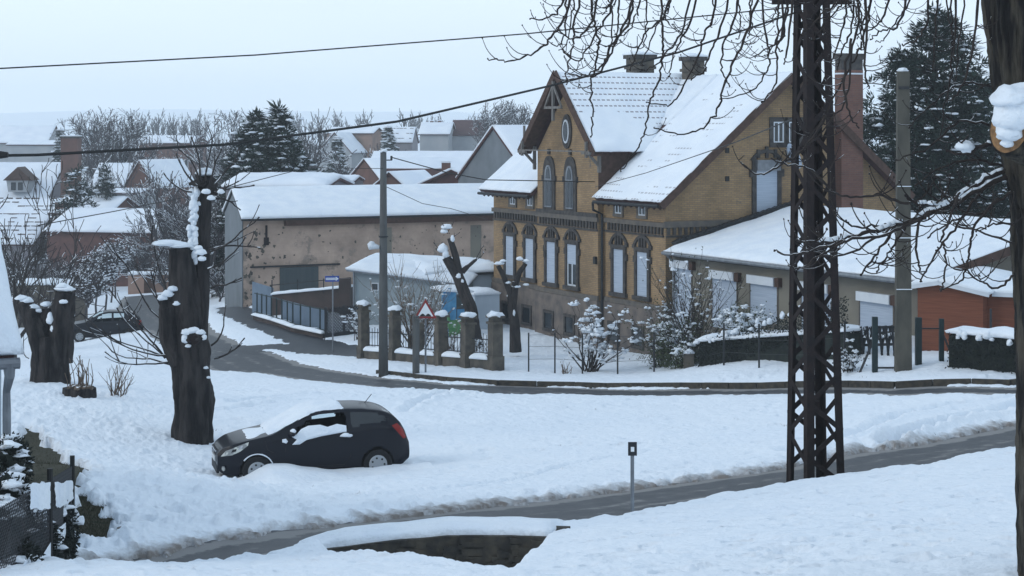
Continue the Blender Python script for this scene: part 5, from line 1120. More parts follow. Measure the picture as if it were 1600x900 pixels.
for (a,ta,b,tb) in ((pC,tC,pA,tA),(pA,tA,pB,tB)):
    m=MB(); d=b-a; n=int(max(d.length,1)/.07); hh=1.0
    def pt(u_,v_): return a.lerp(b,u_)*(1-v_)+ta.lerp(tb,u_)*v_*.9+(a.lerp(b,u_))*0.1*v_
    nv=14
    for i in range(-nv,n):
        for sg in (1,-1):
            i0,i1=(i,i+nv) if sg>0 else (i+nv,i); v0,v1=0,1
            if i0<0: v0=-i0/nv; i0=0
            if i1>n: v1=1-(i1-n)/nv; i1=n
            if i1<0: v1=1+i1/nv; i1=0
            if i0>n: v0=(i0-n)/nv; i0=n
            if v1-v0<.05: continue
            m.tube([pt(i0/n,v0)+V3((0,-.03,0)),pt(i1/n,v1)+V3((0,-.03,0))],.005,3,False)
    m.build('mesh_wire','metal_dark',E)
def plaque(pp,seed,t=.02):
    qq=[]; rb_=random.Random(seed)
    for i in range(len(pp)):
        for k_ in range(7): v=Vector(pp[i]).lerp(Vector(pp[(i+1)%len(pp)]),k_/7); cn=sum((Vector(p) for p in pp),Vector())/len(pp); qq.append(cn+(v-cn)*rb_.uniform(.84,1.0))
    m=MB(); m.prism([Vector(p)*1.0+V3((0,.12,0))-o for p in qq],(0,.02,0)); return m.build('stuck_snow','snow',E)
plaque([P(40,758,19.0),P(76,756,20.2),P(76,800,20.2),P(42,802,19.0)],1); plaque([P(81,757,20.5),P(111,752,23.7),P(112,782,23.7),P(90,800,21.5),P(81,795,20.5)],2)
plaque([P(84,830,20.6),P(108,812,23.5),P(100,838,22.6),P(88,865,21)],3); plaque([P(25,890,18.2),P(45,868,19),P(60,875,19.5),P(76,850,20.2),P(76,905,20.2),P(25,905,18.2)],4)
# ================= cars =================
def interp(t,pts):
    xs=[p[0] for p in pts]; ys=[p[1] for p in pts]; return float(np.interp(t,xs,ys))
def smooth_curve(pts,n=200):
    xs=np.array([p[0] for p in pts]); ys=np.array([p[1] for p in pts]); X=np.linspace(xs[0],xs[-1],n); Y=np.interp(X,xs,ys); k=np.ones(7)/7; Yp=np.pad(Y,3,mode='edge'); return list(zip(X,np.convolve(Yp,k,'valid')))
def make_car(name,label,loc,rz,pitch,prof,L_,Wd,wheels,wr,sidewin,rearq,shield,hatchx,suv=False,snow=True):
    """x from nose 0 to tail L_; local -Y is the side we see"""
    top=smooth_curve(prof['top']); belt=prof['belt']; bot=prof['bot']; plan=smooth_curve(prof['plan'],80)
    E=empty(name,loc,rz,label=label,cat='car'); E.rotation_euler=(0,pitch,rz)
    NX=170; NS=34
    xs=np.concatenate([np.linspace(0,.12,10)[:-1],np.linspace(.12,L_-.12,NX-20),np.linspace(L_-.12,L_,12)[1:]])
    rows=[]
    for x in xs:
        zt=interp(x,top); zb=interp(x,bot); zbelt=min(interp(x,belt),zt-.02); w=interp(x,plan)*Wd/2
        cab=max(0.,zt-zbelt); pts=[]
        # lower body: sill to belt, slight barrel; then tumblehome to roof; then crown
        for k_ in range(16):
            t=k_/15; z=zb+(zbelt-zb)*t; yw=w*(.93+.07*math.sin(math.pi*min(1,t*1.15)**.8*.62+.15)) ; yw=w*(1-.10*(1-t)**3-.045*t**2.5)
            pts.append((yw,z))
        wr_=w*(.955)-min(.30,cab*.40)
        for k_ in range(1,9):
            t=k_/8; yy=w*.955*(1-t)+wr_*t; z=zbelt+(zt-zbelt-.05*min(1,cab*3))*t; pts.append((yy,z))
        yl,zl_=pts[-1]
        for k_ in range(1,10):
            t=k_/9; pts.append((yl*math.cos(t*math.pi/2) ,zl_+(zt-zl_)*math.sin(t*math.pi/2)))
        rows.append(pts)
    V=[];n=len(rows[0])
    for x,pts in zip(xs,rows):
        for sgn in (-1,1):
            for (y,z) in pts: V.append((x,sgn*y,z))
    def inpoly(px,pz,poly):
        c=False;j=len(poly)-1
        for i in range(len(poly)):
            if (poly[i][1]>pz)!=(poly[j][1]>pz) and px<(poly[j][0]-poly[i][0])*(pz-poly[i][1])/(poly[j][1]-poly[i][1])+poly[i][0]: c=not c
            j=i
        return c
    F={'body':[],'side_window':[],'quarter_window':[],'far_quarter_window':[],'windscreen':[],'rear_window':[],'other_window':[]}
    for i in range(len(xs)-1):
        for s_ in (0,1):
            for k_ in range(n-1):
                a=(i*2+s_)*n+k_; b=((i+1)*2+s_)*n+k_; f=(a,b,b+1,a+1) if s_==0 else (a,a+1,b+1,b)
                cx_=(V[a][0]+V[b][0])/2; cy=(V[a][1]+V[a+1][1])/2; cz_=sum(V[q][2] for q in f)/4
                key='body'
                if k_<24:
                    if any((cx_-wx)**2+(cz_-wr)**2<(wr+.055)**2 for wx in wheels) and k_<15: continue
                    if inpoly(cx_,cz_,sidewin): key='side_window' if s_==0 else 'other_window'
                    elif inpoly(cx_,cz_,rearq): key='quarter_window' if s_==0 else 'far_quarter_window'
                else:
                    if shield[0]<cx_<shield[1] and abs(cy)<interp(cx_,plan)*Wd/2*.80: key='windscreen'
                    elif cx_>hatchx[0] and cx_<hatchx[1] and abs(cy)<.55: key='rear_window'
                F[key].append(f)
    mats={'body':'carpaint','side_window':'carglass','other_window':'carglass','quarter_window':'darkglass','far_quarter_window':'darkglass','windscreen':'carglass','rear_window':'darkglass'}
    for k_,fs in F.items():
        if not fs: continue
        used=sorted({q for f in fs for q in f}); re={q:i for i,q in enumerate(used)}
        m=MB(); m.add([V[q] for q in used],[tuple(re[q] for q in f) for f in fs])
        if k_=='body':
            # close nose, tail
            for i_ in (0,len(xs)-1):
                ring=[(x_:=V[(i_*2)*n+q]) for q in range(n)]+[V[(i_*2+1)*n+q] for q in range(n-1,-1,-1)]; m.add(ring,[tuple(range(len(ring)))])
        o=m.build({'other_window':'side_window','far_quarter_window':'quarter_window'}.get(k_,k_),mats[k_],E,True)
    # floor and wheel wells
    m=MB(); m.box((.3,-Wd/2+.2,.22),(L_-.3,Wd/2-.2,.5)); m.box((1.2,-Wd/2+.25,.5),(L_-.3,Wd/2-.25,.78)); m.build('underbody','blackplastic',E)
    m=MB()
    for (sx,hh) in ((1.85,1.02),(2.85,1.0)):
        for sy in (-.36,.36): m.box((sx,sy-.2,.7),(sx+.12,sy+.2,hh)); m.box((sx+.01,sy-.1,hh),(sx+.1,sy+.1,hh+.13))
    m.build('seats','blackplastic',E)
    for wx in wheels:
        for sy in (-1,1):
            y0=sy*(Wd/2-.10); m=MB(); m.tube([(wx,y0-.1,wr),(wx,y0-.085,wr),(wx,y0+.085,wr),(wx,y0+.1,wr)],[wr*.93,wr,wr,wr*.93],32); wl=m.build('wheel','rubber',E,False)
            m=MB(); yo=y0+sy*.101; m.tube([(wx,yo,wr),(wx,yo+sy*.012,wr)],[wr*.64,wr*.60],28); hb=m.build('hubcap','hubcap',wl)
            m=MB(); 
            for q in range(7):
                a=q*2*math.pi/7; c=Vector((wx+math.cos(a)*wr*.44,yo+sy*.014,wr+math.sin(a)*wr*.44)); m.tube([c,c+Vector((0,sy*.003,0))],wr*.075,8)
            m.build('hubcap_hole','black_mark',hb)
    return E,V,top,plan
prof=dict(top=[(0,.62),(.05,.74),(.25,.84),(.6,.93),(1.0,1.0),(1.15,1.04),(1.45,1.22),(1.8,1.40),(2.1,1.475),(2.5,1.49),(3.0,1.475),(3.4,1.42),(3.62,1.33),(3.8,1.14),(3.9,.98),(3.97,.85),(4.0,.6)],
 belt=[(0,.60),(.3,.76),(.9,.88),(1.4,.93),(2.4,1.0),(3.3,1.08),(3.8,1.05),(4.0,.6)],
 bot=[(0,.32),(.12,.22),(.4,.2),(3.4,.2),(3.85,.25),(4,.36)],
 plan=[(0,.60),(.04,.70),(.12,.82),(.3,.93),(.6,.98),(1.2,1.0),(3.2,1.0),(3.6,.965),(3.85,.88),(3.95,.80),(4.0,.72)])
sidewin=[(1.42,.98),(1.62,1.13),(1.95,1.315),(2.2,1.385),(2.62,1.395),(2.66,1.08),(2.0,1.02)]
rearq=[(2.76,1.10),(2.74,1.385),(3.15,1.37),(3.42,1.30),(3.55,1.19),(3.2,1.15)]
gf=G(415,742); gr=G(607,728)
yaw=R(15); Yc=37.3
cf=P(425,740,36.9); 
CARX,CARY=-6.18,38.6
zc=GZ(-4.5,37.2)
E,V,top,plan=make_car('black_hatchback','black three-door hatchback parked in snow, bonnet and windscreen covered white','tmp' and (CARX,CARY,1.60),yaw,R(-.6),prof,4.0,1.7,(.78,3.29),.30,sidewin,rearq,(1.12,2.02),(3.45,3.85))
CAR=E
# lamps, grille, plate, mirror, handle, trim
def onside(x,z,out=0,sy=-1):
    w=interp(x,plan)*.85; zb=.2; zbelt=min(interp(x,prof['belt']),interp(x,top)-.02); t=max(0,min(1,(z-zb)/(zbelt-zb))); yw=w*(1-.10*(1-t)**3-.045*t**2.5)
    if z>zbelt:
        zt=interp(x,top); cab=max(.01,zt-zbelt); tt=(z-zbelt)/cab; yw=w*.955-(min(.30,cab*.40))*tt
    return Vector((x,sy*(yw+out),z))
def sidepatch(poly,name,m_,out=.006,sy=-1,par=None,sub=6,th=None):
    """fan of a side-view polygon laid on the body side"""
    m=MB(); 
    cx_=sum(p[0] for p in poly)/len(poly); cz_=sum(p[1] for p in poly)/len(poly); rings=[]
    N=[]; 
    for i in range(len(poly)):
        a=poly[i]; b=poly[(i+1)%len(poly)]
        for k_ in range(sub): N.append((a[0]+(b[0]-a[0])*k_/sub,a[1]+(b[1]-a[1])*k_/sub))
    R_=[1,.85,.66,.4,.15]; vs=[]; fs=[]; n=len(N)
    for ri,r_ in enumerate(R_):
        for (x,z) in N: vs.append(onside(cx_+(x-cx_)*r_,cz_+(z-cz_)*r_,out if not th else (0.001 if ri==0 else th*(.6 if ri==1 else 1)),sy))
    for r_ in range(len(R_)-1):
        for j in range(n): fs.append((r_*n+j,r_*n+(j+1)%n,(r_+1)*n+(j+1)%n,(r_+1)*n+j))
    fs.append(tuple((len(R_)-1)*n+j for j in range(n)))
    m.add(vs,fs); return m.build(name,m_,par or CAR,True)
for sy in (-1,1):
    sidepatch([(.06,.60),(.16,.72),(.42,.83),(.62,.895),(.60,.83),(.45,.72),(.28,.64)],'headlight','lampglass',.012,sy)
    sidepatch([(3.60,1.08),(3.72,1.12),(3.86,.98),(3.93,.80),(3.86,.78),(3.74,.92)],'tail_light','redlamp',.008,sy)
hl=[c for c in CAR.children if c.name.startswith('headlight')][0]
sidepatch([(.26,.69),(.36,.72),(.37,.77),(.29,.75)],'lamp_lens','blackplastic',.016,-1,hl); sidepatch([(.40,.75),(.48,.78),(.50,.83),(.43,.81)],'lamp_lens','chrome',.016,-1,hl)
def front(mb,y0,y1,z0,z1,out,n=6):
    # panel that follows the rounded nose
    vs=[];fs=[]
    for i in range(n+1):
        y=y0+(y1-y0)*i/n; x=-out+ .25*(abs(y)/.85)**3
        for z in (z0,z1): vs.append((x,y,z))
    for i in range(n): fs.append((2*i,2*i+1,2*i+3,2*i+2))
    mb.add(vs,fs)
m=MB(); 
xn=0
m.box((-.012,-.36,.60),(.03,.36,.70)); gr_=m.build('grille','blackplastic',CAR); m=MB(); m.box((-.022,-.38,.665),(.02,.38,.69)); m.build('grille_bar','chrome',gr_); m=MB(); m.tube([(-.03,0,.655),(-.02,0,.655)],.05,16); m.build('badge_ring','chrome',gr_)
m=MB(); m.box((-.01,-.5,.24),(.04,.5,.40)); m.build('bumper_intake','blackplastic',CAR)
m=MB(); m.box((-.03,-.26,.45),(-.005,.26,.56)); m.build('number_plate','plate',CAR)
for sy in (-1,1):
    m=MB(); m.tube([(.12,sy*.66,.36),(.10,sy*.67,.36)],.05,12); m.build('fog_lamp','lampglass',CAR)
    m=MB(); c=onside(1.50,1.02,.09,sy); m.blob(c,.07,.10,.075,10,6,.02); c2=onside(1.50,.99,0,sy); m.tube([c2,c],.025,6); mi=m.build('mirror','carpaint',CAR,True)
    m=MB(); m.blob(c+V3((.02,0,.06)),.07,.09,.05,8,5,.1); m.build('mirror_snow','snow',mi,True)
m=MB(); c=onside(2.62,.90,.015); m.box((c.x-.10,c.y-.015,c.z-.015),(c.x+.10,c.y+.01,c.z+.02)); dh=m.build('door_handle','carpaint',CAR); m=MB(); m.blob(c+V3((0,-.01,.03)),.11,.035,.05,10,5,.2); m.build('handle_snow','snow',dh,True)
# door seams
m=MB()
def seam(P_): m.tube([onside(x,z,.001) for x,z in P_],.006,4)
seam([(1.42,.94),(1.36,.7),(1.34,.30),(2.55,.29),(2.72,.5),(2.72,1.05)]); seam([(.95,.9),(1.0,.72),(1.12,.66)])
m.build('door_seam','black_mark',CAR)
m=MB(); seam([(1.34,.33),(2.0,.325),(2.6,.33)]); m.build('sill_trim','blackplastic',CAR)
m=MB(); m.tube([(3.2,.15,1.44),(3.35,.15,1.62)],.008,5); m.build('aerial','black_mark',CAR)
# snow on the car: windscreen, roof front, bonnet, side window
def topsnow(x0,x1,wf,t,name,sd,nx=26,ny=16,par=CAR,far_side=None):
    m=MB(); vs=[];fs=[]
    for i in range(nx+1):
        x=x0+(x1-x0)*i/nx
        for j in range(ny+1):
            v=-1+2*j/ny; w=interp(x,plan)*.85*wf(x); y=v*w
            zt=interp(x,top); zbelt=min(interp(x,prof['belt']),zt-.02); cab=max(0,zt-zbelt); wr_=interp(x,plan)*.85*.955-min(.30,cab*.40); zl_=zt-.05*min(1,cab*3)
            z=zl_+(zt-zl_)*math.sqrt(max(0,1-(min(1,abs(y)/max(.05,wr_)))**2))
            d=min(1-abs(v),min(i,nx-i)/nx*3); h=t*min(1,d/.18)**.5*(1+.5*vn(x*3+sd,y*3)) if d>0 else -.004
            vs.append((x+ .03*vn(y*6,sd+x) ,y*(1+.04*vn(x*7,sd)),z+h))
    for i in range(nx):
        for j in range(ny): a=i*(ny+1)+j; fs.append((a,a+ny+1,a+ny+2,a+1))
    m.add(vs,fs); return m.build(name,'snow',par,True)
topsnow(1.02,2.62,lambda x:.78 if x<1.9 else .72,.06,'windscreen_snow',1,34,18)
b_=topsnow(.62,1.03,lambda x:.60+.16*math.sin(x*11),.015,'bonnet_snow',5)
sidepatch([(1.50,.96),(1.60,1.0),(1.70,1.10),(1.85,1.16),(2.1,1.17),(2.25,1.12),(2.45,1.17),(2.64,1.13),(2.64,1.01),(2.1,.94),(1.8,.88),(1.66,.80),(1.5,.80),(1.60,.90)],'side_window_snow','snow',.02,th=.03)
sidepatch([(1.30,.86),(1.38,.83),(1.42,.87),(1.38,.93),(1.30,.92)],'wing_snow','snow',.02,th=.03)
m=MB(); m.tube([onside(.78+math.cos(a)*.345,.30+math.sin(a)*.345,.0) for a in [math.pi*(.12+.66*k_/14) for k_ in range(15)]],[.012+.012*abs(vn(k_*.9,3)) for k_ in range(15)],6); m.build('arch_snow','snow',CAR,True)
# snow bank in front of the car
m=MB(); 
Mx=CAR.matrix_basis
def cw(x,y,z): 
    c,s=math.cos(yaw),math.sin(yaw); return Vector((CARX+x*c-y*s,CARY+x*s+y*c,z))
nx,ny=70,14; vs=[];fs=[]
for i in range(nx+1):
    x=.30+4.1*i/nx
    for j in range(ny+1):
        v=j/ny; y=-.80-1.9*v; q=cw(x,y,0); bz=GZ(q.x,q.y); bank=.26*math.exp(-((x-1.15)/.85)**2)+.06
        end=min(1,(i/nx)*6)*min(1,(1-i/nx)*4)
        h=(bank*end+.10)*math.cos(min(1,v*1.05)*math.pi/2)**.9+.05*vn(q.x*2,q.y*2)*(1-v)
        vs.append((q.x,q.y,bz+.10*(1-v)+h-.08*v))
for i in range(nx):
    for j in range(ny): a=i*(ny+1)+j; fs.append((a,a+1,a+ny+2,a+ny+1))
m.add(vs,fs); tag(m.build('snow','snow',None,True),kind='structure')
# second car, far left
prof2=dict(top=[(0,.68),(.05,.82),(.3,.93),(.9,1.02),(1.15,1.08),(1.5,1.32),(1.85,1.52),(2.3,1.60),(3.2,1.58),(3.6,1.50),(3.85,1.25),(4.0,1.0),(4.1,.7)],belt=[(0,.6),(.5,.85),(1.4,.98),(3.5,1.06),(3.9,1.0),(4.1,.65)],bot=[(0,.36),(.15,.26),(3.9,.26),(4.1,.4)],plan=[(0,.62),(.05,.74),(.15,.86),(.4,.96),(1,1),(3.4,1),(3.8,.94),(4.0,.86),(4.1,.76)])
g=gp(112,98.5)
save=(prof,plan,top)
E2_,_,_,_=make_car('dark_blue_car','dark compact car parked beside the far road behind the cleft stump','' or (vx(99,98),98.2,GZ(vx(150,99),99)+.05),R(12),R(0),prof2,4.1,1.72,(.80,3.30),.31,[(1.5,1.06),(1.75,1.28),(2.0,1.42),(2.45,1.46),(2.45,1.08)],[(2.55,1.10),(2.55,1.46),(3.1,1.45),(3.1,1.12)],(1.2,2.0),(3.5,3.8))
for c in list(E2_.children):
    if c.name.startswith('quarter_window'): c.data.materials[0]=M['carglass']
m=MB(); m.box((3.86,-.80,.88),(3.99,-.62,1.1)); m.build('tail_light','redlamp',E2_)
m=MB(); m.box((.9,-.7,.95),(3.7,.7,1.10)); m.build('parcel_shelf','shutter',E2_) if False else None
# ================= trees =================
def tube_path(a,b,n,j,rb,sag=0):
    a=Vector(a);b=Vector(b); L_=(b-a).length; out=[]
    off=Vector((0,0,0))
    for i in range(n+1):
        t=i/n; off=off+Vector((rb.gauss(0,j),rb.gauss(0,j),rb.gauss(0,j)))*L_/n*(1 if 0<i<n else 0); q=a.lerp(b,t)+off*(math.sin(math.pi*t)**.5 if 0<t<1 else 0); q.z-=sag*math.sin(math.pi*t); out.append(q)
    return out
def grow(m,p,d,L_,r,lv,rb,n=5,wig=.22,kids=(3,5),ang=.7,up=.1,minr=.01,sides=4,shrink=.62):
    pts=[p]; dd=d.normalized()
    for i in range(n): dd=(dd+Vector((rb.gauss(0,wig),rb.gauss(0,wig),rb.gauss(0,wig)+up))).normalized(); pts.append(pts[-1]+dd*L_/n)
    rs=[max(minr,r*(1-.6*i/n)) for i in range(n+1)]; m.tube(pts,rs,sides if lv>1 else 3,False)
    if lv<=0: return
    for k_ in range(rb.randint(*kids)):
        i=rb.randint(max(1,n//3),n); a=rb.uniform(0,6.28); base_d=(pts[i]-pts[i-1]).normalized(); o_=base_d.orthogonal().normalized(); o2=base_d.cross(o_); cd=(base_d*math.cos(ang)+(o_*math.cos(a)+o2*math.sin(a))*math.sin(ang)*rb.uniform(.6,1.3)).normalized()
        grow(m,pts[i],cd,L_*shrink*rb.uniform(.7,1.15),rs[i]*.6,lv-1,rb,n,wig,kids,ang,up,minr,sides,shrink)
def bare_tree(name,label,loc,h,spread,seed,lv=4,tr=.05,group=None,mt='barkfar',kids=(3,5),limbs=7,trunkh=.3,minr=.02,ang=.6,up=.08,cat='tree',rnd_=None):
    rb=random.Random(seed); E=empty(name,loc,0,label=label,cat=cat,group=group); m=MB(); th_=h*trunkh
    m.tube([(0,0,-.5),(rb.gauss(0,.1),0,th_*.5),(0,0,th_)],[tr*h*.6,tr*h*.5,tr*h*.42],8,False); m.build('trunk',mt,E)
    m=MB()
    for k_ in range(limbs):
        a=2*math.pi*(k_+rb.random()*.6)/limbs; t_=rb.uniform(.15,1)*spread
        grow(m,Vector((0,0,th_*rb.uniform(.8,1))),Vector((math.cos(a)*t_,math.sin(a)*t_,1)),h*(1-trunkh)*.42*rb.uniform(.8,1.1),tr*h*.26,lv-1,rb,5,.16,kids,ang,up,minr)
    zs=sorted(v[2] for v in m.v); mz=zs[int(len(zs)*.995)]; k_=(h-th_*.9)/max(.1,mz-th_*.9)
    m.v=[(v[0]*k_,v[1]*k_,th_*.9+(v[2]-th_*.9)*k_) for v in m.v]
    if rnd_:
        a_,b_=rnd_; zc=th_*.9+(h-th_*.9)*.45; A_=h*a_; B_=h*b_
        nv_=[]
        for v in m.v:
            q=math.sqrt((v[0]**2+v[1]**2)/A_**2+((v[2]-zc)/B_)**2)+1e-6; f=math.tanh(q*1.15)/q if v[2]>th_ else 1; nv_.append((v[0]*f,v[1]*f,zc+(v[2]-zc)*f))
        m.v=nv_
    m.build('crown',mt,E); return E
# templates for the far trees
T_ROUND=[]; 
def far_tree(name,label,px,pyt,Y,spread,seed,**k):
    b=gp(px,Y); h=vz(pyt,Y)-b.z; return bare_tree(name,label,b,h,spread,seed,minr=k.pop('minr',.00013*Y),**k)
far_tree('oak_tree','wide round bare tree towering over the left village roofs',170,160,240,1.0,21,lv=4,kids=(4,6),limbs=13,trunkh=.22,ang=.8,rnd_=(.58,.52))
far_tree('spreading_tree','open-crowned bare tree with forked limbs left of the dark spruces',345,158,215,.9,22,lv=4,kids=(3,4),limbs=8,trunkh=.2,ang=.6,rnd_=(.55,.5))
far_tree('purple_tree','dense purplish bare tree tucked behind the dark spruces',372,188,185,.8,24,lv=4,kids=(4,5),limbs=9,trunkh=.3)
far_tree('round_tree','large rounded bare tree on the skyline beside the villa gable',800,146,290,1.0,23,lv=4,kids=(4,6),limbs=14,trunkh=.2,ang=.8,rnd_=(.55,.5))
far_tree('thin_tree','thin upright bare tree right of the dark spruces',488,178,230,.45,25,lv=3,kids=(5,7),limbs=6,trunkh=.4)
far_tree('dark_village_tree','dark bare tree standing in front of the oak by the brick tower',160,225,190,.9,26,lv=3,kids=(4,6),limbs=9,trunkh=.2)
far_tree('roadside_tree','bare tree by the far road in front of the red gable cottage',265,262,150,1.0,27,lv=4,kids=(4,5),limbs=9,trunkh=.2)
far_tree('roadside_tree','bushy bare tree just left of the beige barn',322,290,118,1.1,28,lv=4,kids=(4,5),limbs=8,trunkh=.15)
far_tree('pine_like_tree','dark flat-branched tree left of the brick gable barn',505,236,170,1.1,29,lv=3,kids=(5,7),limbs=9,trunkh=.35,up=-.02)
far_tree('village_shrub_tree','low bare tree left of the far gable house',470,252,160,1.1,30,lv=3,kids=(5,6),limbs=8,trunkh=.2)
far_tree('hedge_tree','bushy bare tree below the far villa wall',600,232,240,1.2,31,lv=3,kids=(5,6),limbs=9,trunkh=.15)
# poplar rows on the skyline: copies of one
rb=random.Random(77)
b=gp(220,520); pop=bare_tree('poplar_tree','x',b,vz(178,520)-b.z,.18,33,lv=3,kids=(3,4),limbs=7,trunkh=.2,minr=.04,ang=.4,up=.2,group='bare poplars on the skyline')
pop['label']='slender hazy poplar in the bare row along the skyline'
spots=[x for x in range(228,322,9)]+[430,444,457,470,486,500,522,530,545,556,562,575,632,641,650,658,668,676,686,728,738]
for px in spots:
    Y=rb.uniform(470,600); c=copy_tree(pop); b=gp(px+rb.uniform(-3,3),Y); c.location=b; s_=(vz(rb.uniform(172,186),Y)-b.z)/(vz(178,520)-pop.location.z); c.scale=(s_*rb.uniform(.9,1.5),s_,s_); c.rotation_euler.z=rb.uniform(0,6)
# low scrub and far woods: copies of a bush
b=gp(300,400); bush=bare_tree('scrub_tree','x',b,6,1.2,35,lv=3,kids=(5,7),limbs=10,trunkh=.1,minr=.05,group='bare scrub trees among the far houses'); bush['label']='low bare scrub tree among the hazy far houses'
for k_ in range(95):
    px=rb.uniform(-10,780); Y=rb.uniform(210,460); c=copy_tree(bush); c.location=gp(px,Y); s_=rb.uniform(.4,.85); c.scale=(s_*1.3,s_*1.3,s_); c.rotation_euler.z=rb.uniform(0,6)
b=gp(230,150); bb=bare_tree('garden_tree','x',b,5,1.1,36,lv=3,kids=(5,6),limbs=9,trunkh=.15,minr=.018,group='bare bushes between the village roofs'); bb['label']='brown bare bush wedged between the snowy village roofs'
for px,Y,s_ in ((20,150,1.1),(48,142,1.0),(70,150,1),(130,158,.7),(245,170,1.1),(262,160,1.2),(280,152,1.2),(300,150,1.1),(318,140,1.1),(336,135,1.0),(240,185,1.2),(330,120,.9),(345,112,.8),(300,178,1.2),(440,150,1.1),(460,165,1.2),(490,160,1.1),(520,170,1),(535,160,1.1),(320,200,1.3),(150,205,1.3),(0,135,1.1),(30,128,.9),(215,150,1.2),(300,132,1.2),(330,150,1.4),(345,160,1.4),(255,140,1.1),(110,150,1.0),(90,140,1.1),(135,145,.9),(480,200,1.5),(500,190,1.3),(535,200,1.4),(400,170,1.5),(460,130,1.1),(505,128,.9),(5,175,1.3),(60,172,1.3),(145,190,1.5),(220,215,1.5),(290,215,1.6),(330,230,1.7)):
    s_*=.62; c=copy_tree(bb); c.location=gp(px,Y); c.scale=(s_*1.15,s_*1.15,s_); c.rotation_euler.z=px
def conifer(name,label,loc,h,w,seed,dense=1.,lm='needle',droop=.35,snowp=.4,ls=1.,bare=.05,cat='conifer',group=None):
    rb=random.Random(seed); E=empty(name,loc,0,label=label,cat=cat,group=group); m=MB(); m.tube([(0,0,-.5),(0,0,h*.5),(0,0,h)],[h*.02,h*.013,.01*h*.3],7); m.build('trunk','barkdark',E)
    m=MB(); s=MB(); z=h*bare; lay=0
    while z<h*.985:
        f=1-z/h; R_=w*(f**.8)*(.85+.3*rb.random()); nb=max(4,int((7+9*f)*dense))
        for k_ in range(nb):
            a=rb.uniform(0,6.283); L_=R_*rb.uniform(.6,1.15); d=Vector((math.cos(a),math.sin(a),0)); sd=Vector((-d.y,d.x,0)); n=max(3,int(L_/(.28*ls)))
            for i in range(1,n+1):
                t=i/n; c=d*L_*t+Vector((0,0,z+rb.uniform(-.05,.05)*h*.1-droop*L_*t*t+ (.12*L_*t if t>.7 else 0))); wd=(.35+.5*(1-abs(t-.45)))*.42*ls
                for sg in (-1,1):
                    for q in range(2):
                        dr=(d*rb.uniform(.3,1)+sd*sg*rb.uniform(.3,1)+Vector((0,0,rb.uniform(-.7,.05)))).normalized(); m.leaf(c,dr,Vector((rb.gauss(0,.25),rb.gauss(0,.25),1)),wd*rb.uniform(.8,1.5),wd*.5)
                if rb.random()<snowp and t>.3: r_=wd*rb.uniform(.28,.62); s.blob(c+d*.1+Vector((0,0,.05*ls)),r_*1.4,r_*1.1,r_*.42,7,4,.3,rb)
        z+=h*.028*(1/dense)**.5*(.7+.6*rb.random())
    tag(m.build('foliage',lm,E),kind='stuff'); tag(s.build('branch_snow','snow_far',E,True),kind='stuff'); return E
def cf(name,label,px,pyt,Y,w,seed,**k): b=gp(px,Y); return conifer(name,label,b,vz(pyt,Y)-b.z,w,seed,**k)
# big evergreens at the right
def pine(name,label,loc,h,prof,seed,ncl=900,lm='needle',nl=26,ls=.30,snowp=.7):
    rb=random.Random(seed); E=empty(name,loc,0,label=label,cat='conifer'); m=MB(); m.tube([(0,0,-.5),(0,0,h*.5),(0,0,h*.97)],[.35,.22,.03],8); tr=m.build('trunk','barkdark',E); m=MB(); s=MB(); br=MB()
    hs=[p[0] for p in prof]; ws=[p[1] for p in prof]; tot=0
    for k_ in range(ncl):
        z=h*(1-rb.random()**.62); w_=float(np.interp(h-z,hs,ws)); a=rb.uniform(0,6.283); lob=1+.42*vn(math.cos(a)*1.5+seed,math.sin(a)*1.5,z*.6)+.30*vn(math.cos(a)*4+seed,math.sin(a)*4,z*1.6); r_=w_*lob*rb.uniform(.35,1)**.6
        c=V3((math.cos(a)*r_,math.sin(a)*r_,z-rb.uniform(0,.12)*r_)); cr=rb.uniform(.6,1.2)*ls*1.25
        if rb.random()<.35: br.tube([V3((0,0,z-.25*r_)),c*.6+V3((0,0,(z-.2*r_)*.4)),c],[.05,.035,.02],4,False)
        out=V3((math.cos(a),math.sin(a),.25)).normalized()
        for q in range(nl):
            v=V3((rb.gauss(0,1),rb.gauss(0,1),rb.gauss(0,.55))).normalized(); d=(v+out*.7).normalized(); m.leaf(c+v*cr*rb.random()*.8,d,V3((rb.gauss(0,.4),rb.gauss(0,.4),1)),ls*rb.uniform(.7,1.5),ls*.30)
        if rb.random()<snowp:
            for q in range(rb.randint(1,3)): s.blob(c+V3((rb.gauss(0,cr*.6),rb.gauss(0,cr*.6),cr*rb.uniform(.1,.45))),cr*rb.uniform(.25,.65),cr*rb.uniform(.2,.45),cr*rb.uniform(.10,.2),7,4,.3,rb)
    tag(m.build('foliage',lm,E),kind='stuff'); tag(s.build('branch_snow','snow_far',E,True),kind='stuff'); tag(br.build('limbs','barkdark',E),kind='stuff'); return E

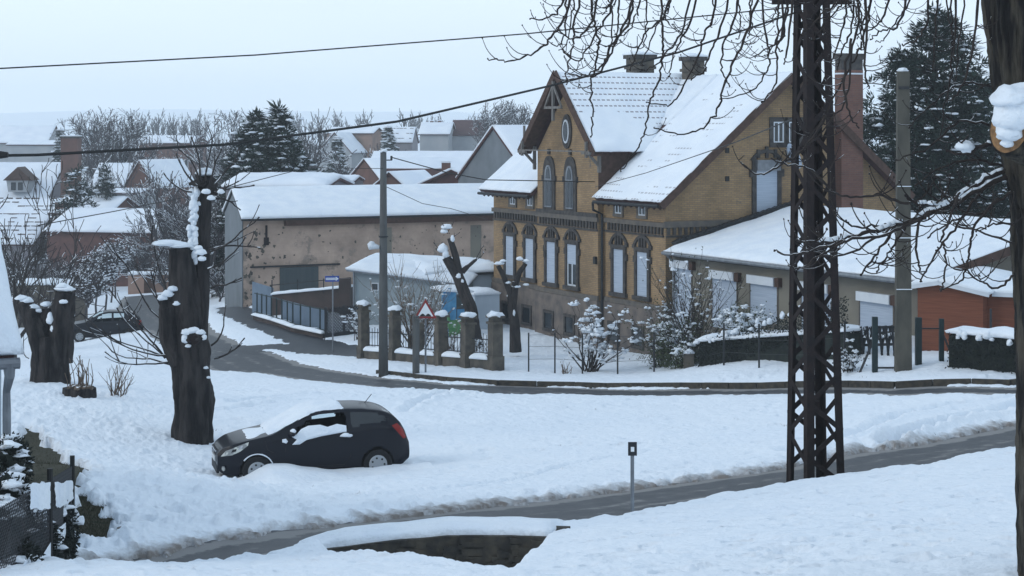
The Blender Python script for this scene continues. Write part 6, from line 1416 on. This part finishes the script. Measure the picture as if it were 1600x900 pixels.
def spruce(name,label,px,pyt,Y,w,seed,ncl,ls,dp=-.3):
    b=gp(px,Y); h=vz(pyt,Y)-b.z; return pine(name,label,b,h,[(0,.12),(h*.1,w*.22),(h*.3,w*.55),(h*.6,w*.85),(h,w)],seed,ncl,ls=ls,snowp=.75)
spruce('spruce_tree','left and slightly taller dark spruce of the pair behind the barn',398,172,122,3.3,1,800,.42)
spruce('spruce_tree','right dark spruce with twin tips behind the beige barn',436,166,118,3.4,2,850,.42)
spruce('young_spruce','snowy young spruce beside the brick tower',118,256,165,2.6,3,260,.42)
spruce('young_spruce','small dark spruce before the white tiled cottage',166,254,172,1.7,4,160,.40)
cf('far_spruce','tiny hazy spruce left of the brick tower',95,199,270,2.0,5,ls=2.)
cf('far_spruce','hazy blue spruce beside the far slatted house',606,196,285,3.2,6,ls=2.2)
cf('far_spruce','hazy dark spruce in front of the far gable house',527,214,250,2.4,7,ls=2.)
b=gp(1462,86); pine('large_pine','huge dark evergreen dusted with snow rising behind the concrete pole',b,vz(14,86)-b.z,[(0,.25),(1.2,1.3),(3,2.4),(5,3.1),(8,4.0),(14,4.6)],8,2600,nl=30,snowp=.32)
b=gp(1585,92); pine('large_pine','second dark evergreen partly hidden by the near trunk',b,vz(95,92)-b.z,[(0,.3),(1.5,1.8),(4,3.2),(8,4.0),(14,4.2)],9,1500,snowp=.32)
b=gp(1400,97); pine('evergreen_thicket','lower dark evergreen left of the huge pine beside the red stack',b,vz(215,97)-b.z,[(0,.4),(1.5,1.6),(4,2.2),(8,2.4)],10,420,snowp=.35)
# round-headed street trees by the far road
rt=None
for i,(px,pyb,Y) in enumerate(((138,474,107),(152,466,113),(163,460,119),(172,454,126),(181,449,133))):
    b=gp(px,Y)
    if rt is None:
        rt=bare_tree('street_tree','x',b,3.9,1.6,40,lv=3,kids=(5,7),limbs=12,trunkh=.45,minr=.012,tr=.03,rnd_=(.42,.30),group='round-headed small trees in a row along the far road'); rt['label']='small round-headed snowy tree in the row by the far road'
        m=MB(); rb2=random.Random(1)
        for k_ in range(150): v=V3((rb2.gauss(0,1),rb2.gauss(0,1),rb2.gauss(0,.7))).normalized()*rb2.uniform(.7,1.); m.blob((v.x*1.35,v.y*1.35,2.75+v.z*1.0),.07,.07,.04,5,3)
        tag(m.build('crown_snow','snow_far',rt,True),kind='stuff')
    else: c=copy_tree(rt); c.location=b; c.rotation_euler.z=i*1.3; c.scale=(1.05,1.05,1+.05*i)
# left bushes near the frame edge
def near_bush(label,px,pyt,Y,seed,spread=.9,lv=4,limbs=6,h=None,tr=.03,name='bare_tree'):
    b=gp(px,Y); hh=h or vz(pyt,Y)-b.z; return bare_tree(name,label,b,hh,spread,seed,lv=lv,kids=(3,5),limbs=limbs,trunkh=.12,minr=.012,tr=tr,mt='bark_mid',ang=.6)
near_bush('bare tree with long snowy limbs beside the white cottage roof',22,262,75,51,.6,4,5)
near_bush('snow-coated bare tree behind the cleft stump',62,352,88,52,.8,3,6)
# ---- pollarded trunks ----
def pollard(E,path,radii,seed,name='trunk',mat_='bark_pollard',sides=64,amp=.12):
    rb=random.Random(seed); pts=[];rs=[]
    P_=[Vector(p) for p in path]; n=22
    for i in range(len(P_)-1):
        for k_ in range(n): t=k_/n; pts.append(P_[i].lerp(P_[i+1],t)); rs.append(radii[i]*(1-t)+radii[i+1]*t)
    pts.append(P_[-1]); rs.append(radii[-1]); m=MB()
    m.tube(pts,rs,sides,True,fn=lambda i,th:1+amp*vn(math.cos(th)*1.8+seed,math.sin(th)*1.8,pts[i].z*1.2)+amp*.8*vn(math.cos(th)*5+seed,math.sin(th)*5,pts[i].z*1.1)+.05*math.sin(th*3+seed+pts[i].z*.8)-.16*abs(vn(math.cos(th)*4+seed+.4*vn(pts[i].z*2,1),math.sin(th)*4,pts[i].z*.9))-.10*abs(vn(math.cos(th)*11,math.sin(th)*11+seed,pts[i].z*2.6))); return m.build(name,mat_,E,True)
def snowlump(E,items,name='snow_cap',sd=1):
    m=MB(); rb=random.Random(sd)
    for c,r_ in items: m.blob(c,r_[0],r_[1],r_[2],20,11,.11,rb)
    return tag(m.build(name,'snow',E,True),kind='stuff' if len(items)>1 else None)
def shoot(m,p,d,L_,r,rb,curl=.5,n=7,wig=.12,sub=0):
    pts=[Vector(p)]; d=Vector(d).normalized()
    for i in range(n): d=(d+Vector((rb.gauss(0,wig),rb.gauss(0,wig),rb.gauss(0,wig)+curl/n))).normalized(); pts.append(pts[-1]+d*L_/n)
    m.tube(pts,[r*(1-.55*i/n) for i in range(n)]+[r*.75],5)
    for k_ in range(sub): i=rb.randint(2,n); shoot(m,pts[i],d+Vector((rb.gauss(0,.8),rb.gauss(0,.8),rb.gauss(.2,.4))),L_*rb.uniform(.2,.45),r*.6,rb,curl,4,wig,0)
    return pts
# big pollard, centre left
g=G(302,700); E=empty('pollarded_tree',g,0,label='massive gnarled pollard trunk with two cut stubs and snow caps beside the black hatchback',cat='tree'); Yt=g.y
def L(px,py,dy=0): q=P(px,py,Yt+dy)-g; return q
pollard(E,[L(301,712),L(303,640),L(300,590),L(296,540),L(290,480),L(283,388)],[.56,.47,.45,.46,.37,.27],3)
pollard(E,[L(303,560,.1),L(314,480,.15),L(318,400,.2),L(320,290,.2)],[.30,.22,.16,.16],5,'side_trunk')
pollard(E,[L(285,565,-.1),L(268,530,-.15),L(262,480,-.15),L(258,468,-.15)],[.30,.27,.22,.13],6,'burl')
m=MB(); m.blob(L(320,285,.2),.27,.24,.22,18,10,.2); m.blob(L(328,298,.1),.2,.2,.16,14,8,.2); m.build('knob','bark_pollard',E,True); m=MB(); m.blob(L(304,530,-.42),.20,.12,.14,18,9,.15); m.build('knob','bark_pollard',E,True)
snowlump(E,[(L(264,381),(.40,.34,.09)),(L(282,384),(.30,.30,.08)),(L(319,270,.15),(.22,.22,.12))],sd=2)
rb=random.Random(9); it=[]
for k_ in range(70):
    t=rb.random(); it.append((L(303+rb.gauss(0,3)-t*1,300+t*110,-.0+rb.uniform(-.06,.05)),(rb.uniform(.04,.09),.07,rb.uniform(.06,.14))))
for (px,py,s_) in ((262,460,.14),(270,452,.12),(254,466,.12),(276,475,.09),(314,395,.13),(316,405,.1),(322,300,.11),(330,310,.1),(345,300,.09),(268,545,.09),(275,552,.08),(310,388,.1),(300,560,.07),(322,575,.06),(326,590,.05),(303,640,.03),(305,650,.03)): it.append((L(px,py,-.30),(s_,s_*.6,s_*.7)))
for (px,py,rx,rz) in ((292,520,.13,.10),(302,517,.15,.09),(313,520,.12,.08),(319,528,.06,.08),(289,531,.08,.13),(294,541,.07,.05)): it.append((L(px,py,-.44),(rx,.06,rz)))
snowlump(E,it,'clinging_snow',4)
m=MB(); rb=random.Random(12)
for (px,py,dx,dz,L_,sb) in ((270,560,-1,.25,2.2,3),(266,555,-1,-.05,2.4,4),(262,560,-.9,.5,1.9,3),(268,570,-1,.05,1.5,3),(258,560,-.7,1.2,1.5,2),(266,540,-.9,.8,2.0,3),(270,520,-1,.9,2.0,2),(262,500,-1,1.1,1.2,2),(272,565,-1,-.25,1.7,4),
    (325,420,1,.35,1.3,2),(322,395,1,.25,1.5,2),(326,390,.9,.4,1.2,2),(335,560,1,.1,1.0,2),(330,540,1,.35,.8,1),(330,450,1,.3,.8,2),
    (316,285,-.3,1,1.1,1),(312,288,-.45,1,1.0,1),(322,283,.1,1,1.0,1),(328,288,.3,1,.9,1),(332,292,.6,.8,.9,2),(308,290,-.7,.8,.9,2),(335,300,1,.3,1.0,2),(330,305,.9,.1,.9,3),(336,310,.8,-.2,.8,2),(300,300,-1,.2,.8,2),
    (262,470,-.3,1,1.4,1),(256,478,-.6,1,1.3,1),(238,378,-.1,1,.4,0)):
    shoot(m,L(px,py,-.1),(dx,rb.uniform(-.5,.5),dz),L_,.026,rb,.5,8,.13,sb)
m.build('shoots','bark_mid',E)
# snow on the stub end (brown oval wound ringed with snow)
m=MB(); m.tube([L(304,531,-.50),L(304,531,-.53)],.10,14); m.build('cut_wound','rust',E)
# cleft stump far left
g=G(80,607); E=empty('cleft_stump',g,0,label='two-pronged pollard stump with snow in its fork near the cottage',cat='tree'); Yt=g.y
def L(px,py,dy=0): return P(px,py,Yt+dy)-g
pollard(E,[L(79,617),L(80,580),L(80,545),L(78,525)],[.56,.49,.49,.42],7,'trunk',amp=.16)
pollard(E,[L(72,560),L(62,522),L(48,492),L(34,472)],[.38,.34,.28,.17],8,'left_prong',amp=.14); pollard(E,[L(90,565),L(95,520),L(99,490),L(103,456)],[.40,.35,.31,.27],9,'right_prong',amp=.14)
pollard(E,[L(66,520),L(72,500),L(72,482)],[.2,.18,.12],10,'prong')
rb=random.Random(3); it=[(L(102,452),(.27,.24,.09)),(L(98,447),(.18,.2,.08)),(L(34,466),(.18,.16,.09)),(L(42,470),(.18,.16,.10)),(L(50,480),(.2,.16,.09)),(L(72,476),(.14,.14,.09)),(L(60,486),(.14,.14,.08)),(L(79,500,-.2),(.11,.12,.20)),(L(83,515,-.25),(.08,.1,.12)),(L(99,472,-.28),(.12,.06,.07)),(L(78,545,-.3),(.04,.05,.14))]
snowlump(E,it,sd=5)
m=MB()
for (px,py,dx,dz,L_) in ((35,470,-.4,1,.7),(110,500,1,.5,.5),(108,470,.6,1,.4),(45,560,-1,.2,.6),(60,470,0,1,.5)): shoot(m,L(px,py),(dx,rb.uniform(-.3,.3),dz),L_,.018,rb,.4,6,.15,2)
m.build('shoots','bark_mid',E)
# leaning pollard behind the pillared fence
g=gp(742,70.5); E=empty('leaning_pollard',g,0,label='leaning pollard fruit tree with knobbly snow-tipped ends behind the stone pillars',cat='tree'); Yt=70.5
def L(px,py,dy=0): return P(px,py,Yt+dy)-g
pollard(E,[L(744,545),L(735,480),L(715,430),L(697,402)],[.30,.25,.21,.17],11,'trunk','bark_mid'); pollard(E,[L(718,432),L(712,400),L(703,372)],[.16,.13,.11],12,'limb','bark_mid'); pollard(E,[L(722,425),L(732,415),L(744,405)],[.11,.08,.06],13,'limb','bark_mid')
snowlump(E,[(L(692,390),(.20,.18,.22)),(L(696,398,-.1),(.12,.1,.2)),(L(698,355),(.22,.18,.12)),(L(694,362),(.15,.15,.1)),(L(716,432,-.15),(.1,.1,.14)),(L(707,374,-.1),(.08,.08,.16)),(L(722,440,-.15),(.07,.07,.1))],sd=8)
m=MB(); rb=random.Random(31)
for (px,py,dx,dz,L_) in ((690,395,-.5,.5,.5),(700,362,.5,.8,.5),(700,365,-.6,.3,.4),(744,405,.5,1,.6),(740,408,1,.5,.6),(705,372,.8,.3,.4)): shoot(m,L(px,py),(dx,rb.uniform(-.3,.3),dz),L_,.02,rb,.4,6,.15,2)
m.build('shoots','bark_mid',E)
# knobbly tree against the villa
g=gp(803,72); E=empty('knobbly_tree',g,0,label='small knobbly pollard with snow on each fist against the villa plinth',cat='tree'); Yt=72
def L(px,py,dy=0): return P(px,py,Yt+dy)-g
pollard(E,[L(806,550),L(804,510),L(800,480),L(806,440)],[.24,.2,.18,.13],15,'trunk','bark_mid'); pollard(E,[L(800,482),L(796,455),L(786,430),L(778,415)],[.15,.12,.1,.09],16,'limb','bark_mid'); pollard(E,[L(806,445),L(812,425),L(822,412)],[.12,.1,.08],17,'limb','bark_mid')
snowlump(E,[(L(780,412),(.2,.16,.08)),(L(786,408),(.13,.1,.07)),(L(812,405),(.13,.12,.10)),(L(822,408),(.13,.12,.08)),(L(793,442),(.13,.12,.07)),(L(806,448),(.18,.14,.08)),(L(822,445),(.12,.1,.06)),(L(796,462),(.1,.1,.12)),(L(803,490,-.15),(.05,.05,.16))],sd=9)
# ---- near tree on the right with hanging twigs ----
Yt=13.0; g=gp(1690,Yt); FT=empty('chestnut_tree',g,0,label='near chestnut trunk with a sawn branch stub and many drooping bare twigs',cat='tree')
def L(px,py,Y=Yt): return P(px,py,Y)-g
r0=.50; rp_=r0*FPX/Yt
edge=[(1592,930),(1590,800),(1588,600),(1585,450),(1582,320),(1570,255),(1556,200),(1545,100),(1536,0),(1530,-120),(1520,-300)]
m=MB(); pts=[];rs=[]
for i in range(len(edge)-1):
    n=30
    for k_ in range(n):
        t=k_/n; ex=edge[i][0]*(1-t)+edge[i+1][0]*t; ey=edge[i][1]*(1-t)+edge[i+1][1]*t; r_=.42+.06*max(0,(500-ey)/500); pts.append(L(ex,ey)+V3((r_,0,0))); rs.append(r_)
pts.insert(0,pts[0]+V3((0,0,-1.2))); rs.insert(0,.5)
m.tube(pts,rs,170,True,fn=lambda i,th:1+.05*vn(math.cos(th)*5,math.sin(th)*5,pts[i].z*1.0)-.10*abs(vn(math.cos(th)*13+.25*vn(pts[i].z*2,th),math.sin(th)*13,pts[i].z*2.2))-.05*abs(vn(math.cos(th)*30,math.sin(th)*30,pts[i].z*6))); m.build('trunk','barkdark',FT,True)
# sawn branch with snow
cdir=V3((-.80,-.60,.0)).normalized(); cs=V3((.6,-.8,0)).normalized(); cu=V3((0,0,1)); cc_=L(1582,192,12.35)
def oval(m,c,ra,rz,n=28): return [c+cs*math.cos(2*math.pi*j/n)*ra*(1+.06*vn(j*.7,1))+cu*math.sin(2*math.pi*j/n)*rz*(1+.05*vn(j*.9,4))+cs*.05*math.sin(2*math.pi*j/n) for j in range(n)]
m=MB(); n=28; rings=[oval(m,cc_-cdir*.55,.30,.42),oval(m,cc_-cdir*.25,.22,.30),oval(m,cc_-cdir*.04,.20,.235),oval(m,cc_,.185,.22)]; vs=[v for r_ in rings for v in r_]; m.add(vs,[(i*n+j,i*n+(j+1)%n,(i+1)*n+(j+1)%n,(i+1)*n+j) for i in range(3) for j in range(n)]+[tuple(3*n+j for j in range(n))]); st=m.build('sawn_stub','barkdark',FT,True)
m=MB(); o1=oval(m,cc_+cdir*.012,.165,.20); m.add(o1,[tuple(range(n))]); m.build('cut_face','cutwood',st)
it=[(cc_+cdir*.05+cs*.02+cu*.15,(.13,.12,.10)),(cc_+cdir*.03+cs*.03+cu*.03,(.13,.11,.17)),(cc_+cdir*.03+cs*.01-cu*.07,(.10,.08,.09)),(cc_+cdir*.02-cu*.14-cs*.02,(.05,.04,.04)),(cc_+cdir*.03+cs*.10+cu*.05,(.07,.06,.12)),(cc_-cdir*.1+cu*.21,(.12,.12,.06))]
snowlump(FT,it,'stub_snow',6)
# branches
rb=random.Random(2024)
def spline(pp,n=6):
    out=[]; 
    for i in range(len(pp)-1):
        p0=pp[max(i-1,0)];p1=pp[i];p2=pp[i+1];p3=pp[min(i+2,len(pp)-1)]
        for k_ in range(n):
            t=k_/n; out.append(.5*((2*p1)+(p2-p0)*t+(2*p0-5*p1+4*p2-p3)*t*t+(3*p1-p0-3*p2+p3)*t**3))
    out.append(pp[-1]); return out
def strand(m,pp,Y,r0,r1,twigs=3,tl=.25,side=None,snow=None):
    Y0=Y if isinstance(Y,tuple) else (Y,Y); k=len(pp)
    raw=[L(p[0],p[1],Y0[0]+(Y0[1]-Y0[0])*i/(k-1)) for i,p in enumerate(pp)]; pts=spline(raw)
    for i in range(1,len(pts)-1): pts[i]=pts[i]+V3((rb.gauss(0,.006),rb.gauss(0,.006),rb.gauss(0,.006)))
    n=len(pts); rs=[(r0+(r1-r0)*i/(n-1))*(1+(.35 if i%5==3 else 0)*.5) for i in range(n)]; m.tube(pts,rs,6)
    m.blob(pts[-1],r1*1.35,r1*1.35,r1*2,5,4)
    for q in range(twigs):
        i=rb.randint(2,n-2); p=pts[i]; dn=(pts[i+1]-pts[i]).normalized(); sx=rb.choice((-1,1)) if side is None else side
        d=(dn*.5+V3((sx*rb.uniform(.5,1.1),rb.uniform(-.5,.5),-.1))).normalized(); l_=tl*rb.uniform(.4,1.3); tp=[p]; 
        for j in range(6): d=(d+V3((rb.gauss(0,.08),rb.gauss(0,.08),.30))).normalized(); tp.append(tp[-1]+d*l_/6)
        m.tube(tp,[r1*.85*(1-.08*j) for j in range(7)],4); m.blob(tp[-1],r1*1.25,r1*1.25,r1*1.7,5,4)
        if rb.random()<.5: 
            p=tp[3]; d=V3((rb.gauss(0,.6),rb.gauss(0,.5),.6)).normalized(); m.tube([p,p+d*l_*.12,p+d*l_*.25+V3((0,0,.01))],[r1*.7,r1*.6,r1*.5],4)
    return pts
m=MB()
# big limbs above the frame
limb1=strand(m,[(1600,-60),(1500,-120),(1380,-110),(1250,-80),(1120,-70),(1000,-60),(900,-40)],(13,14.5),.13,.03,0)
limb2=strand(m,[(1560,-20),(1480,-60),(1400,-60),(1340,-40)],(13,12),.09,.03,0)
limb3=strand(m,[(1600,-100),(1400,-200),(1200,-150),(1050,-90)],(13,15),.10,.03,0)
r_a,r_b=.012,.0055
S_=[([(905,-40),(880,30),(862,55),(845,75),(815,92),(790,96),(762,92)],3),([(900,-40),(872,15),(850,28),(828,30)],2),([(915,-40),(897,35),(897,60),(893,80),(886,110),(885,132)],4),([(922,-40),(925,20),(930,40),(935,70),(932,100),(925,130),(926,180),(923,214)],5),
([(1005,-60),(985,25),(965,60),(950,90),(930,110),(905,120),(876,128)],6),([(1010,-60),(975,40),(955,70),(940,110),(925,120),(890,116)],5),([(980,-60),(950,20),(930,55),(905,95),(880,80)],4),([(950,-50),(925,30),(900,60),(870,45)],3),
([(1030,-70),(1034,30),(1037,70),(1035,90),(1028,130),(1015,160),(1008,200),(1000,225),(985,245),(970,268)],5),([(1105,-70),(1080,30),(1065,60),(1052,90),(1045,120)],5),([(1090,-60),(1068,40),(1040,85),(1020,105),(1000,112)],4),
([(1200,-80),(1170,40),(1150,90),(1133,130),(1122,170),(1100,198),(1062,210),(1022,200)],6),([(1183,-80),(1195,40),(1202,90),(1196,118),(1170,145),(1125,155)],6),([(1150,-70),(1130,30),(1110,80),(1100,110),(1080,125)],5),([(1215,-80),(1225,40),(1222,60),(1200,75),(1180,90)],4),
([(1165,-70),(1150,20),(1130,70),(1128,110),(1140,135)],4),([(1125,-70),(1115,20),(1098,60),(1090,90),(1060,150),(1040,163),(1010,160)],6),([(1060,-70),(1040,20),(1010,50),(990,95),(985,110)],4),([(1232,-60),(1228,30),(1215,80),(1212,130),(1190,160)],4),([(1245,-60),(1232,60),(1225,100)],2)]
for pp,tw in S_: strand(m,pp,rb.uniform(12.5,15.5),.0095,.0045,tw+1,.24,-1 if rb.random()<.7 else 1)
for k_ in range(17):   # random fill
    x0=rb.uniform(880,1240); y1=rb.triangular(10,130,45); lean=rb.uniform(-50,10)*y1/100; x1=x0+lean
    strand(m,[(x0+rb.uniform(-20,20),-60),(x0,0),((x0+x1)/2+rb.uniform(-6,6),y1*.5),(x1,y1),(x1+rb.uniform(-28,8),y1+rb.uniform(-4,10))],rb.uniform(12,17),.0082,.0036,rb.randint(2,5),.2,-1 if rb.random()<.65 else 1)
R_=[([(1365,-60),(1357,30),(1347,60),(1341,82),(1325,110),(1305,150),(1285,185),(1262,215)],6),([(1355,-60),(1352,80),(1352,120),(1358,138)],4),([(1425,-60),(1405,37),(1376,48),(1360,62)],4),([(1340,-60),(1330,40),(1315,80),(1308,110)],5),([(1325,-60),(1322,20),(1312,60),(1298,100)],5),([(1390,-60),(1385,10),(1370,40),(1350,50)],3),
([(1455,-60),(1448,30),(1435,60),(1410,70)],3),([(1500,-60),(1490,60),(1485,120),(1475,170),(1470,215)],4),([(1470,-60),(1462,50),(1458,110)],3),([(1530,-40),(1520,80),(1500,140),(1480,160)],4),([(1345,-60),(1340,30),(1330,90),(1322,150),(1290,200),(1255,232)],5),([(1330,60),(1318,140),(1330,180),(1342,200)],3)]
for pp,tw in R_: strand(m,pp,rb.uniform(12.2,15),.0095,.0044,tw+1,.24,-1 if rb.random()<.6 else 1)
for k_ in range(12):
    x0=rb.choice((rb.uniform(1300,1360),rb.uniform(1300,1560),rb.uniform(1300,1360))); y1=rb.triangular(20,150,60); x1=x0+rb.uniform(-50,15)
    strand(m,[(x0+rb.uniform(-20,20),-60),(x0,0),((x0+x1)/2,y1*.5),(x1,y1),(x1+rb.uniform(-22,8),y1+rb.uniform(-4,10))],rb.uniform(12,16),.0082,.0036,rb.randint(2,4),.2)
# lower branches reaching left from the trunk
B_=[([(1580,262),(1530,285),(1480,318),(1440,318),(1415,306)],.022,.009,4,13),([(1580,272),(1520,300),(1460,330),(1400,352),(1340,368),(1290,378),(1245,376)],.024,.008,9,13),([(1440,340),(1400,362),(1340,372),(1290,385),(1240,398),(1210,392)],.013,.006,6,12.8),
([(1480,322),(1430,345),(1385,352),(1340,355),(1322,345)],.011,.006,4,13),([(1420,318),(1370,305),(1330,308),(1290,298)],.010,.006,5,12.7),([(1400,350),(1370,395),(1345,430)],.010,.006,4,12.9),([(1430,340),(1405,370),(1385,400),(1370,425)],.009,.005,4,12.9),
([(1452,330),(1435,355),(1432,390),(1437,425)],.011,.006,3,12.8),([(1500,300),(1475,360),(1472,378),(1478,400),(1475,440),(1470,455)],.009,.005,4,12.6),([(1540,290),(1495,350),(1470,385),(1445,425),(1438,440)],.010,.005,3,13.2),([(1560,310),(1525,350),(1515,385),(1512,410),(1500,440),(1470,452)],.010,.005,4,12.7),
([(1585,380),(1530,362),(1490,350)],.008,.005,4,12.6),([(1585,350),(1545,352),(1525,362)],.008,.005,3,12.6),([(1582,232),(1545,225),(1510,240),(1480,236)],.018,.008,2,12.7),([(1580,300),(1540,330),(1510,336),(1480,350),(1450,372)],.010,.005,4,12.8),([(1585,430),(1560,450),(1535,440),(1530,430)],.009,.005,4,12.6),([(1400,352),(1330,395),(1290,400),(1262,390)],.009,.005,5,12.8),
([(1320,376),(1280,400),(1250,420),(1232,415)],.009,.005,3,12.8),([(1300,298),(1262,262),(1225,256),(1205,248)],.009,.005,4,12.8),([(1290,180),(1262,225),(1215,262),(1185,272),(1158,255)],.010,.005,4,12.9),([(1560,200),(1500,190),(1450,230),(1400,250)],.011,.005,6,14),([(1560,140),(1510,130),(1470,150),(1420,200)],.010,.005,6,14.5),([(1570,260),(1520,250),(1470,262),(1430,290)],.011,.005,6,13.8)]
sn=MB()
for pp,ra,rb_,tw,Y in B_:
    pts=strand(m,pp,Y,ra,rb_,tw+2,.28)
    if ra>.016:
        for i in range(2,len(pts)-6): 
            if vn(i*.37,ra*100)>-.05: sn.tube([pts[i]+V3((0,0,ra*.75)),pts[i+1]+V3((0,0,ra*.75))],[ra*.75*(1+.5*vn(i,3)),ra*.75*(1+.5*vn(i+1,3))],6)
sn.blob(L(1508,230,12.7),.07,.05,.05,10,6,.1); sn.blob(L(1456,318,12.9),.03,.03,.02)
m.build('crown','twig',FT,True); tag(sn.build('branch_snow','snow',FT,True),kind='stuff')
# stone in foreground, small bits
g=G(1512,896); m=MB(); m.blob((0,0,0),.12,.1,.12,9,5,.2); tag(m.build('dark_rock','stone_dark',None,True,g),'small dark stone poking from snow at the bottom edge','rock')
g=G(192,843); m=MB(); m.blob((0,0,.05),.13,.1,.1,9,5,.2); tag(m.build('verge_stone','rock',None,True,g),'small pale brown stone beside the bare grass patch','rock')
# grass on the bare patches
rb=random.Random(6); m=MB()
for poly in BARE:
    xs=[p[0] for p in poly]; ys=[p[1] for p in poly]
    for k_ in range(5200):
        x=rb.uniform(min(xs),max(xs)); y=rb.uniform(min(ys),max(ys))
        if polyd(np.array([x]),np.array([y]),poly)[0]>.1: continue
        z=GZ(x,y) if k_%20==0 else z if k_ else 0
        zz=GZ(x,y); a=rb.uniform(0,6.28); h=rb.uniform(.03,.09); w_=.006; m.add([(x,y,zz),(x+w_,y,zz),(x+math.cos(a)*h*.8,y+math.sin(a)*h*.8,zz+h)],[(0,1,2)])
tag(m.build('grass','grass'),kind='stuff',label='flattened green-brown grass on the two bare patches by the cottage')
# grass blades and dead stalks poking through the snow
rb=random.Random(16); m=MB()
for k_ in range(230):
    Y=math.exp(rb.uniform(math.log(16),math.log(56))); x=rb.uniform(-.27,.27)*Y
    if vn(x*.25,Y*.25)<-.05 or Y<31: continue
    q=np.array([x]); q2=np.array([Y])
    if min(polyd(q,q2,ROAD_A)[0],polyd(q,q2,ROAD_B)[0])<.3: continue
    z=GZ(x,Y)+.12
    for j in range(rb.randint(2,7)):
        a=rb.uniform(0,6.28); h=rb.uniform(.02,.07); bx=x+rb.gauss(0,.07); by=Y+rb.gauss(0,.07); m.add([(bx,by,z),(bx+.009,by,z),(bx+math.cos(a)*h*.7,by+math.sin(a)*h*.7,z+h)],[(0,1,2)])
tag(m.build('dry_grass','twigpale'),kind='stuff',label='sparse dry grass blades poking through the snowfield')
# haze
m=MB(); m.box((-3500,-60,-40),(3500,2600,60)); 
hm=bpy.data.materials.new('haze'); hm.use_nodes=True; n_=hm.node_tree.nodes; n_.remove(n_['Principled BSDF']); pv=n_.new('ShaderNodeVolumePrincipled'); pv.inputs['Color'].default_value=(.93,.975,1,1); pv.inputs['Density'].default_value=.00042; pv.inputs['Anisotropy'].default_value=.2
hm.node_tree.links.new(pv.outputs[0],n_['Material Output'].inputs['Volume']); M['haze']=hm
HZ=m.build('haze','haze'); tag(HZ,kind='stuff',label='thin pale winter haze lying over the whole village')
